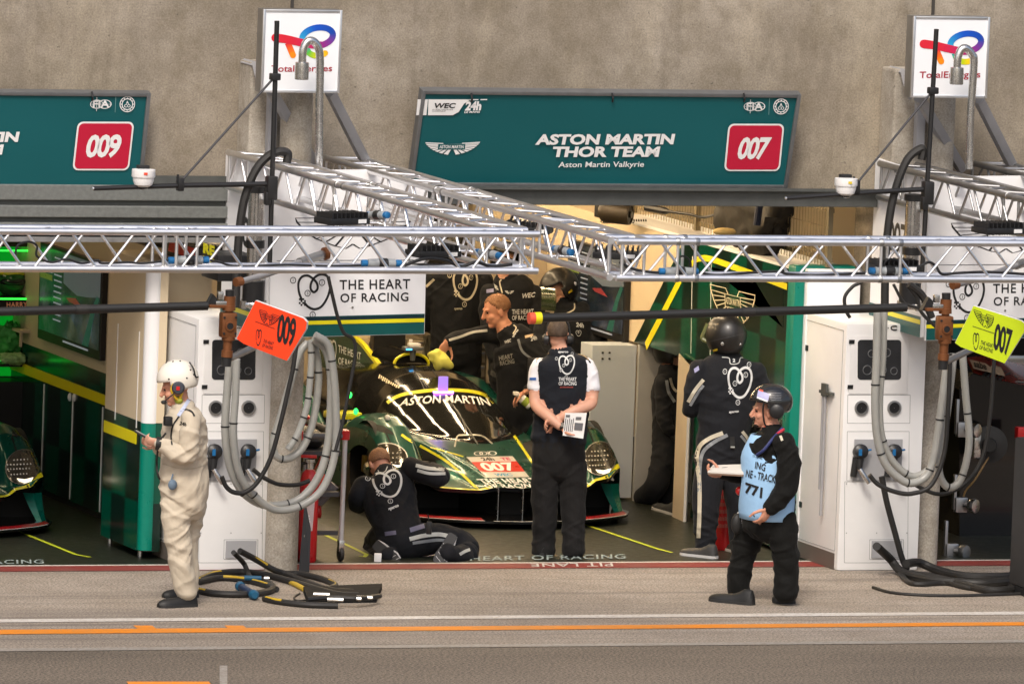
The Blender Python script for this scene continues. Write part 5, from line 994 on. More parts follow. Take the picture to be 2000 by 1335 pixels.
    bv = bvh_of([body]); D = lambda nm, tt, q, m, off=.006, L=.08: decal(nm, tt, q, bv, m, t, off, L, .3)
    def line(nm, px, w, m=C_YEL, off=.006):
        P = smoothpath(px, 4) if len(px) > 2 else px; v, f = ribbon(P, w); v = np.asarray(v, float); mn, mx = v.min(0), v.max(0); sp_ = np.maximum(mx-mn, 1e-6)
        return D(nm, ((v-mn)/sp_, f), [(mn[0], mn[1]), (mx[0], mn[1]), (mn[0], mx[1])], m, off, .08)
    def poly(nm, px, m, off=.005):
        v = np.array(px, float); mn, mx = v.min(0), v.max(0); return D(nm, ((v-mn)/(mx-mn), [tuple(range(len(v)))]), [(mn[0], mn[1]), (mx[0], mn[1]), (mn[0], mx[1])], m, off, .1)
    line('yellow_line', [(784, 848), (800, 859), (828, 874), (866, 896), (898, 921), (922, 944), (946, 966)], 5); line('yellow_line', [(1004, 850), (1018, 870), (1036, 897), (1060, 930), (1086, 962)], 5)
    line('yellow_line', [(756, 786), (775, 774), (800, 767), (840, 762), (880, 761), (915, 763), (940, 768), (955, 776), (965, 786)], 6.5, off=.008)
    line('gold_line', [(840, 873), (868, 880), (905, 891)], 2.2); line('gold_line', [(946, 964), (1000, 963), (1085, 963)], 1.6)
    arc = lambda tt, k: (np.c_[tt[0][:, 0], tt[0][:, 1]-k*(2*tt[0][:, 0]-1)**2], tt[1])
    D('lettering', arc(text2d('ASTON MARTIN', .02, 1.02), .45), [(781, 787), (956, 785), (789, 771.5), (948, 769.5)], M_TXW, .01, .05)
    # number panel on the nose
    q = [(950, 932), (1034, 931), (911, 892), (1001, 890)]; pt = lambda u, v: tuple(np.array(q[0])*(1-u)*(1-v)+np.array(q[1])*u*(1-v)+np.array(q[2])*(1-u)*v+np.array(q[3])*u*v)
    B = lambda u0, v0, u1, v1: [pt(u0, v0), pt(u1, v0), pt(u0, v1), pt(u1, v1)]
    D('number_panel', rect(0, 0, 1, 1), B(0, 0, 1, 1), mat('panel white', (.68, .66, .62), .3, var=0, coat=.6), .005); D('number_ground', rect(0, 0, 1, 1), B(0, .27, 1, .76), mat('panel red', (.62, .035, .02), .3, var=0, coat=.6), .008)
    D('number', text2d('007', .04, 1.0), B(.12, .31, .86, .72), M_TXW, .011, .05); D('lettering', text2d('24h', .04), B(.28, .8, .55, .97), M_TXK, .008); D('lettering', text2d('TE', .06), B(.7, .81, .9, .95), mat('panel rose', (.5, .03, .12), .4), .008); D('lettering', text2d('WEC', .04), B(.25, .06, .65, .2), mat('panel blue', (.05, .3, .5), .4), .008)
    D('lettering', text2d('THE HEART', .035, 1.1), [(943, 944), (1050, 942), (930, 934.5), (1043, 932.5)], M_TXW, .006); D('lettering', text2d('OF RACING', .035, 1.1), [(952, 953), (1052, 951), (942, 945), (1050, 943)], M_TXW, .006)
    D('badge', wings(.02, True, False), [(990, 959), (1028, 958), (989, 951), (1027, 950)], M_TXW, .006); D('emblem', join2d([circ((.2, .5), .18, .05, 14, 2), circ((.42, .5), .16, .05, 14, 2), circ((.82, .5), .16, .06, 14, 2.2), rect(.62, .1, .64, .9)]), [(926, 890), (972, 889), (925, 880), (968, 879)], M_TXW, .006)
    # fender vents and facets
    poly('fender_vent', [(708, 827), (724, 825), (748, 831), (766, 842), (770, 849), (756, 846), (735, 840)], C_VOID); poly('fender_vent', [(1147, 824), (1158, 825), (1166, 834), (1160, 838), (1149, 836)], C_BLK)
    line('panel_joint', [(1148, 836), (1160, 866)], 3, C_VOID); line('panel_joint', [(753, 842), (764, 868)], 3, C_VOID); line('panel_joint', [(1183, 929), (1194, 955)], 3.2, C_VOID)
    poly('teal_facet', [(868, 925), (884, 920), (906, 936), (868, 938)], C_TEAL); poly('teal_facet', [(826, 947), (836, 946), (850, 962), (826, 964)], C_TEAL); poly('teal_facet', [(1186, 925), (1206, 914), (1216, 948), (1197, 954)], C_TEAL)
    poly('nose_duct', [(808, 866), (824, 874), (866, 897), (850, 898), (818, 893)], C_VOID); poly('nose_duct', [(1016, 868), (1042, 856), (1050, 890), (1036, 896)], C_VOID)
    # wiper and cowl frame
    def hit(x, y, off): h = bv.ray_cast(Vector(Cc), Vector(ray(x, y))); return np.array(h[0])-Dv*off
    mb = MB(); mb.tube([hit(934, 868, .02), hit(915, 838, .03), hit(884, 790, .03)], .007, 6); mb.tube([hit(912, 842, .03), hit(897, 806, .03), hit(880, 786, .03)], .005, 6); mb.build('wiper', mat('wiper grey', (.1, .1, .095), .4), t)
    line('cowl_frame', [(888, 872), (893, 852), (906, 849), (940, 850), (962, 866)], 3, mat('cowl frame metal', (.5, .48, .42), .3, .6), .012)
    mb = MB(); h = hit(757, 816, .03); mb.ell(h, (.025, .025, .028)); mb.build('pillar_camera', M_WHITE, t)
    line('canopy_joint', [(845, 722), (860, 745), (870, 760)], 1.6, C_VOID, .007); line('canopy_joint', [(808, 722), (822, 745), (830, 762)], 1.6, M_GREYD, .007)
    for i, qq in enumerate(([(738, 738), (760, 752), (741, 729)], [(757, 748), (780, 760), (760, 742)])): D('sponsor_mark', join2d([rect(.02+.16*k, .2 if k % 2 else .05, .12+.16*k, .9) for k in range(6)]), qq, M_TXB, .006)
    p = hit(865, 762, .0)+UP*.055; mb = MB(); mb.box(p, (.04, .012, .06), None, .004); ds = mb.build('roof_display', mat('violet display', (.3, .2, .75), .4, var=0, emit=.55), t); mb = MB(); mb.box(hit(866, 766, .012), (.085, .01, .008)); mb.build('violet_light', mat('violet lamp', (.45, .12, 1), .3, var=0, emit=7), ds)
    # headlights
    lens = mat('headlight lens', (.05, .045, .036), .1, var=.3, vs=12, coat=1, rv=.03); led = mat('headlight reflector', (.75, .72, .66), .15, .6, var=0)
    def lamp(cx, cy, rx, ry, rot, rows, lo):
        a = math.radians(rot); P = [(cx+rx*math.cos(u)*math.cos(a)-ry*math.sin(u)*math.sin(a), cy+rx*math.cos(u)*math.sin(a)+ry*math.sin(u)*math.cos(a)) for u in np.linspace(0, 6.283, 29)[:-1]]
        lo_ = poly('headlight', P, lens, .012)
        if lo_ is None: return
        v, f = ribbon(P+[P[0]], 2); mn, mx = np.array(v).min(0), np.array(v).max(0); decal('lens_rim', ((np.array(v)-mn)/(mx-mn), f), [(mn[0], mn[1]), (mx[0], mn[1]), (mn[0], mx[1])], bv, M_ALUD, lo_, .016, .06)
        for x0, x1, y, n in rows:
            for k in range(n):
                h = bv.ray_cast(Vector(Cc), Vector(ray(x0+(x1-x0)*k/max(1, n-1), y-2*k/n)))
                if h[0] is not None: mb = MB(); mb.ell(np.array(h[0])-Dv*.014, (.0078, .0078, .0078), None, 10, 6); mb.build('light_element', led, lo_)
        vv = np.array(lo, float); mn, mx = vv.min(0), vv.max(0); decal('painted_glint', ((vv-mn)/(mx-mn), [tuple(range(len(vv)))]), [(mn[0], mn[1]), (mx[0], mn[1]), (mn[0], mx[1])], bv, mat('glowing glint', (1, .93, .78), .45, .0, var=0, emit=1.2, ecol=(1, .85, .6)), lo_, .024, .06, .3)  # lamp reflection low in the lens, painted as a glowing patch
    lamp(1172, 894, 31, 33, 20, [(1156, 1181, 881.5, 5), (1144, 1187, 890.5, 8), (1145, 1185, 899, 8), (1152, 1181, 909, 6)], [(1163, 916), (1178, 918), (1194, 914), (1190, 922), (1178, 925), (1168, 922)])
    lamp(760, 889, 36, 24, 10, [(742, 776, 886, 5), (738, 782, 895, 7), (742, 780, 904, 6)], [(765, 906), (780, 908), (790, 903), (786, 910), (776, 912)])
    # side winglet with green position lamps
    mb = MB(); mb.box(Wd(2.3, -.86, .66), (.14, .1, .03), None, .02); wl = mb.build('side_mirror', C_YEL, t); grn = mat('green lamp', (.02, .9, .1), .3, var=0, emit=2.5)
    for p in ((683, 771), (695, 803)): h = W(p[0], p[1], CY+2.2); mb = MB(); mb.ell(h, (.02, .015, .026)); mb.build('position_lamp', grn, t)
    return t
car = make_car('green and black racing car numbered 007 in the open garage')
c9 = copy_tree(car, np.array(G(95, 1040))-np.array(G(1225, 1020)), 'green racing car nose at the left picture edge in the dark garage', skip=('number',))
car.location.z += 0
# ------------------------------------------------------------------ people
def cloth(name, col, rough=.8, var=.08): 
    def fn(nt, b):
        n = noise_n(nt, 5, 6, .6); n2 = noise_n(nt, 17, 3, .55); n3 = noise_n(nt, 7, 4, .6, stretch=(1, 1, .35))
        nt.links.new(mixc(nt, n, tuple(c*(1-2*var) for c in col), tuple(min(1, c*(1+2*var)) for c in col)), b.inputs['Base Color']); b.inputs['Roughness'].default_value = rough; b.inputs['Specular IOR Level'].default_value = .12; b.inputs['Sheen Weight'].default_value = .04
        mx = nt.nodes.new('ShaderNodeMath'); nt.links.new(n2, mx.inputs[0]); nt.links.new(n3, mx.inputs[1]); bumpn(nt, b, mx.outputs[0], .22, .02)
    return node_mat(name, fn)
K_SUIT = cloth('charcoal race suit', (.0125, .0135, .0165)); K_VEST = cloth('navy softshell', (.012, .014, .019)); K_TROU = cloth('black work trousers', (.013, .0125, .0125)); K_CREAM = cloth('cream overalls', (.5, .435, .34), .85, .06); K_WHT = cloth('white shirt', (.7, .7, .74), .7, .02)
K_BLKC = cloth('black overalls', (.007, .007, .0065)); K_BIB = cloth('light blue bib', (.3, .5, .74), .7, .03); K_SHOE = mat('black shoe', (.012, .012, .012), .55); K_SOLE = mat('pale sole', (.45, .45, .45), .6)
def skin(n, c):
    m = mat(n, c, .5, var=.06, vs=18); m.node_tree.nodes['Principled BSDF'].inputs['Subsurface Weight'].default_value = .08; m.node_tree.nodes['Principled BSDF'].inputs['Subsurface Radius'].default_value = (.02, .008, .004); return m
K_SKIN = skin('fair skin', (.56, .3, .21)); K_SKINR = skin('ruddy skin', (.55, .26, .17)); K_EYE = mat('eye dark', (.02, .015, .012), .25); K_LIP = skin('lip', (.4, .15, .12)); K_GING = mat('ginger hair', (.22, .105, .05), .7, var=.3, vs=60, bump=.7, bs=120); K_BRN = mat('brown hair', (.075, .05, .033), .7, var=.3, vs=60, bump=.7, bs=120); K_DKH = mat('dark moustache', (.03, .018, .012), .8)
K_STR = mat('silver reflective tape', (.42, .43, .41), .45, var=.12, vs=20); K_STR2 = mat('grey reflective tape', (.2, .215, .23), .5, var=.12, vs=20); K_CRM = mat('cream tape', (.5, .46, .36), .6); K_HELM = mat('matt black helmet shell', (.012, .011, .01), .38, var=.1, coat=.15); K_WHELM = mat('white helmet shell', (.72, .68, .6), .35, coat=.3, var=.03); K_MARK = mat('white print on cloth', (.55, .56, .56), .6, var=.08)
class Body:
    def __init__(s, base): s.base = np.array(base, float); s.P = []; s.mats = []
    def px(s, x, y, d=0.0): return VD(x, y, s.base, d)
    def mi(s, m):
        if m not in s.mats: s.mats.append(m)
        return s.mats.index(m)
    def add(s, mb, m): s.P.append((mb, s.mi(m)))
    def chain(s, pts, m, world=False, n=18, cap=True):
        # pts: (px, py, dd, r[, rdepth]) photo pixels; smooth tapered limb
        Q = [np.array([*(p[:3] if world else s.px(*p[:3])), p[3], (p[4] if len(p) > 4 else p[3])]) for p in pts]
        S = smoothpath(Q, 7) if len(Q) > 2 else [Q[0]+(Q[1]-Q[0])*k/6 for k in range(7)]
        def ext(a, b, sg):
            t = a[:3]-b[:3]; t /= np.linalg.norm(t)+1e-9; out = []
            for k in (1, 2, 3, 4):
                u = k/4*math.pi/2*.97; r = min(a[3], a[4]); out.append(np.array([*(a[:3]+t*r*math.sin(u)*.8), a[3]*math.cos(u), a[4]*math.cos(u)]))
            return out
        if cap: S = ext(S[0], S[1], 1)[::-1]+S+ext(S[-1], S[-2], 1)
        R = []; 
        for i, q in enumerate(S):
            t = S[min(i+1, len(S)-1)][:3]-S[max(i-1, 0)][:3]; t /= np.linalg.norm(t)+1e-9
            a2 = HD-t*(HD@t)
            if np.linalg.norm(a2) < .35: a2 = UP-t*(UP@t)
            a2 /= np.linalg.norm(a2); a1 = np.cross(t, a2)
            R.append([q[:3]+a1*q[3]*math.cos(2*math.pi*k/n)+a2*q[4]*math.sin(2*math.pi*k/n) for k in range(n)])
        mb = MB(); mb.rings(R); s.add(mb, m); return [q[:3] for q in S]
    def ell(s, c, rad, m, R=None): mb = MB(); mb.ell(c, rad, R, 18, 12); s.add(mb, m)
    def head(s, c, f, m=None, up=UP, sc=1.0, neck=None, features=True, lip=True):
        m = m or K_SKIN; c = np.array(c, float); f = np.array(f, float); f /= np.linalg.norm(f); up = np.array(up, float); up = up-f*(up@f); up /= np.linalg.norm(up); x = np.cross(f, up); R = [x, f, up]; T = lambda a, b, d: c+(x*a+f*b+up*d)*sc
        E = lambda p, r, mm=m: s.ell(T(*p), [q*sc for q in r], mm, R)
        E((0, -.012, .032), (.077, .097, .088)); E((0, .03, -.04), (.06, .062, .08)); E((0, .062, -.095), (.03, .03, .024)); E((0, .0, -.05), (.062, .07, .06))
        if features:
            mb = MB(); mb.tube([T(0, .088, .022), T(0, .102, -.002), T(0, .117, -.026), T(0, .108, -.036)], [.010*sc, .012*sc, .016*sc, .012*sc], 10); s.add(mb, m)
            for q in (-1, 1):
                E((q*.032, .079, .03), (.024, .016, .010)); E((q*.031, .083, .008), (.0095, .008, .006), K_EYE); E((q*.079, -.008, -.012), (.012, .022, .034)); E((q*.036, .06, -.03), (.026, .026, .022))
            if lip: E((0, .09, -.062), (.023, .010, .0085), K_LIP)
        return R, T
    def hand(s, w, d, n, m, sc=1.0, side=1, curl=.5):
        # wrist, direction along the hand, palm normal; five fingers of different length
        w = np.array(w, float); d = np.array(d, float); d /= np.linalg.norm(d); n = np.array(n, float); n = n-d*(n@d); n /= np.linalg.norm(n); x = np.cross(d, n)*side; R = [x, d, n]
        s.ell(w+d*.05*sc, (.043*sc, .055*sc, .019*sc), m, R); s.ell(w, (.03*sc, .035*sc, .022*sc), m, R)
        for i, (o, L) in enumerate(((-.031, .072), (-.0105, .082), (.0105, .078), (.030, .06))):
            p = w+d*.088*sc+x*o*sc; pts = [p-d*.02*sc]; a = 0
            for k, fr in enumerate((.45, .3, .25)):
                a += curl*(.5, .9, .7)[k]+.05*i*curl; dirv = d*math.cos(a)+n*math.sin(a)+x*o*.8; pts.append(pts[-1]+dirv*(L*fr+.006)*sc)
            mb = MB(); mb.tube(pts, [.0098*sc, .0095*sc, .009*sc, .0075*sc], 10); s.add(mb, m); s.ell(pts[-1], (.0078*sc,)*3, m)
        p = w+d*.025*sc-x*.034*sc; pts = [p, p+(d*.5-x*.75+n*.35)*.038*sc, p+(d*.85-x*.85+n*.6)*.06*sc, p+(d*1.3-x*.75+n*.85)*.068*sc]; mb = MB(); mb.tube(pts, [.014*sc, .0125*sc, .0108*sc, .008*sc], 10); s.add(mb, m)
    def build(s, label, voxel=.0085, fold=.0075, clothes=None, group=None):
        mb = MB(); pts = []; ids = []
        for q, m in s.P:
            mb.add(q.v, q.f); pts += q.v; ids += [m]*len(q.v)
        me = bpy.data.meshes.new('person'); me.from_pydata(mb.v, [], mb.f); me.update(); bm = bmesh.new(); bm.from_mesh(me); bmesh.ops.recalc_face_normals(bm, faces=bm.faces); bm.to_mesh(me); bm.free()
        o = bpy.data.objects.new('tmp', me); COL.objects.link(o); r = o.modifiers.new('r', 'REMESH'); r.mode = 'VOXEL'; r.voxel_size = voxel; sm = o.modifiers.new('s', 'SMOOTH'); sm.factor = .5; sm.iterations = 3
        dg = bpy.context.evaluated_depsgraph_get(); me2 = bpy.data.meshes.new_from_object(o.evaluated_get(dg)); bpy.data.objects.remove(o); bpy.data.meshes.remove(me)
        me2.name = 'person'; n = len(me2.vertices); co = np.empty(n*3); me2.vertices.foreach_get('co', co); co = co.reshape(-1, 3); no = np.empty(n*3); me2.vertices.foreach_get('normal', no); no = no.reshape(-1, 3)
        kd = kdtree.KDTree(len(pts))
        for i, p in enumerate(pts): kd.insert(p, i)
        kd.balance(); vid = np.array([ids[kd.find(p)[1]] for p in co])
        for m in s.mats: me2.materials.append(m)
        soft = [i for i, m in enumerate(s.mats) if m in (K_SUIT, K_VEST, K_TROU, K_CREAM, K_WHT, K_BLKC, K_BIB)]; k = np.isin(vid, soft)
        off = np.array([0.0]*n)
        # majority smoothing of the cloth boundaries
        ed = np.empty(len(me2.edges)*2, int); me2.edges.foreach_get('vertices', ed); ed = ed.reshape(-1, 2); oh = np.eye(len(s.mats))[vid]
        for _ in range(5):
            acc = oh.copy(); cnt = np.ones(n); np.add.at(acc, ed[:, 0], oh[ed[:, 1]]); np.add.at(acc, ed[:, 1], oh[ed[:, 0]]); np.add.at(cnt, ed[:, 0], 1); np.add.at(cnt, ed[:, 1], 1); oh = acc/cnt[:, None]
        fine = oh.argmax(1); keepm = [i for i, m in enumerate(s.mats) if m in (K_EYE, K_LIP, K_DKH)]; vid = np.where(np.isin(vid, keepm), vid, fine)
        for i in np.nonzero(k)[0]:
            x_, y_, z_ = co[i]; wv = noise.noise(Vector((x_*2.5, y_*2.5, z_*2.5+9)))
            a = noise.noise(Vector((x_*2.6, y_*2.6, z_*7.5+x_*4+wv*1.2))); b = noise.noise(Vector((x_*3+7, y_*3, z_*8.5-x_*6+wv*1.6))); c = noise.noise(Vector((x_*11+z_*5, y_*11, z_*6)))
            off[i] = (1-min(1, 2.6*abs(a)))**.8*1.1+(1-min(1, 2.8*abs(b)))**.8*.9+(1-min(1, 2.6*abs(c)))*.22-.75+wv*.7
        co = co+no*(off*fold)[:, None]-s.base; me2.vertices.foreach_set('co', co.reshape(-1))
        mi = np.empty(len(me2.polygons), int)
        for j, p in enumerate(me2.polygons): mi[j] = np.bincount([vid[v] for v in p.vertices]).argmax()
        me2.polygons.foreach_set('material_index', mi); me2.polygons.foreach_set('use_smooth', [True]*len(me2.polygons)); me2.update()
        ob = bpy.data.objects.new('person', me2); COL.objects.link(ob); ob.location = s.base; tag(ob, label, 'person', group); s.o = ob; s.bv = bvh_of([ob]); return ob
    def mark(s, nm, t, q, m=None, off=.006, L=.25): return decal(nm, t, q, s.bv, m or K_MARK, s.o, off, L)
    def tape(s, nm, px, w, m=None, off=.006):
        P = smoothpath(px, 5) if len(px) > 2 else px; v, f = ribbon(P, w); v = np.asarray(v, float); mn, mx = v.min(0), v.max(0); mx = np.maximum(mx, mn+1e-6); return decal(nm, ((v-mn)/(mx-mn), f), [(mn[0], mn[1]), (mx[0], mn[1]), (mn[0], mx[1])], s.bv, m or K_STR, s.o, off, .12)
    def part(s, nm, mb, m, smooth=True): return mb.build(nm, m, s.o, smooth)
    def heart(s, q, w=.085): s.mark('heart_logo', heart(w), q, K_MARK, .006, .2)
    def shoe(s, heel, toe, m=K_SHOE, h=.085, w=.047, sole=True):
        heel, toe = np.array(heel, float), np.array(toe, float); d = toe-heel; L = np.linalg.norm(d); d /= L; x = np.cross(d, UP); x /= np.linalg.norm(x); R = []
        for u, ww, hh in ((-.02, .55, .6), (.02, .8, .95), (.1, .9, 1.0), (.2, .86, .98), (.3, .88, .76), (.42, .95, .6), (.56, 1.05, .53), (.72, 1.1, .5), (.86, 1.0, .43), (.95, .76, .33), (1.0, .42, .2)):
            R.append([heel+d*L*u+x*w*ww*math.cos(a)*(1 if math.sin(a) < 0 else .92)+UP*(max(.014, hh*h*max(0, math.sin(a))+.014) if math.sin(a) > 0 else .014) for a in np.linspace(0, 2*math.pi, 17)[:-1]])
        mb = MB(); mb.rings(R); sh = s.part('shoe', mb, m)
        if sole:
            mb = MB(); mb.rings([[np.array([*(p[:2]), heel[2]+z])+(p-r[0])*0 for p in r] for r in R for z in (0,)]) if False else None
            o = [heel+d*L*u+x*w*ww*sg*1.03 for sg in (1,) for u, ww in ((-.03, .4), (.0, .75), (.12, .92), (.3, .92), (.5, .97), (.7, 1.1), (.88, 1.0), (.98, .6))]+[heel+d*L*u-x*w*ww*1.03 for u, ww in ((.98, .6), (.88, 1.0), (.7, 1.1), (.5, .97), (.3, .92), (.12, .92), (.0, .75), (-.03, .4))]
            mb = MB(); mb.prism(o, UP*.02); mb.build('sole', K_SOLE if m is not K_SHOE or sole == 2 else K_RUBS, sh, False)
        return sh
K_RUBS = mat('shoe sole rubber', (.02, .02, .02), .7)
def helmet(B, c, f, m, up=UP, rad=(.128, .15, .142), open_face=True, cut=-.08, ft=.42):
    f = np.array(f, float); f /= np.linalg.norm(f); up = np.array(up, float); up = up-f*(up@f); up /= np.linalg.norm(up); x = np.cross(f, up); R = [x, f, up]; c = np.array(c, float); mb = MB(); nu, nv = 36, 22; G_ = {}
    vs = []; fs = []
    for j in range(nv+1):
        for i in range(nu):
            th = math.pi*j/nv; ph = 2*math.pi*i/nu; d = (math.sin(th)*math.sin(ph), math.sin(th)*math.cos(ph), math.cos(th)); vs.append(c+x*rad[0]*d[0]+f*rad[1]*d[1]+up*rad[2]*d[2])
            G_[(i, j)] = d
    keep = lambda d: not (d[2] < cut/rad[2]*1.0) and not (open_face and d[1] > .28 and abs(d[0]) < .86 and d[2] < ft)
    for j in range(nv):
        for i in range(nu):
            q = ((i, j), ((i+1) % nu, j), ((i+1) % nu, j+1), (i, j+1))
            if all(keep(G_[k]) for k in q): fs.append([a+b*nu for a, b in q])
    mb.add(vs, fs); h = B.part('helmet', mb, m); h.modifiers.new('thick', 'SOLIDIFY').thickness = .012
    return h, R, (lambda a, b, d: c+x*a+f*b+up*d)
def earmuff(B, c, ax, m=K_SHOE, r=.045, t=.05, col=None):
    mb = MB(); mb.lathe([(r*.9, -t/2), (r*1.02, -t/2+.008), (r, 0), (r*.92, t/2-.012), (r*.6, t/2), (.001, t/2)], c, ax, 20); e = B.part('ear_defender', mb, m); e_ = np.array(ax, float); return e
# image-plane directions used for posing (level)
LEFT, RIGHT, AWAY, NEAR = -HR, HR, HD, -HD
# ---- marshal in cream overalls, looking at a phone
b = G(345, 1181); B = Body(b); m = K_CREAM
B.chain([(358, 796, .0, .085, .12), (360, 820, 0, .155, .2), (361, 860, 0, .165, .2), (360, 905, 0, .17, .19), (359, 945, 0, .18, .195), (358, 985, 0, .165, .19)], m)
B.chain([(345, 985, -.08, .125, .11), (344, 1030, -.09, .105, .1), (351, 1075, -.09, .092), (356, 1115, -.09, .083), (360, 1140, -.07, .079), (363, 1156, -.06, .072)], m); B.chain([(372, 985, .1, .12, .11), (366, 1030, .1, .1, .1), (364, 1075, .1, .09), (365, 1115, .1, .082), (367, 1136, .1, .076), (369, 1146, .1, .07)], m)
B.chain([(374, 818, -.2, .075), (371, 850, -.24, .07), (366, 886, -.24, .064), (345, 884, -.26, .06), (322, 872, -.26, .05), (311, 865, -.26, .04)], m); B.chain([(350, 822, .2, .07), (338, 860, .24, .062), (325, 880, .2, .055), (305, 866, .06, .042)], m)
B.hand(B.px(312, 865, -.25), LEFT*.95+UP*.12, UP*.5+AWAY*.9, K_SKIN, .92, -1, .75); B.hand(B.px(306, 866, .02), LEFT*.9+UP*.1, UP*.6+NEAR*.8, K_SKIN, .9, 1, .7)
B.chain([(357, 800, 0, .066), (350, 770, 0, .06)], K_SKINR); fdir = LEFT*.95+UP*-.3; R, T = B.head(B.px(344, 757), fdir, K_SKINR, UP, 1.06)
man = B.build('man in cream overalls and white helmet standing by the left cabinet looking at a phone', .0065, .011)
B.shoe(G(381, 1183), G(309, 1186), K_SHOE, .11, .054); B.shoe(G(384, 1165), G(318, 1167), K_SHOE, .1, .05)
hh, R, T2 = helmet(B, B.px(347, 739), LEFT*.97-UP*.22, K_WHELM, rad=(.132, .158, .145), cut=-.085, ft=-.02)
c = B.px(348, 757, -.125); mb = MB(); mb.lathe([(.044, -.02), (.05, -.01), (.048, .014), (.036, .03), (.001, .032)], c, NEAR, 20); em = B.part('ear_defender', mb, mat('slate ear cup', (.04, .045, .06), .5)); mb = MB(); mb.box(c+NEAR*.034, (.013, .014, .003), [HR, UP, HD]); mb.build('cup_badge', M_RED, em, False)
mb = MB(); mb.tube(smoothpath([B.px(339, 748, -.12), B.px(335, 762, -.12), B.px(343, 776, -.11), B.px(350, 780, -.1), B.px(356, 766, -.12)], 5), .010, 8); B.part('chin_strap', mb, mat('yellow strap', (.6, .38, .02), .5)); mb = MB(); mb.ell(B.px(349, 781, -.07), (.03, .05, .03)); B.part('chin_cup', mb, mat('olive strap', (.3, .32, .03), .6))
mb = MB(); mb.tube(smoothpath([B.px(340, 768, -.13), B.px(330, 776, -.13), B.px(321, 784, -.12)], 4), .005, 6); B.part('microphone_arm', mb, K_SHOE); mb = MB(); mb.ell(B.px(320, 785, -.12), (.022, .018, .016)); B.part('microphone', mb, M_RUB)
mb = MB(); mb.tube(smoothpath([B.px(370, 707, -.08), B.px(378, 720, -.1), B.px(382, 735, -.08), B.px(387, 736, -.06)], 4), .006, 6); B.part('helmet_strap', mb, K_SHOE)
for p in ((325, 708), (338, 706), (352, 705), (372, 722), (378, 731), (365, 738), (330, 740)): 
    h = bvh_of([hh]).ray_cast(Vector(Cc), Vector(ray(*p)))
    if h[0]: mb = MB(); mb.ell(np.array(h[0]), (.007,)*3, None, 8, 6); mb.build('helmet_vent', K_SHOE, hh)
B.tape('lanyard', [(383, 762), (372, 776), (358, 797), (348, 812)], 7, mat('pale blue lanyard', (.42, .46, .6), .6)); B.tape('lanyard', [(380, 768), (370, 782)], 3, mat('navy lanyard', (.02, .03, .12), .6)); B.tape('cable', [(350, 812), (338, 830), (334, 850), (336, 868)], 3, K_SHOE); B.tape('shoulder_seam', [(352, 802), (362, 799), (374, 803), (380, 812)], 3.5, K_SHOE); 
mb = MB(); mb.box(B.px(328, 822, -.22), (.03, .03, .035), None, .01); B.part('radio_switch', mb, K_SHOE); B.mark('lettering', text2d('24h', .03), [(350, 829), (363, 832), (352, 822)], K_TROU); B.tape('side_badge', [(404, 790), (410, 806)], 7, mat('faded print', (.3, .3, .32), .6)); B.tape('waist_seam', [(318, 905), (350, 914), (380, 914), (405, 905)], 1.5, cloth('cream seam', (.4, .34, .26)))
mb = MB(); mb.tube(smoothpath([B.px(324, 845, -.25), B.px(312, 862, -.24), B.px(308, 880, -.2), B.px(306, 905, -.1), B.px(308, 925, -.12), B.px(312, 935, -.1)], 5), .008, 8); B.part('cable', mb, K_SHOE); mb = MB(); mb.lathe([(.05, -.02), (.052, 0), (.05, .02)], B.px(310, 866, -.255), LEFT+UP*.1, 16, False); B.part('wrist_band', mb, K_SHOE)
mb = MB(); mb.ell(B.px(337, 946, -.215), (.035, .02, .04)); mb.tube([B.px(338, 925, -.21), B.px(334, 938, -.22)], .006, 6); B.part('pocket_object', mb, mat('blue grey fabric', (.12, .17, .23), .8, var=.3, vs=20))
t = thing('phone', 'dark phone held by the man in cream overalls', 'phone', B.px(288, 858, -.1)); p = B.px(281, 852, -.12); mb = MB(); dd = LEFT*.8+UP*.42; dd /= np.linalg.norm(dd); mb.box(B.px(281, 851, -.12), (.08, .04, .006), [dd, HD, np.cross(dd, HD)], .004); mb.build('body', M_BLACK, t); n_ = np.cross(dd, HD); n_ = n_ if n_[2] > 0 else -n_; mb = MB(); mb.box(B.px(281, 851, -.12)+n_*.0075, (.072, .035, .001), [dd, HD, n_]); mb.build('screen', M_GLASSD, t, False)
# ---- engineer seen from behind
b = G(1090, 1084); B = Body(b)
B.chain([(1097, 692, .02, .11, .09), (1098, 703, .02, .215, .12), (1099, 722, .02, .24, .135), (1099, 745, .02, .232, .135), (1097, 790, .02, .218, .128), (1094, 830, .02, .216, .13), (1091, 860, .02, .22, .135)], K_VEST)
B.chain([(1091, 862, .02, .205, .135), (1091, 890, .02, .21, .14), (1091, 915, .03, .195, .13)], K_TROU)
B.chain([(1068, 910, .03, .118, .12), (1064, 960, .03, .108), (1064, 1010, .04, .098), (1062, 1050, .05, .09), (1061, 1078, .05, .092)], K_TROU); B.chain([(1117, 910, .03, .118, .12), (1119, 960, .03, .105), (1120, 1010, .02, .096), (1120, 1050, .0, .088), (1121, 1074, .0, .09)], K_TROU)
B.chain([(1056, 712, .02, .062), (1049, 728, .01, .064), (1046, 748, 0, .06), (1046, 757, 0, .06)], K_WHT); B.chain([(1144, 712, .02, .062), (1152, 728, .01, .064), (1156, 748, 0, .06), (1157, 757, 0, .06)], K_WHT)
B.chain([(1046, 755, 0, .052), (1046, 782, -.03, .05), (1052, 797, -.08, .047), (1074, 815, -.16, .043), (1094, 832, -.2, .034)], K_SKIN); B.chain([(1157, 755, 0, .05), (1156, 780, -.02, .048), (1150, 791, -.08, .046), (1120, 803, -.15, .042), (1090, 818, -.16, .034)], K_SKIN)
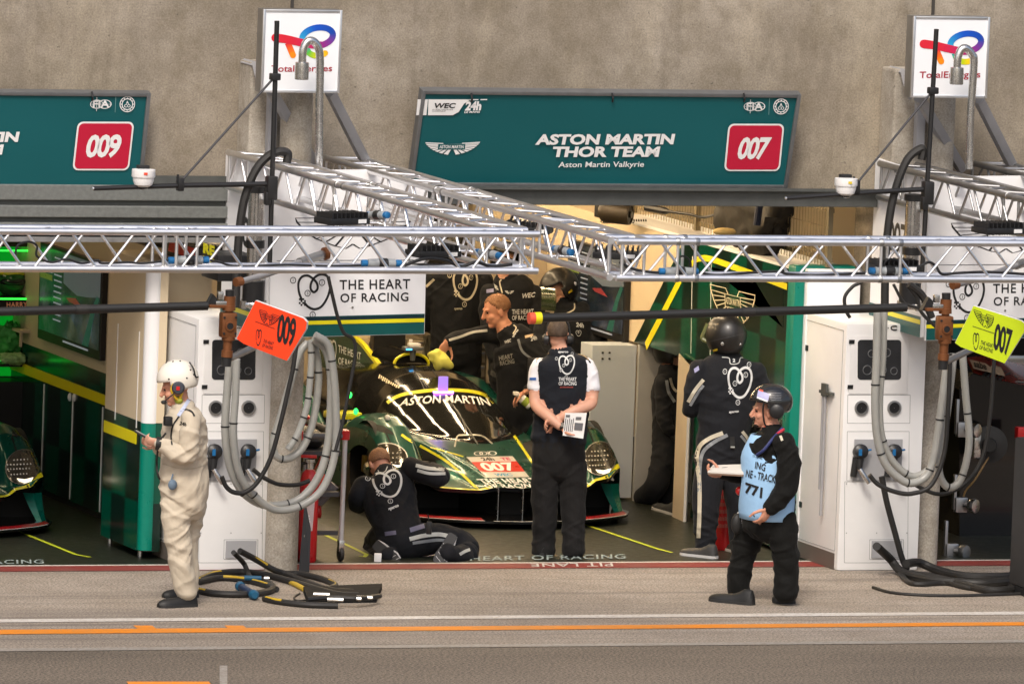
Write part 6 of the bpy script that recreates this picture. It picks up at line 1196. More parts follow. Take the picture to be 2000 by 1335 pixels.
B.hand(B.px(1097, 834, -.2), RIGHT*.75+UP*-.55, NEAR*.3+RIGHT*.6+UP*.6, K_SKINR, 1.0, -1, .55); B.hand(B.px(1086, 820, -.17), LEFT*.9+UP*-.25, NEAR*.5+UP*-.8, K_SKINR, .9, 1, .9)
B.chain([(1094, 690, .02, .062), (1091, 668, .03, .058)], K_SKIN); R, T = B.head(B.px(1089, 652, .03), AWAY, K_SKIN, UP, 1.0)
B.build('man in dark vest and white shirt seen from behind with papers held behind his back', .0065, .006)
B.shoe(G(1063, 1087)+HD*.1, G(1052, 1083)+HD*.3, K_SHOE); B.shoe(G(1121, 1083)+HD*.1, G(1130, 1080)+HD*.3, K_SHOE)
def hair(B, c, f, m, up=UP, rad=(.083, .102, .094), front=.35, low=-.35, rough=.004):
    f = np.array(f, float); f /= np.linalg.norm(f); up = np.array(up, float); up = up-f*(up@f); up /= np.linalg.norm(up); x = np.cross(f, up); mb = MB(); vs = []; fs = []; D_ = {}; nu, nv = 44, 26
    for j in range(nv+1):
        for i in range(nu):
            th = math.pi*j/nv; ph = 2*math.pi*i/nu; d = (math.sin(th)*math.sin(ph), math.sin(th)*math.cos(ph), math.cos(th)); r = 1+rough/.09*noise.noise(Vector(d)*9); vs.append(np.array(c)+(x*rad[0]*d[0]+f*(rad[1]*d[1]-.012)+up*(rad[2]*d[2]+.03))*r); D_[(i, j)] = d
    kp = lambda d: d[2] > low+max(0, d[1]-.05)*(front-low)/.5 if d[1] < .75 else d[2] > .55
    for j in range(nv):
        for i in range(nu):
            q = ((i, j), ((i+1) % nu, j), ((i+1) % nu, j+1), (i, j+1))
            if all(kp(D_[k]) for k in q): fs.append([a+b*nu for a, b in q])
    mb.add(vs, fs); h = B.part('hair', mb, m); h.modifiers.new('thick', 'SOLIDIFY').thickness = .012; return h
hair(B, B.px(1089, 652, .03), AWAY, K_BRN, low=-.55)
for px, sg in ((1066, -1), (1114, 1)): earmuff(B, B.px(px, 663, .03), HR*sg, M_BLACK, .046, .055)
mb = MB(); mb.tube(smoothpath([B.px(1066, 655, .03), B.px(1072, 628, .04), B.px(1090, 619, .05), B.px(1108, 628, .04), B.px(1114, 655, .03)], 5), .008, 8); B.part('headband', mb, M_BLACK)
B.heart([(1092, 730), (1122, 730), (1092, 694)], .085); B.mark('lettering', text2d('THE HEART', .03, 1.05), [(1091, 743.5), (1126, 743.5), (1091, 736.5)]); B.mark('lettering', text2d('OF RACING', .03, 1.05), [(1091, 752), (1126, 752), (1091, 745)]); B.mark('print', join2d([rect(.1*k, 0, .1*k+.07, 1) for k in range(10)]), [(1094, 757), (1120, 757), (1094, 754.5)], mat('red tiny print', (.25, .04, .03), .6)); B.mark('lettering', text2d('sparco', .04), [(1090, 690), (1110, 690), (1090, 685.5)])
B.tape('piping', [(1047, 702), (1060, 694), (1072, 689)], 2, mat('tan piping', (.3, .22, .12), .6)); B.tape('piping', [(1126, 689), (1140, 694), (1150, 702)], 2, mat('tan piping', (.3, .22, .12), .6)); B.mark('sleeve_badge', rect(0, 0, 1, 1), [(1034, 742), (1047, 742), (1034, 737)], mat('blue badge', (.02, .1, .35), .5))
mb = MB(); mb.lathe([(.037, -.012), (.039, 0), (.037, .012)], B.px(1098, 831, -.2), RIGHT*.75-UP*.6, 16, False); B.part('watch', mb, K_SHOE); mb = MB(); mb.box(B.px(1100, 829, -.24), (.018, .016, .005), [HR, UP, HD]); B.part('watch_face', mb, M_STEEL, False)
t = thing('papers', 'white printed papers held behind the back of the man in the dark vest', 'papers', B.px(1122, 840, -.25)); q = [(1099, 850), (1139, 856), (1104, 806), (1146, 806)]; P_ = [B.px(x, y, -.27+.0*i) for i, (x, y) in enumerate(q)]; mb = MB(); mb.prism([P_[0], P_[1], P_[3], P_[2]], HD*.006); mb.build('sheets', M_WHITE, t, False)
fr = PLN(P_[0], np.cross(P_[1]-P_[0], P_[2]-P_[0])); pp = lambda u, v: tuple(np.array(q[0])*(1-u)*(1-v)+np.array(q[1])*u*(1-v)+np.array(q[2])*(1-u)*v+np.array(q[3])*u*v)
lines = join2d([rect(.04+.09*i, .22, .08+.09*i, .78-.05*(i % 2)) for i in range(5)]+[rect(.04, .82, .24, .92), rect(.52, .72, .78, .84), rect(.5, .3, .9, .6)]); v, f = lines; vv = [fr(*pp(x, y))-HD*.004 for x, y in v]; mb = MB(); mb.add(vv, f); mb.build('print', mat('grey print', (.12, .12, .13), .6), t, False)
# ---- mechanic standing by the right partition, black helmet
b = G(1385, 1084); B = Body(b)
B.chain([(1418, 692, .04, .11, .09), (1418, 708, .04, .2, .12), (1422, 740, .03, .245, .15), (1420, 790, .02, .235, .145), (1414, 835, .02, .205, .14), (1408, 870, .02, .2, .145), (1404, 900, .02, .2, .145)], K_SUIT)
B.chain([(1390, 905, -.0, .125, .13), (1382, 950, -.02, .115), (1378, 1000, -.03, .1), (1378, 1045, -.02, .088), (1378, 1078, -.02, .082)], K_SUIT); B.chain([(1428, 905, .05, .12, .13), (1438, 950, .06, .11), (1444, 1000, .1, .098), (1446, 1045, .12, .086), (1447, 1072, .12, .082)], K_SUIT)
B.chain([(1366, 718, .02, .08), (1358, 750, .0, .078), (1352, 785, .02, .07), (1350, 800, .1, .065), (1352, 790, .3, .052)], K_SUIT); B.chain([(1474, 722, .04, .08), (1486, 755, .05, .076), (1492, 800, .1, .07), (1488, 830, .25, .058)], K_SUIT)
B.hand(B.px(1352, 790, .32), AWAY*.9+UP*.2, UP*-.5+RIGHT*.5, K_SHOE, 1.05, 1, .6); B.hand(B.px(1488, 832, .27), AWAY*.8+LEFT*.4, UP*-.5, K_SHOE, 1.05, -1, .6)
B.chain([(1418, 692, .04, .07), (1418, 672, .04, .066)], K_SUIT); B.head(B.px(1414, 655, .04), AWAY*.8+LEFT*.6, K_SKIN)
B.build('mechanic in dark suit and black full helmet seen from behind by the green partition')
hf = AWAY*.75+LEFT*.65; hh, R, T2 = helmet(B, B.px(1418, 655, .03), hf, K_HELM, rad=(.155, .178, .172), open_face=False, cut=-.13); hb = bvh_of([hh])
for p, r in (((1411, 671), .014), ((1446, 672), .009)):
    h = hb.ray_cast(Vector(Cc), Vector(ray(*p))); mb = MB(); mb.lathe([(r, -.002), (r, .004), (.002, .006)], h[0], -HD, 12); mb.build('rivet', M_STEEL, hh)
mb = MB(); mb.tube(smoothpath([B.px(1383, 632, .04), B.px(1377, 646, .04), B.px(1372, 660, .05), B.px(1382, 667, .03)], 5), [.02]*15+[.018], 8); B.part('visor', mb, mat('smoky visor', (.12, .13, .05), .15, coat=.5)); decal('sticker', rect(0, 0, 1, 1), [(1393, 687), (1402, 684), (1392, 683)], hb, mat('yellow sticker', (.6, .45, .02), .5), hh, .004)
decal('shell_line', rect(0, 0, 1, 1), [(1383, 668), (1460, 650), (1383, 667)], hb, M_GREYD, hh, .002, .1)
B.heart([(1421, 775), (1466, 777), (1424, 716)], .085); B.mark('lettering', text2d('sparco', .05), [(1424, 808), (1443, 806), (1424, 803)]); B.mark('collar_mark', text2d('2', .05), [(1431, 707), (1436, 707), (1431, 700)]); B.tape('collar_piping', [(1410, 697), (1424, 699), (1427, 710), (1442, 709), (1446, 699), (1452, 698)], 1.8)
B.tape('sleeve_stripe', [(1374, 741), (1358, 761), (1344, 785)], 7, K_CRM); B.tape('sleeve_stripe', [(1374, 752), (1362, 769), (1348, 792)], 5.5, K_STR2)
B.tape('leg_stripe', [(1412, 845), (1385, 856), (1366, 872), (1361, 900), (1366, 940), (1366, 1000), (1364, 1050)], 8, K_CRM); B.tape('leg_stripe', [(1421, 849), (1396, 862), (1374, 881), (1367, 910), (1366, 960)], 7, K_STR2); B.tape('leg_stripe', [(1450, 842), (1462, 858), (1468, 872)], 6, K_CRM); B.tape('leg_stripe', [(1447, 850), (1458, 864), (1465, 878)], 5, K_STR2); B.tape('belt_strap', [(1430, 852), (1431, 876)], 9, K_SHOE, .012); B.mark('strap_tag', rect(0, 0, 1, 1), [(1427, 874), (1435, 874), (1427, 871)], K_STR, .016); B.mark('sleeve_badge', rect(0, 0, 1, 1), [(1357, 728), (1366, 722), (1355, 720)], mat('pale violet badge', (.3, .3, .5), .5))
B.shoe(G(1398, 1090), G(1330, 1082), mat('racing boot', (.03, .03, .03), .5), .1, .05, 2); B.shoe(G(1452, 1082), G(1420, 1072), mat('racing boot', (.03, .03, .03), .5), .1, .05, 2)
# ---- marshal in light blue bib walking to the left
b = G(1470, 1176); B = Body(b); m = K_BLKC
B.chain([(1508, 842, 0, .09, .13), (1506, 866, 0, .165, .2), (1503, 905, 0, .19, .21), (1500, 950, 0, .2, .215), (1499, 990, 0, .205, .215), (1500, 1020, 0, .195, .21)], m)
B.chain([(1476, 1012, .1, .135, .12), (1460, 1055, .12, .112), (1448, 1100, .12, .092), (1443, 1140, .12, .088), (1446, 1158, .12, .086)], m); B.chain([(1520, 1012, -.1, .135, .12), (1531, 1055, -.1, .112), (1536, 1105, -.1, .09), (1536, 1140, -.1, .084), (1534, 1156, -.1, .084)], m)
B.chain([(1532, 862, -.19, .085), (1540, 900, -.24, .085), (1536, 945, -.26, .08), (1520, 975, -.27, .068), (1503, 992, -.28, .058)], m); B.chain([(1494, 866, .2, .08), (1484, 905, .26, .072), (1466, 926, .2, .062), (1436, 927, .1, .052), (1412, 925, .08, .045)], m)
B.hand(B.px(1502, 990, -.28), UP*-.9+LEFT*.35, LEFT*.7+AWAY*.6, K_SKINR, 1.1, 1, .55); B.hand(B.px(1410, 924, .07), LEFT*.95, UP*.6+NEAR*.6, K_SKINR, 1.0, -1, .9)
B.chain([(1508, 846, 0, .07), (1502, 818, 0, .064)], K_SKINR); fdir = LEFT*.97+NEAR*.2+UP*-.04; R, T = B.head(B.px(1496, 803), fdir, K_SKINR, UP, 1.02, lip=False)
B.ell(T(0, .098, -.05), (.034, .014, .012), K_DKH, R); B.ell(T(0, .07, -.1), (.028, .022, .016), K_DKH, R)
B.build('marshal in black overalls and light blue bib walking left with a clipboard', .0065, .012)
hh, R, T2 = helmet(B, B.px(1506, 784), fdir, mat('black carbon helmet shell', (.016, .016, .017), .2, coat=.8, var=.4, vs=60), rad=(.138, .168, .14), cut=-.09, ft=.02); hb = bvh_of([hh])
decal('sticker', rect(0, 0, 1, 1), [(1478, 775), (1500, 783), (1481, 761)], hb, mat('violet white sticker', (.4, .4, .62), .5), hh, .004); decal('sticker_line', rect(0, 0, 1, 1), [(1478, 777), (1499, 785), (1478.5, 774)], hb, M_TXW, hh, .006); decal('sticker_line', rect(0, 0, 1, 1), [(1482, 762), (1490, 765), (1483, 759)], hb, M_ORNG, hh, .006)
for i in range(5): decal('vent_line', ribbon([(0, 0), (.5, .3), (1, .45)], .05), [(1500+i*1.5, 768+i*3.4), (1526, 772+i*3.2), (1500+i*1.5, 758+i*3.4)], hb, M_GREYP, hh, .004)
earmuff(B, B.px(1517, 803, -.135), NEAR, M_BLACK, .058, .06); mb = MB(); mb.tube(smoothpath([B.px(1494, 778, -.12), B.px(1490, 800, -.12), B.px(1494, 828, -.08), B.px(1505, 836, -.05)], 5), .007, 6); B.part('chin_strap', mb, M_BLACK); mb = MB(); mb.box(B.px(1486, 782, -.1), (.03, .03, .012), None, .006); B.part('sun_glasses', mb, M_BLACK); mb = MB(); mb.ell(B.px(1496, 836, -.06), (.02, .02, .02)); B.part('strap_button', mb, M_ORNG)
# bib: front and back cloth following the chest
def bib():
    R_ = []
    for k in range(15):
        u = k/14; y = 848+u*(1012-848); Rr = []
        w = .15+.1*min(1, u*2.4); xl = 1500-(.165+.055*min(1, u*1.8))*252; xr = 1512+(.135+.075*u)*252
        for a in np.linspace(-2.5, 2.5, 25):   # from the back round the front
            cx = 1503; rx = .195+.03*min(1, u*2)+.012*math.sin(u*9+a*3); rz = .2+.035*min(1, u*2)
            if u < .25: rx *= .72+1.1*u; rz *= .62+1.5*u
            th = a; p = VD(cx, y, B.base)+LEFT*rx*math.cos(th)+NEAR*rz*math.sin(th); Rr.append(p)
        R_.append(Rr)
    mb = MB(); keep = []
    mb.rings(R_, False, False); n = 25; mb.f = [f_ for f_ in mb.f if not (((f_[0] % n) in range(14, 21)) and f_[0]//n < 8 and False)]
    o = B.part('bib', mb, K_BIB); o.modifiers.new('thick', 'SOLIDIFY').thickness = .006; return o
bb = bib(); bbv = bvh_of([bb]); BM = lambda nm, t, q, m=M_TXK: decal(nm, t, q, bbv, m, bb, .006, .12)
BM('lettering', text2d('24h', .05), [(1474, 886), (1490, 892), (1478, 866)]); BM('lettering', text2d('LE MANS'), [(1470, 891), (1488, 897), (1471, 886)]); BM('lettering', text2d('ING', .02), [(1474, 914), (1494, 920), (1476, 900)]); BM('lettering', text2d('NE - TRACK', .02), [(1456, 931), (1514, 943), (1458, 916)]); BM('lettering', text2d('771', .04), [(1454, 962), (1488, 973), (1456, 941)])
mb = MB(); mb.tube(smoothpath([B.px(1528, 836, -.1), B.px(1508, 858, -.21), B.px(1492, 878, -.24), B.px(1478, 888, -.2)], 5), .012, 8); B.part('lanyard', mb, mat('navy lanyard', (.02, .03, .12), .6)); mb = MB(); mb.tube([B.px(1530, 838, -.1), B.px(1518, 848, -.17)], .014, 8); B.part('lanyard_end', mb, mat('red lanyard', (.45, .03, .05), .6)); B.tape('shoulder_tape', [(1524, 850), (1528, 860)], 5, K_CRM)
B.tape('pocket_label', [(1438, 1000), (1452, 1002)], 4, K_MARK); B.mark('pocket_label', rect(0, 0, 1, 1), [(1442, 1022), (1449, 1022), (1442, 1013)]); mb = MB(); mb.ell(B.px(1440, 1022, .03), (.05, .04, .08)); B.part('waist_pouch', mb, K_SHOE); mb = MB(); mb.ell(B.px(1444, 958, .05), (.03, .03, .035)); B.part('red_pull', mb, M_RED)
B.shoe(G(1470, 1181), G(1386, 1172), K_SHOE, .105, .055); B.shoe(G(1552, 1177), G(1508, 1176), K_SHOE, .12, .055)
t = thing('clipboard', 'clipboard with white sheets held by the marshal in the light blue bib', 'clipboard', B.px(1420, 925, .05)); P_ = [B.px(1382, 926, -.02), B.px(1452, 930, -.1), B.px(1458, 912, .16), B.px(1392, 914, .2)]; mb = MB(); mb.prism(P_, UP*.012); mb.build('board', mat('brown clipboard', (.2, .13, .09), .6), t, False); mb = MB(); mb.prism([p+UP*.013 for p in P_], UP*.012); mb.build('sheets', mat('paper stack', (.6, .57, .52), .8), t, False)
# ---- kneeling mechanic at the front wheel
b = G(800, 1092); B = Body(b); m = K_SUIT
B.chain([(752, 925, .55, .09, .1), (758, 945, .5, .2, .13), (762, 980, .42, .215, .15), (772, 1015, .32, .19, .15), (782, 1045, .24, .185, .16), (788, 1062, .2, .18, .17)], m)
B.chain([(800, 912, .5, .08), (826, 922, .42, .078), (855, 932, .4, .07), (862, 926, .55, .062), (845, 915, .85, .05)], m); B.chain([(712, 945, .5, .085), (698, 972, .46, .078), (700, 985, .6, .066), (715, 960, .9, .052)], m)
B.chain([(805, 1055, .2, .135, .13), (850, 1052, .3, .12), (895, 1058, .38, .105), (912, 1078, .3, .095), (892, 1086, .1, .08), (872, 1078, -.02, .07)], m); B.chain([(772, 1062, .25, .135, .13), (752, 1050, .5, .125), (738, 1062, .7, .11), (735, 1085, .5, .095), (748, 1088, .2, .08), (760, 1084, .0, .07)], m)
B.hand(B.px(845, 914, .87), AWAY*.8+LEFT*.4, UP*-.6, K_SHOE, 1, -1, .6); B.hand(B.px(716, 958, .92), AWAY*.8+UP*.2, RIGHT*.8, K_SHOE, 1, 1, .6)
B.chain([(752, 930, .55, .066), (746, 912, .62, .062)], K_SKINR); R, T = B.head(B.px(741, 905, .66), AWAY*.75+UP*-.6+LEFT*.3, K_SKINR, UP, 1.0)
B.build('ginger mechanic in dark suit kneeling at the front of the green racing car'); hair(B, B.px(741, 905, .66), AWAY*.75+UP*-.6+LEFT*.3, K_GING, low=-.5)
B.heart([(736, 974), (790, 965), (726, 924)], .08); B.mark('lettering', text2d('sparco', .06), [(760, 998), (780, 990), (758, 992)]); B.tape('sleeve_stripe', [(812, 908), (838, 914), (868, 916)], 7, K_STR); B.tape('sleeve_stripe', [(815, 918), (840, 924), (870, 924)], 6, K_STR); B.tape('collar_piping', [(738, 917), (742, 923), (752, 920), (757, 910)], 2)
B.tape('leg_stripe', [(800, 1052), (830, 1045), (862, 1043), (892, 1052)], 8, K_STR); B.tape('leg_stripe', [(806, 1060), (834, 1056), (862, 1054), (890, 1062)], 6, K_STR2); B.tape('leg_stripe', [(898, 1082), (908, 1076), (918, 1072)], 6, K_STR); B.mark('belt_label', rect(0, 0, 1, 1), [(802, 1039), (830, 1030), (800, 1030)], mat('violet grey label', (.13, .13, .2), .6), .008); B.mark('belt_label', rect(0, 0, 1, 1), [(752, 1046), (774, 1043), (751, 1038)], mat('violet grey label', (.13, .13, .2), .6), .008)
bt = mat('racing boot', (.03, .03, .03), .5)
for (hx, hy), (tx, ty), d0, d1 in (((735, 1062), (778, 1100), .05, -.06), ((884, 1046), (853, 1102), .05, -.08)):   # boots with the soles towards us
    a, c = B.px(hx, hy, d0), B.px(tx, ty, d1); d = c-a; L = np.linalg.norm(d); d /= L; x = np.cross(d, HD); x /= np.linalg.norm(x); nrm = np.cross(x, d); nrm = nrm if nrm@HD < 0 else -nrm; R_ = []
    for u, ww, tt in ((-.04, .5, .6), (0, .8, .9), (.2, .85, 1), (.5, .9, .9), (.75, 1.1, .7), (.95, .9, .5), (1.02, .4, .3)): R_.append([a+d*L*u+x*.05*ww*math.cos(q)+nrm*(.018 if math.sin(q) > 0 else .07*tt*math.sin(q)) for q in np.linspace(0, 2*math.pi, 15)[:-1]])
    mb = MB(); mb.rings(R_); sh = B.part('shoe', mb, bt); mb = MB()
    for i in range(4):
        for j in (-1, 0, 1): mb.box(a+d*L*(.42+.15*i+.04*j)+x*.028*j+nrm*.019, (.012, .0025, .001), [x+d*.5, d, nrm])
    mb.build('sole_print', K_SOLE, sh, False); mb = MB(); mb.tube([a+d*L*u+x*.05*ww+nrm*.005 for u, ww in ((-.02, .6), (.2, .85), (.5, .95), (.75, 1.1), (.95, .8))], .008, 6); mb.build('sole_edge', K_SOLE, sh)
mb = MB(); mb.box(B.px(838, 1030, .0), (.022, .02, .05), [HR, HD, UP], .008); mb.cyl(B.px(838, 1018, .0), B.px(836, 1003, .0), .005, 6); B.part('radio', mb, M_BLACK)
# ---- ginger mechanic leaning over the car with a cloth
b = np.array([2.28, 4.55, 0]); B = Body(b); m = K_SUIT; j = lambda x, y, d=0: (x, y, d)
B.chain([(992, 650, 0, .1, .1), (1004, 665, 0, .17, .15), (1010, 700, 0, .2, .16), (1014, 750, .0, .185, .15), (1016, 800, .0, .185, .155), (1018, 840, 0, .185, .15)], m)
B.chain([(1002, 840, .06, .12), (1000, 900, .05, .105), (1000, 960, .05, .09), (1000, 1010, .05, .085)], m); B.chain([(1036, 840, -.06, .12), (1040, 900, -.05, .105), (1042, 960, -.05, .09), (1042, 1012, -.05, .085)], m)
B.chain([(975, 655, .1, .085), (945, 652, .1, .07), (915, 656, .02, .062), (893, 660, -.08, .056), (876, 666, -.2, .046)], m); B.chain([(1034, 672, -.08, .085), (1054, 705, -.14, .078), (1058, 735, -.2, .068), (1044, 755, -.3, .056), (1032, 762, -.36, .046)], m)
B.hand(B.px(874, 668, -.21), LEFT*.5+UP*-.85, LEFT*-.5+NEAR*.7, K_SKINR, 1.05, 1, .7); B.hand(B.px(1030, 764, -.37), LEFT*.8+UP*-.5, UP*-.7+NEAR*.2, K_SKINR, 1.1, -1, .5)
B.chain([(992, 655, 0, .07), (982, 632, 0, .066)], K_SKINR); fdir = LEFT*.9+NEAR*.25+UP*-.3; R, T = B.head(B.px(970, 606), fdir, K_SKINR, UP, 1.12)
B.build('ginger haired mechanic in dark suit reaching over the car roof with a yellow cloth'); hair(B, B.px(970, 606), fdir, K_GING, rad=(.093, .114, .106), low=-.45, rough=.008)
B.tape('sleeve_stripe', [(877, 664), (900, 657), (925, 648), (952, 645)], 5, K_STR); B.tape('sleeve_stripe', [(1012, 662), (1020, 685), (1040, 702)], 4.5, K_STR2); B.tape('shoulder_piping', [(1003, 634), (1008, 640), (1002, 652)], 2.5, K_CRM); B.mark('lettering', text2d('sparco', .05), [(1003, 660), (1014, 645), (1000, 657)]); B.mark('lettering', text2d('WEC', .03), [(985, 671), (998, 667), (985, 665)]); B.mark('lettering', text2d('HEART', .02), [(975, 704), (1002, 699), (974, 695)], mat('dim print', (.2, .2, .19), .6)); B.mark('lettering', text2d('RACING', .02), [(977, 714), (1005, 709), (976, 705)], mat('dim print', (.2, .2, .19), .6)); B.mark('lettering', text2d('24h', .04), [(1037, 666), (1049, 663), (1036, 657)]); B.mark('sleeve_badge', rect(0, 0, 1, 1), [(1026, 660), (1046, 655), (1025, 655)], mat('orange white badge', (.5, .38, .25), .5))
mb = MB(); mb.box(B.px(1042, 720, -.35), (.05, .03, .09), [HR, HD, UP], .015); B.part('pouch', mb, M_BLACK)
p = B.px(864, 694, -.25); mb = MB(); mb.ell((0, 0, 0), (.1, .06, .085), None, 44, 30); mb.v = [tuple(p+np.array(v)*(1+.45*noise.noise(Vector(v)*9)+.3*noise.noise(Vector(v)*17+Vector((3,0,0))))+np.array([-.25*v[2]-.03, 0, -.03])) for v in mb.v]
rg = mb.build('cloth', mat('yellow cloth', (.62, .62, .12), .8), None); tag(rg, 'crumpled yellow cloth under the ginger mechanic\'s hand on the car roof', 'cloth')
t = thing('spray_bottle', 'white spray bottle held beside the car windscreen', 'bottle', B.px(1028, 786, -.4)); d = RIGHT*.75-UP*.6; p = B.px(1008, 768, -.42); mb = MB(); mb.lathe([(.015, 0), (.018, .03), (.036, .06), (.038, .15), (.03, .16)], p, d, 16); mb.build('bottle', M_WHITE, t); mb = MB(); mb.lathe([(.0385, .08), (.0385, .13)], p, d, 16, False); mb.build('label', mat('green label', (.3, .4, .05), .5), t); mb = MB(); mb.box(p, (.02, .03, .015), None, .006); mb.build('trigger', M_WHITE, t)
# ---- black helmet mechanic looking down
b = np.array([2.6, 5.3, 0]); b = np.array(VD(1115, 900, [2.55, 5.2, 0])) * np.array([1, 1, 0]); B = Body(b)
B.chain([(1106, 600, 0, .11, .1), (1112, 615, 0, .21, .15), (1118, 650, 0, .235, .16), (1120, 700, 0, .215, .15), (1122, 760, 0, .21, .15), (1122, 800, 0, .2, .15)], K_SUIT); B.chain([(1104, 800, 0, .12), (1102, 870, 0, .1), (1102, 950, 0, .085)], K_SUIT); B.chain([(1140, 800, 0, .12), (1142, 870, 0, .1), (1142, 950, 0, .085)], K_SUIT)
B.chain([(1160, 625, -.02, .085), (1168, 665, -.08, .08), (1160, 705, -.18, .07), (1130, 715, -.26, .055)], K_SUIT); B.chain([(1066, 625, .0, .08), (1060, 660, -.08, .075), (1070, 700, -.2, .06)], K_SUIT); B.hand(B.px(1128, 716, -.27), LEFT*.9, UP*-.5+NEAR*.4, K_SHOE, 1, -1, .6); B.hand(B.px(1071, 703, -.21), RIGHT*.6+UP*-.6, NEAR, K_SHOE, 1, 1, .6)
B.chain([(1100, 605, 0, .075), (1094, 585, 0, .07)], K_SUIT); fd = LEFT*.72+NEAR*.5+UP*-.55; R, T = B.head(B.px(1088, 570), fd, K_SKIN)
B.build('mechanic in matt black helmet looking down behind the man with papers'); hh, R, T2 = helmet(B, B.px(1092, 562), fd, K_HELM, rad=(.15, .178, .17), open_face=True, cut=-.12); hb = bvh_of([hh])
for p, r in (((1123, 554), .016), ((1072, 527), .01), ((1104, 516), .01)):
    h = hb.ray_cast(Vector(Cc), Vector(ray(*p)))
    if h[0]: mb = MB(); mb.lathe([(r, -.002), (r, .004), (.002, .006)], h[0], -HD, 12); mb.build('rivet', M_STEEL if r > .012 else M_BLACK, hh)
mb = MB(); vs = [B.px(1056+2*math.sin(u*3), 560+u*45, -.1-.05*math.sin(u*3)) for u in np.linspace(0, 1, 6)]; mb.rings([[v_+RIGHT*.0, v_+RIGHT*.12+NEAR*.08] for v_ in vs], False, False); B.part('visor', mb, mat('clear green visor', (.1, .14, .06), .1, trans=.7)); decal('sticker', rect(0, 0, 1, 1), [(1111, 574), (1118, 568), (1110, 570)], hb, mat('yellow sticker', (.6, .45, .02), .5), hh, .004)
B.tape('shoulder_piping', [(1122, 592), (1121, 604), (1106, 612)], 2.5, K_CRM); B.tape('shoulder_piping', [(1062, 592), (1078, 610)], 3, K_CRM); B.mark('lettering', text2d('24h', .05), [(1125, 638), (1140, 640), (1126, 629)]); B.mark('heart_logo', heart(.1, False), [(1125, 656), (1135, 656), (1125, 645)])
# ---- mechanic behind the truss, facing us
b = np.array(VD(985, 900, [2.2, 6.3, 0]))*np.array([1, 1, 0]); B = Body(b)
B.chain([(988, 548, 0, .11, .1), (994, 562, 0, .21, .14), (1000, 600, 0, .22, .15), (1000, 660, 0, .205, .14), (1000, 730, 0, .2, .14)], K_SUIT); B.chain([(982, 735, 0, .11), (982, 800, 0, .1), (982, 860, 0, .085)], K_SUIT); B.chain([(1018, 735, 0, .11), (1018, 800, 0, .1), (1018, 860, 0, .085)], K_SUIT)
B.chain([(956, 570, 0, .08), (952, 610, -.05, .072), (956, 660, -.14, .06), (966, 700, -.2, .05)], K_SUIT); B.chain([(1042, 570, 0, .08), (1048, 610, -.04, .074), (1044, 660, -.12, .06), (1032, 695, -.18, .05)], K_SUIT); B.hand(B.px(967, 703, -.21), UP*-.9, NEAR, K_SHOE, 1, 1, .5); B.hand(B.px(1031, 698, -.19), UP*-.9, NEAR, K_SHOE, 1, -1, .5)
B.chain([(988, 550, 0, .07), (988, 530, 0, .066)], K_SUIT); B.head(B.px(988, 516), NEAR*.9+LEFT*.3, K_SKIN)
B.build('mechanic in dark suit facing the pit lane, head behind the aluminium truss'); hh, R, T2 = helmet(B, B.px(990, 508), NEAR*.9+LEFT*.3, K_HELM, rad=(.14, .165, .16), open_face=True, cut=-.1); mb = MB(); mb.ell(B.px(985, 514, -.12), (.09, .05, .06)); B.part('goggles', mb, M_GLASSD)
B.mark('lettering', text2d('THE HEART', .02), [(1000, 614), (1042, 613), (1000, 604)]); B.mark('lettering', text2d('OF RACING', .02), [(1000, 625), (1040, 624), (1000, 616)]); B.mark('lettering', text2d('WEC', .03), [(1018, 583), (1044, 580), (1020, 573)]); B.mark('badge', wings(.03, True, False), [(986, 574), (1004, 574), (986, 567)]); B.tape('shoulder_piping', [(979, 546), (976, 552), (981, 572)], 2.5, K_CRM); B.mark('lettering', text2d('sparco', .04), [(968, 566), (975, 571), (964, 553)]); B.mark('sleeve_badge', rect(0, 0, 1, 1), [(950, 572), (964, 570), (950, 565)], mat('pale violet badge', (.3, .3, .5), .5))
# ---- mechanic with the gold heart on the back, far left
b = np.array(VD(880, 850, [1.3, 7.6, 0]))*np.array([1, 1, 0]); B = Body(b)
B.chain([(892, 520, 0, .12, .1), (892, 540, 0, .24, .15), (894, 580, 0, .25, .16), (892, 640, 0, .225, .15), (890, 700, 0, .215, .15)], K_SUIT); B.chain([(868, 705, 0, .12), (868, 770, 0, .1), (868, 830, 0, .085)], K_SUIT); B.chain([(912, 705, 0, .12), (914, 770, 0, .1), (914, 830, 0, .085)], K_SUIT)
B.chain([(842, 545, 0, .085), (836, 585, 0, .078), (836, 630, .1, .066), (848, 640, .3, .05)], K_SUIT); B.chain([(944, 545, 0, .085), (950, 590, 0, .078), (946, 640, .08, .066), (935, 660, .25, .05)], K_SUIT); B.hand(B.px(849, 640, .32), AWAY, UP*-1, K_SHOE, 1, 1, .5); B.hand(B.px(934, 661, .27), AWAY, UP*-1, K_SHOE, 1, -1, .5)
B.chain([(892, 522, 0, .07), (892, 500, 0, .066)], K_SUIT); B.head(B.px(892, 488, 0), AWAY, K_SKIN)
B.build('mechanic with the cream heart on his back, far behind the white board'); helmet(B, B.px(892, 484), AWAY, K_HELM, rad=(.14, .165, .16), open_face=True, cut=-.1)
B.mark('heart_logo', heart(.08), [(886, 585), (932, 585), (886, 528)], K_CRM); B.mark('lettering', text2d('sparco', .04), [(887, 606), (903, 606), (887, 601)], K_CRM); B.tape('sleeve_stripe', [(832, 560), (848, 545)], 5, K_CRM)
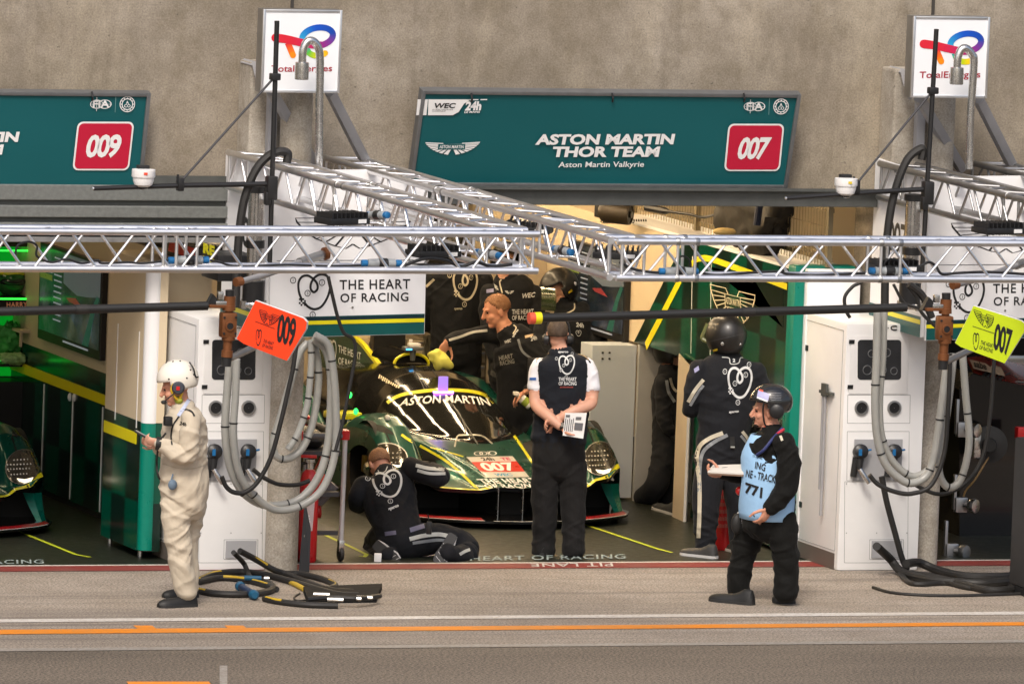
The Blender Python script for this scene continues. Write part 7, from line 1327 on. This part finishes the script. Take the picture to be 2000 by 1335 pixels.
# ---- person half hidden by the locker door
b = G(1300, 985); B = Body(b)
B.chain([(1308, 722, .1, .09, .1), (1310, 740, .1, .13, .13), (1306, 780, .1, .145, .15), (1306, 830, .1, .13, .14), (1304, 870, .1, .125, .14)], K_SUIT); B.chain([(1300, 875, .06, .11), (1292, 915, .0, .1), (1280, 950, -.04, .092), (1258, 972, .1, .085)], K_SUIT); B.chain([(1314, 875, .14, .11), (1312, 915, .14, .095), (1308, 950, .12, .085), (1304, 975, .1, .08)], K_SUIT)
B.chain([(1298, 745, .0, .075), (1296, 790, -.02, .07), (1300, 825, -.06, .06), (1310, 842, -.06, .05)], K_SUIT); B.hand(B.px(1312, 844, -.06), RIGHT*.6+UP*-.6, NEAR, K_SHOE, 1, 1, .5); B.chain([(1308, 725, .1, .065), (1308, 705, .1, .06)], K_SKIN); B.head(B.px(1310, 690, .1), RIGHT*.9, K_SKIN)
B.build('person in dark suit half hidden behind the open locker door'); helmet(B, B.px(1310, 686, .1), RIGHT*.9, K_HELM, rad=(.12, .15, .14), cut=-.1)
B.tape('sleeve_stripe', [(1302, 742), (1306, 765), (1318, 785)], 6, K_STR2); B.tape('sleeve_stripe', [(1309, 738), (1314, 755), (1322, 765)], 5, K_CRM); B.shoe(G(1322, 1006), G(1278, 992), bt, .09, .05, 2)
# ------------------------------------------------------------------ mesh fence and goods over the right partition
f = thing('mesh_fence', 'zinc wire mesh fence above the green partition of the open garage', 'fence', (2.8, 2.5, 2.29)); XM = 2.8
mb = MB()
for y in np.arange(.5, 6.4, .062): mb.cyl((XM, y, 2.29), (XM, y, 3.18), .0032, 5, cap=False)
for z in np.arange(2.4, 3.2, .2): mb.cyl((XM, .5, z), (XM, 6.4, z), .0032, 5, cap=False)
mb.build('wire_panel', M_MESH, f)
for y in (.52, 2.0, 3.5, 5.0, 6.4): mb = MB(); mb.bb((XM-.02, y-.025, 2.29), (XM+.02, y+.025, 3.19)); mb.build('post', mat('zinc post', (.2, .165, .1), .5, .5), f, False)
for z in (2.33, 2.72): mb = MB(); mb.bb((XM+.005, .5, z), (XM+.03, 6.4, z+.035)); mb.build('rail', mat('zinc post', (.2, .165, .1), .5, .5), f, False)
def lump(nm, c, rad, m, lab, cat, amp=.18, fr=3.0, parent=None, seed=0):
    mb = MB(); mb.ell((0, 0, 0), rad, None, 40, 26); mb.v = [tuple(np.array(c)+np.array(v)*(1+amp*noise.noise(Vector(v)*fr/max(rad)+Vector((seed, 0, 0)))+amp*.5*noise.noise(Vector(v)*fr*2.7/max(rad)))) for v in mb.v]
    o = mb.build(nm, m, parent, True, 60); tag(o, lab, cat); return o
c = XP(1462, 480, 2.62); lump('tarpaulin', (2.66, c[1], 2.62), (.2, .62, .38), M_TARP, 'black tarpaulin bundle in front of the mesh fence above the winged badge', 'tarpaulin', .3)
lump('folder', W(1415, 452, 1.6), (.1, .02, .03), mat('cream folder', (.6, .45, .2), .5), 'cream folder lying on the black tarpaulin', 'folder', .1)
t = thing('fan_heater', 'black drum heater hanging beside the mesh fence', 'heater', W(1215, 418, 4.2)); p = W(1232, 419, 4.0); d = np.array([-.75, .6, .04]); mb = MB(); mb.lathe([(.07, 0), (.085, .0), (.09, .02), (.09, .2), (.08, .24), (.05, .27)], p, d, 24, False); mb.build('drum', mat('dark brown metal', (.03, .022, .014), .45, .3), t); mb = MB(); mb.lathe([(.07, .01), (.001, .012)], p, d, 20); mb.lathe([(.03, -.01), (.03, .012)], p, d, 12); mb.build('grille', M_BLACK, t); mb = MB(); mb.box(W(1178, 408, 4.3), (.06, .05, .07), None, .01); mb.build('bracket', M_BLACK, t)
mb = MB(); mb.tube([W(1175+i*.55, 432+3.5*math.sin(i*.75), 4.3)+np.array([0, .02*math.cos(i*.75), 0]) for i in range(160)], .005, 5); tag(mb.build('coiled_cable', M_BLACK, None), 'black coiled cable under the drum heater', 'cable')
mb = MB(); mb.tube(smoothpath([W(1262, 405, 3.6), W(1300, 412, 3.4), W(1345, 418, 3.2), W(1372, 424, 3.1), W(1395, 420, 3.0)], 6), [.03]*7+[.012]*18, 8); tag(mb.build('pressure_lance', M_BLACK, None), 'thin black lance hanging across the mesh fence', 'lance')
mb = MB(); mb.cyl(W(1484, 392, .9), W(1478, 440, .9), .03, 10); tag(mb.build('hanging_strap', mat('navy strap', (.01, .015, .04), .7), None), 'dark strap hanging below the lintel before the tarpaulin', 'strap')
def cup(px0, px1, pt, pb, y, lab, m=M_BEIGE):
    a, b = W(px0, pb, y), W(px1, pt, y); t = thing('wall_cabinet', lab, 'cabinet', ((a[0]+b[0])/2, y, a[2])); mb = MB(); mb.bb((a[0], y, a[2]), (b[0], y+.4, b[2]), .004); mb.build('body', m, t, False); mb = MB(); mb.bb((a[0]-.01, y-.02, b[2]+.001), (b[0]+.01, y+.42, b[2]+.03)); mb.build('top_board', M_PANEL, t, False); return t
cup(1030, 1298, 441, 560, 6.4, 'beige wall cabinet behind the mechanics under the drum heater', mat('beige cabinet front', (.5, .42, .31), .5)); cup(1310, 1342, 447, 500, 6.3, 'narrow beige wall cabinet left of the tarpaulin')
mb = MB(); mb.box(W(1262, 487, 6.3), (.06, .02, .05), None, .01); tag(mb.build('wall_socket', M_BLACK, None), 'black box fixed on the beige cabinet wall', 'socket')
# ------------------------------------------------------------------ back of the open garage
def drawers(px0, px1, pt, y, lab, n=6):
    a, b = W(px0, 800, y), W(px1, pt, y); t = thing('drawer_cabinet', lab, 'cabinet', ((a[0]+b[0])/2, y, 0)); mb = MB(); mb.bb((a[0], y, .0), (b[0], y+.5, b[2])); mb.build('carcass', mat('cabinet olive grey', (.2, .165, .11), .5), t, False); h = (b[2]-.1)/n
    for i in range(n):
        mb = MB(); mb.bb((a[0]+.02, y-.02, .1+h*i+.012), (b[0]-.02, y-.001, .1+h*(i+1)-.012), .004); dr_ = mb.build('drawer', mat('drawer beige', (.5, .42, .29), .45), t, False); mb = MB(); mb.bb((a[0]+.03, y-.035, .1+h*(i+1)-.035), (b[0]-.03, y-.021, .1+h*(i+1)-.02)); mb.build('handle', M_ALUD, dr_, False)
drawers(786, 832, 662, 7.6, 'beige drawer cabinet with dark gaps behind the car roof pod'); drawers(838, 900, 655, 7.9, 'wide beige drawer cabinet behind the yellow cloth', 7); drawers(918, 952, 655, 7.9, 'beige drawer cabinet behind the reaching mechanic', 7)
t = thing('tool_cupboard', 'beige cupboard with a round knob behind the fin of the car', 'cabinet', W(722, 700, 7.9)); a, b = W(700, 800, 7.9), W(742, 660, 7.9); mb = MB(); mb.bb((a[0], 7.9, 0), (b[0], 8.4, b[2])); mb.build('body', M_GOLD, t, False); mb = MB(); mb.ell(W(727, 671, 7.88), (.03, .02, .03)); mb.build('knob', M_DKSTEEL, t)
t = thing('tyre_warmer', 'tall black machine between the cupboards behind the car', 'machine', W(765, 760, 7.5)); a, b = W(746, 800, 7.5), W(778, 655, 7.5); mb = MB(); mb.bb((a[0], 7.5, 0), (b[0], 7.9, b[2]), .02); mb.build('body', M_BLACK, t); mb = MB(); mb.bb((a[0]-.1, 7.48, b[2]-.12), (b[0]+.06, 7.499, b[2]+.02), .005); mb.build('panel', M_CF, t, False)
t = thing('dust_sheet', 'striped grey cloth hanging beside the drawers', 'cloth', W(835, 720, 7.5)); mb = MB(); mb.rings([[W(825+i*3+3*math.sin(k*.8+i), 655+k*8, 7.5+.03*math.sin(i*2.0+k*.3)) for i in range(9)] for k in range(10)], False, False); mb.build('sheet', mat('striped sheet', (.16, .15, .11), .8), t)
# dark lower rear: grey bulkhead at the back of the car bay
mb = MB(); a = W(600, 700, 8.2); b = W(1160, 640, 8.2); mb.bb((a[0], 8.2, .0), (b[0], 8.3, .5)); tag(mb.build('rear_bench', M_CF, None, False), 'low dark bench along the back wall of the open garage', 'bench')
# ------------------------------------------------------------------ green lit locker in the left garage
YC = 5.25; a, b = W(-70, 712, YC), W(63, 482, YC); t = thing('driver_locker', 'driver locker lit green with a helmet, in the left garage', 'locker', ((a[0]+b[0])/2, YC, 0)); gg = mat('green glow back panel', (.01, .2, .02), .6, emit=.16, ecol=(.0, 1, .05)); gl = mat('green light strip', (.1, 1, .15), .4, var=0, emit=1.6, ecol=(.03, 1, .06))  # back panel glows by itself, strip light put into its material
mb = MB(); mb.bb((a[0], YC+.35, 0), (b[0], YC+.4, b[2]+.2)); mb.bb((a[0], YC, b[2]), (b[0], YC+.349, b[2]+.2)); mb.bb((a[0], YC, 0), (b[0], YC+.349, .85)); mb.build('carcass', M_BLACK, t, False)
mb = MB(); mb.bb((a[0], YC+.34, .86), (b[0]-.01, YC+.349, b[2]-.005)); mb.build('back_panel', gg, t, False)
for py, nm in ((582, 's'), (713, 's')): q = W(30, py, YC); mb = MB(); mb.bb((a[0], YC-.01, q[2]-.012), (b[0]-.012, YC+.339, q[2]+.012)); mb.build('shelf', M_BLACK, t, False)
for py in (489, 583, 703): q = W(30, py, YC); mb = MB(); mb.bb((a[0], YC-.022, q[2]-.006), (b[0]-.014, YC-.011, q[2]+.006)); mb.build('light_strip', gl, t, False)
qa, qb = W(0, 612, YC), W(62, 585, YC); mb = MB(); mb.bb((a[0], YC-.03, qa[2]), (b[0]-.015, YC-.011, qb[2])); mb.build('name_plate', M_BLACK, t, False); Pc = lambda x, y: W(x, y, YC-.032); artq('lettering', text2d('HARRY', .01, 1.1), [(13, 599.5), (53, 599), (13, 590)], Pc, mat('bronze letters', (.5, .2, .1), .5, emit=.25), t, .001); artq('red_corner', np.array([(0, 0), (1, 0), (1, 1), (.3, 1)]) is None or (np.array([(0, 0), (1, 0), (1, 1), (.4, 1)]), [(0, 1, 2, 3)]), [(48, 604), (62, 604), (48, 592)], Pc, M_CRIM, t, .0005)
def rhelm(p, lab, m):
    t = thing('race_helmet', lab, 'helmet', p); mb = MB(); mb.ell(p, (.13, .15, .14)); mb.build('shell', m, t); mb = MB(); mb.ell(p+np.array([0, -.05, -.005]), (.125, .115, .045)); mb.build('visor', M_GLASSD, t); mb = MB(); mb.lathe([(.132, .05), (.136, .065), (.132, .08)], p, n=24, cap=False); mb.build('yellow_band', C_YEL, t)
gh_ = mat('dark green helmet', (.02, .12, .03), .2, coat=.6); p = W(32, 550, YC); rhelm(np.array([p[0], YC+.15, p[2]]), 'dark helmet with yellow bands on the upper shelf of the green lit locker', gh_)
p = W(28, 665, YC); lump('race_gloves', np.array([p[0], YC+.14, p[2]]), (.13, .1, .13), mat('striped gloves', (.05, .3, .06), .5, var=.6, vs=14), 'bundle of racing gear on the lower shelf of the green lit locker', 'racing gear', .35, 4)
lump('race_boots', np.array([p[0]+.02, YC-.0, W(28, 700, YC)[2]]), (.15, .08, .05), mat('pale shoes', (.3, .5, .2), .5, var=.5, vs=20), 'pale racing shoes at the front of the lower green lit shelf', 'shoes', .3, 4)
p = W(45, 643, YC); mb = MB(); mb.bb((p[0]-.08, YC-.15, p[2]-.012), (p[0]+.1, YC+.05, p[2]+.01)); mb.bb((p[0]-.06, YC-.12, p[2]-.13), (p[0]-.04, YC-.1, p[2]-.012)); tag(mb.build('side_table', M_BEIGE, None, False), 'small beige side table at the green lit locker', 'table')
_gl = bpy.data.lights.new('green_strip', 'POINT'); _gl.energy = .1; _gl.color = (.03, 1, .06); _gl.shadow_soft_size = .08; _go = bpy.data.objects.new('green_strip', _gl); _go.location = ((a[0]+b[0])/2+.2, YC+.12, W(30, 520, YC)[2]+.12); COL.objects.link(_go); attach(_go, t)
# goods on top of the left partition
def goods(px0, px1, pt, pb, X, lab, fn):
    p, q = XP(px0, pb, X), XP(px1, pt, X); t = thing('gear_box', lab, 'box', (X, p[1], 2.29), 'boxes on top of the left partition'); y0, y1 = q[1], p[1]; z1 = 2.29+(pb-pt)/250; mb = MB(); mb.bb((X, y0, 2.29), (X+.3, y1, z1), .01); mb.build('body', M_BLACK, t); fn(t, X-.003, y0, y1, 2.29, z1)
    return t
def redp(t, X, y0, y1, z0, z1): mb = MB(); mb.add([(X, y0+.1*(y1-y0), z0+.3*(z1-z0)), (X, y1-.15*(y1-y0), z0+.3*(z1-z0)), (X, y1-.2*(y1-y0), z1-.02), (X, y0+.1*(y1-y0), z1-.02)], [(0, 1, 2, 3)]); mb.build('red_panel', mat('bright red panel', (.6, .02, .02), .4), t, False)
def yelp(t, X, y0, y1, z0, z1):
    for k, s in enumerate(('RE', 'RE')): art('lettering', text2d(s, .06), (X, y1-.1*(y1-y0), z0+.08+.1*(1-k)), (0, -.7*(y1-y0), 0), (0, 0, .08), C_YEL, t, .001)
goods(232, 300, 455, 492, XL+.02, 'black box with a red panel on top of the left partition, farther one', redp); goods(318, 390, 452, 490, XL-.1, 'black box with a red panel on top of the left partition, nearer one', redp); goods(394, 428, 450, 500, XL-.3, 'black box with yellow letters behind the fuel cabinet top', yelp)
# ------------------------------------------------------------------ right garage: red car nose, dark body, wheel dollies
t = thing('red_racing_car', 'red and black racing car in the dark garage at the right edge', 'racing car', (4.6, 2.2, 0)); Y = 1.7; P = lambda x, y, d=0: W(x, y, Y+d)
mb = MB(); mb.prism([P(1874, 1085), P(1874, 760), P(1900, 728), P(1950, 742), P(2080, 755), P(2080, 1085)], (0, 1.6, 0)); mb.build('body', C_BLK, t, False)
rd = paint('red car paint', (.42, .035, .02)); mb = MB(); R_ = [[P(1886, 698, .6), P(1920, 694, .8), P(1975, 700, 1.0), P(2080, 712, 1.2)], [P(1893, 712, .25), P(1935, 718, .3), P(1985, 738, .3), P(2080, 748, .4)], [P(1900, 727, 0), P(1945, 741, -.05), P(1990, 750, -.05), P(2080, 757, 0)]]; mb.rings(R_, False, False); mb.build('red_nose_panel', rd, t)
fq = PLN(P(1893, 712, .25), np.cross(P(1985, 738, .3)-P(1893, 712, .25), P(1886, 698, .6)-P(1893, 712, .25))); artq('sticker', rect(0, 0, 1, 1), [(1900, 724), (1962, 739), (1892, 706)], fq, mat('beige sticker', (.55, .42, .3), .5), t, .02); artq('lettering', text2d('sabe', .02), [(1901, 722), (1926, 728), (1898, 708)], fq, M_TXK, t, .026)
mb = MB()
for i in range(5): a_, b_ = fq(1920+i*8, 734+i*1.5), fq(1936+i*9, 714+i*3.5); mb.tube([a_-HD*.03, b_-HD*.03], .012, 6)
mb.build('louvre', M_BLACK, t); c = P(1932, 868, -.25); mb = MB(); mb.lathe([(.05, -.06), (.15, -.05), (.15, .0), (.06, .01), (.05, .07), (.001, .07)], c, (-.3, -1, 0), 28); hb_ = mb.build('brake_disc', mat('brake steel', (.035, .035, .035), .4, .5), t); mb = MB(); mb.box(c-HR*.11, (.03, .05, .11), None, .015); mb.box(c-HR*.11+UP*.02-HD*.04, (.02, .02, .06), None, .01); mb.build('caliper', M_STEEL, hb_); mb = MB(); mb.tube(smoothpath([c+UP*-.1, P(1905, 935, -.25), P(1885, 960, -.2), P(1880, 985, -.2)], 5), .008, 6); mb.build('brake_line', mat('tan brake line', (.25, .15, .06), .5), t)
mb = MB(); mb.box(P(1985, 705, .9), (.16, .02, .05), None, .02); mb.build('headlight_glass', mat('lamp glass', (.4, .4, .38), .1, .5), t); mb = MB(); mb.box(P(1990, 860, -.3), (.01, .01, .09)); mb.box(P(1996, 845, -.3), (.05, .04, .05), None, .01); mb.build('red_fitting', M_RED, t)
for i, (x, y, w) in enumerate(((1880, 838, 0), (1876, 985, 0), (1858, 1075, 0))):
    t = thing('dolly_castor', ('steel dolly castor inside the clear hose loop at the right column', 'steel dolly castor below the hose loop at the right column', 'steel dolly castor near the floor behind the right column')[i], 'castor', W(x, y, .5)); p = W(x, y, .5); mb = MB(); mb.box(p, (.05, .03, .06), None, .008); mb.box(p-HR*.05+UP*.1, (.012, .02, .14), None, .004); mb.build('bracket', M_ALUD, t); q_ = p+HR*.1-HD*.05; mb = MB(); mb.cyl(p, q_, .02, 10); mb.lathe([(.02, -.03), (.055, -.025), (.06, 0), (.055, .025), (.02, .03)], q_, -HD*.6+HR*.8, 20); mb.build('wheel', M_STEEL if i < 2 else M_ALUD, t)
mb = MB(); a, b = W(1840, 1096, 2.6), W(2080, 640, 2.6); mb.bb((a[0], 3.35, 0), (b[0]+3, 3.4, 2.0)); tag(mb.build('shade_backdrop', mat('black shade sheet', (.008, .008, .008), .8), None, False), 'black sheet added behind the red racing car as the garage shade', 'partition')  # added black sheet standing in for the shade of the right garage

t = thing('reflection_backdrop', 'black backdrop added on the back wall to darken the car roof reflections', 'backdrop', (.2, 8.2, 1.3)); mb = MB(); mb.bb((-1.7, 8.15, 1.3), (2.3, 8.55, 2.4)); mb.build('cover', mat('black backdrop cover', (.008, .008, .008), .8), t, False)  # added backdrop, put in to darken what the car roof reflects
for z in (1.28, 1.65, 2.03, 2.4): mb = MB(); mb.bb((-1.72, 8.1, z), (2.32, 8.149, z+.03)); mb.build('backdrop_strip', mat('dim steel', (.06, .055, .05), .5, .4), t, False)
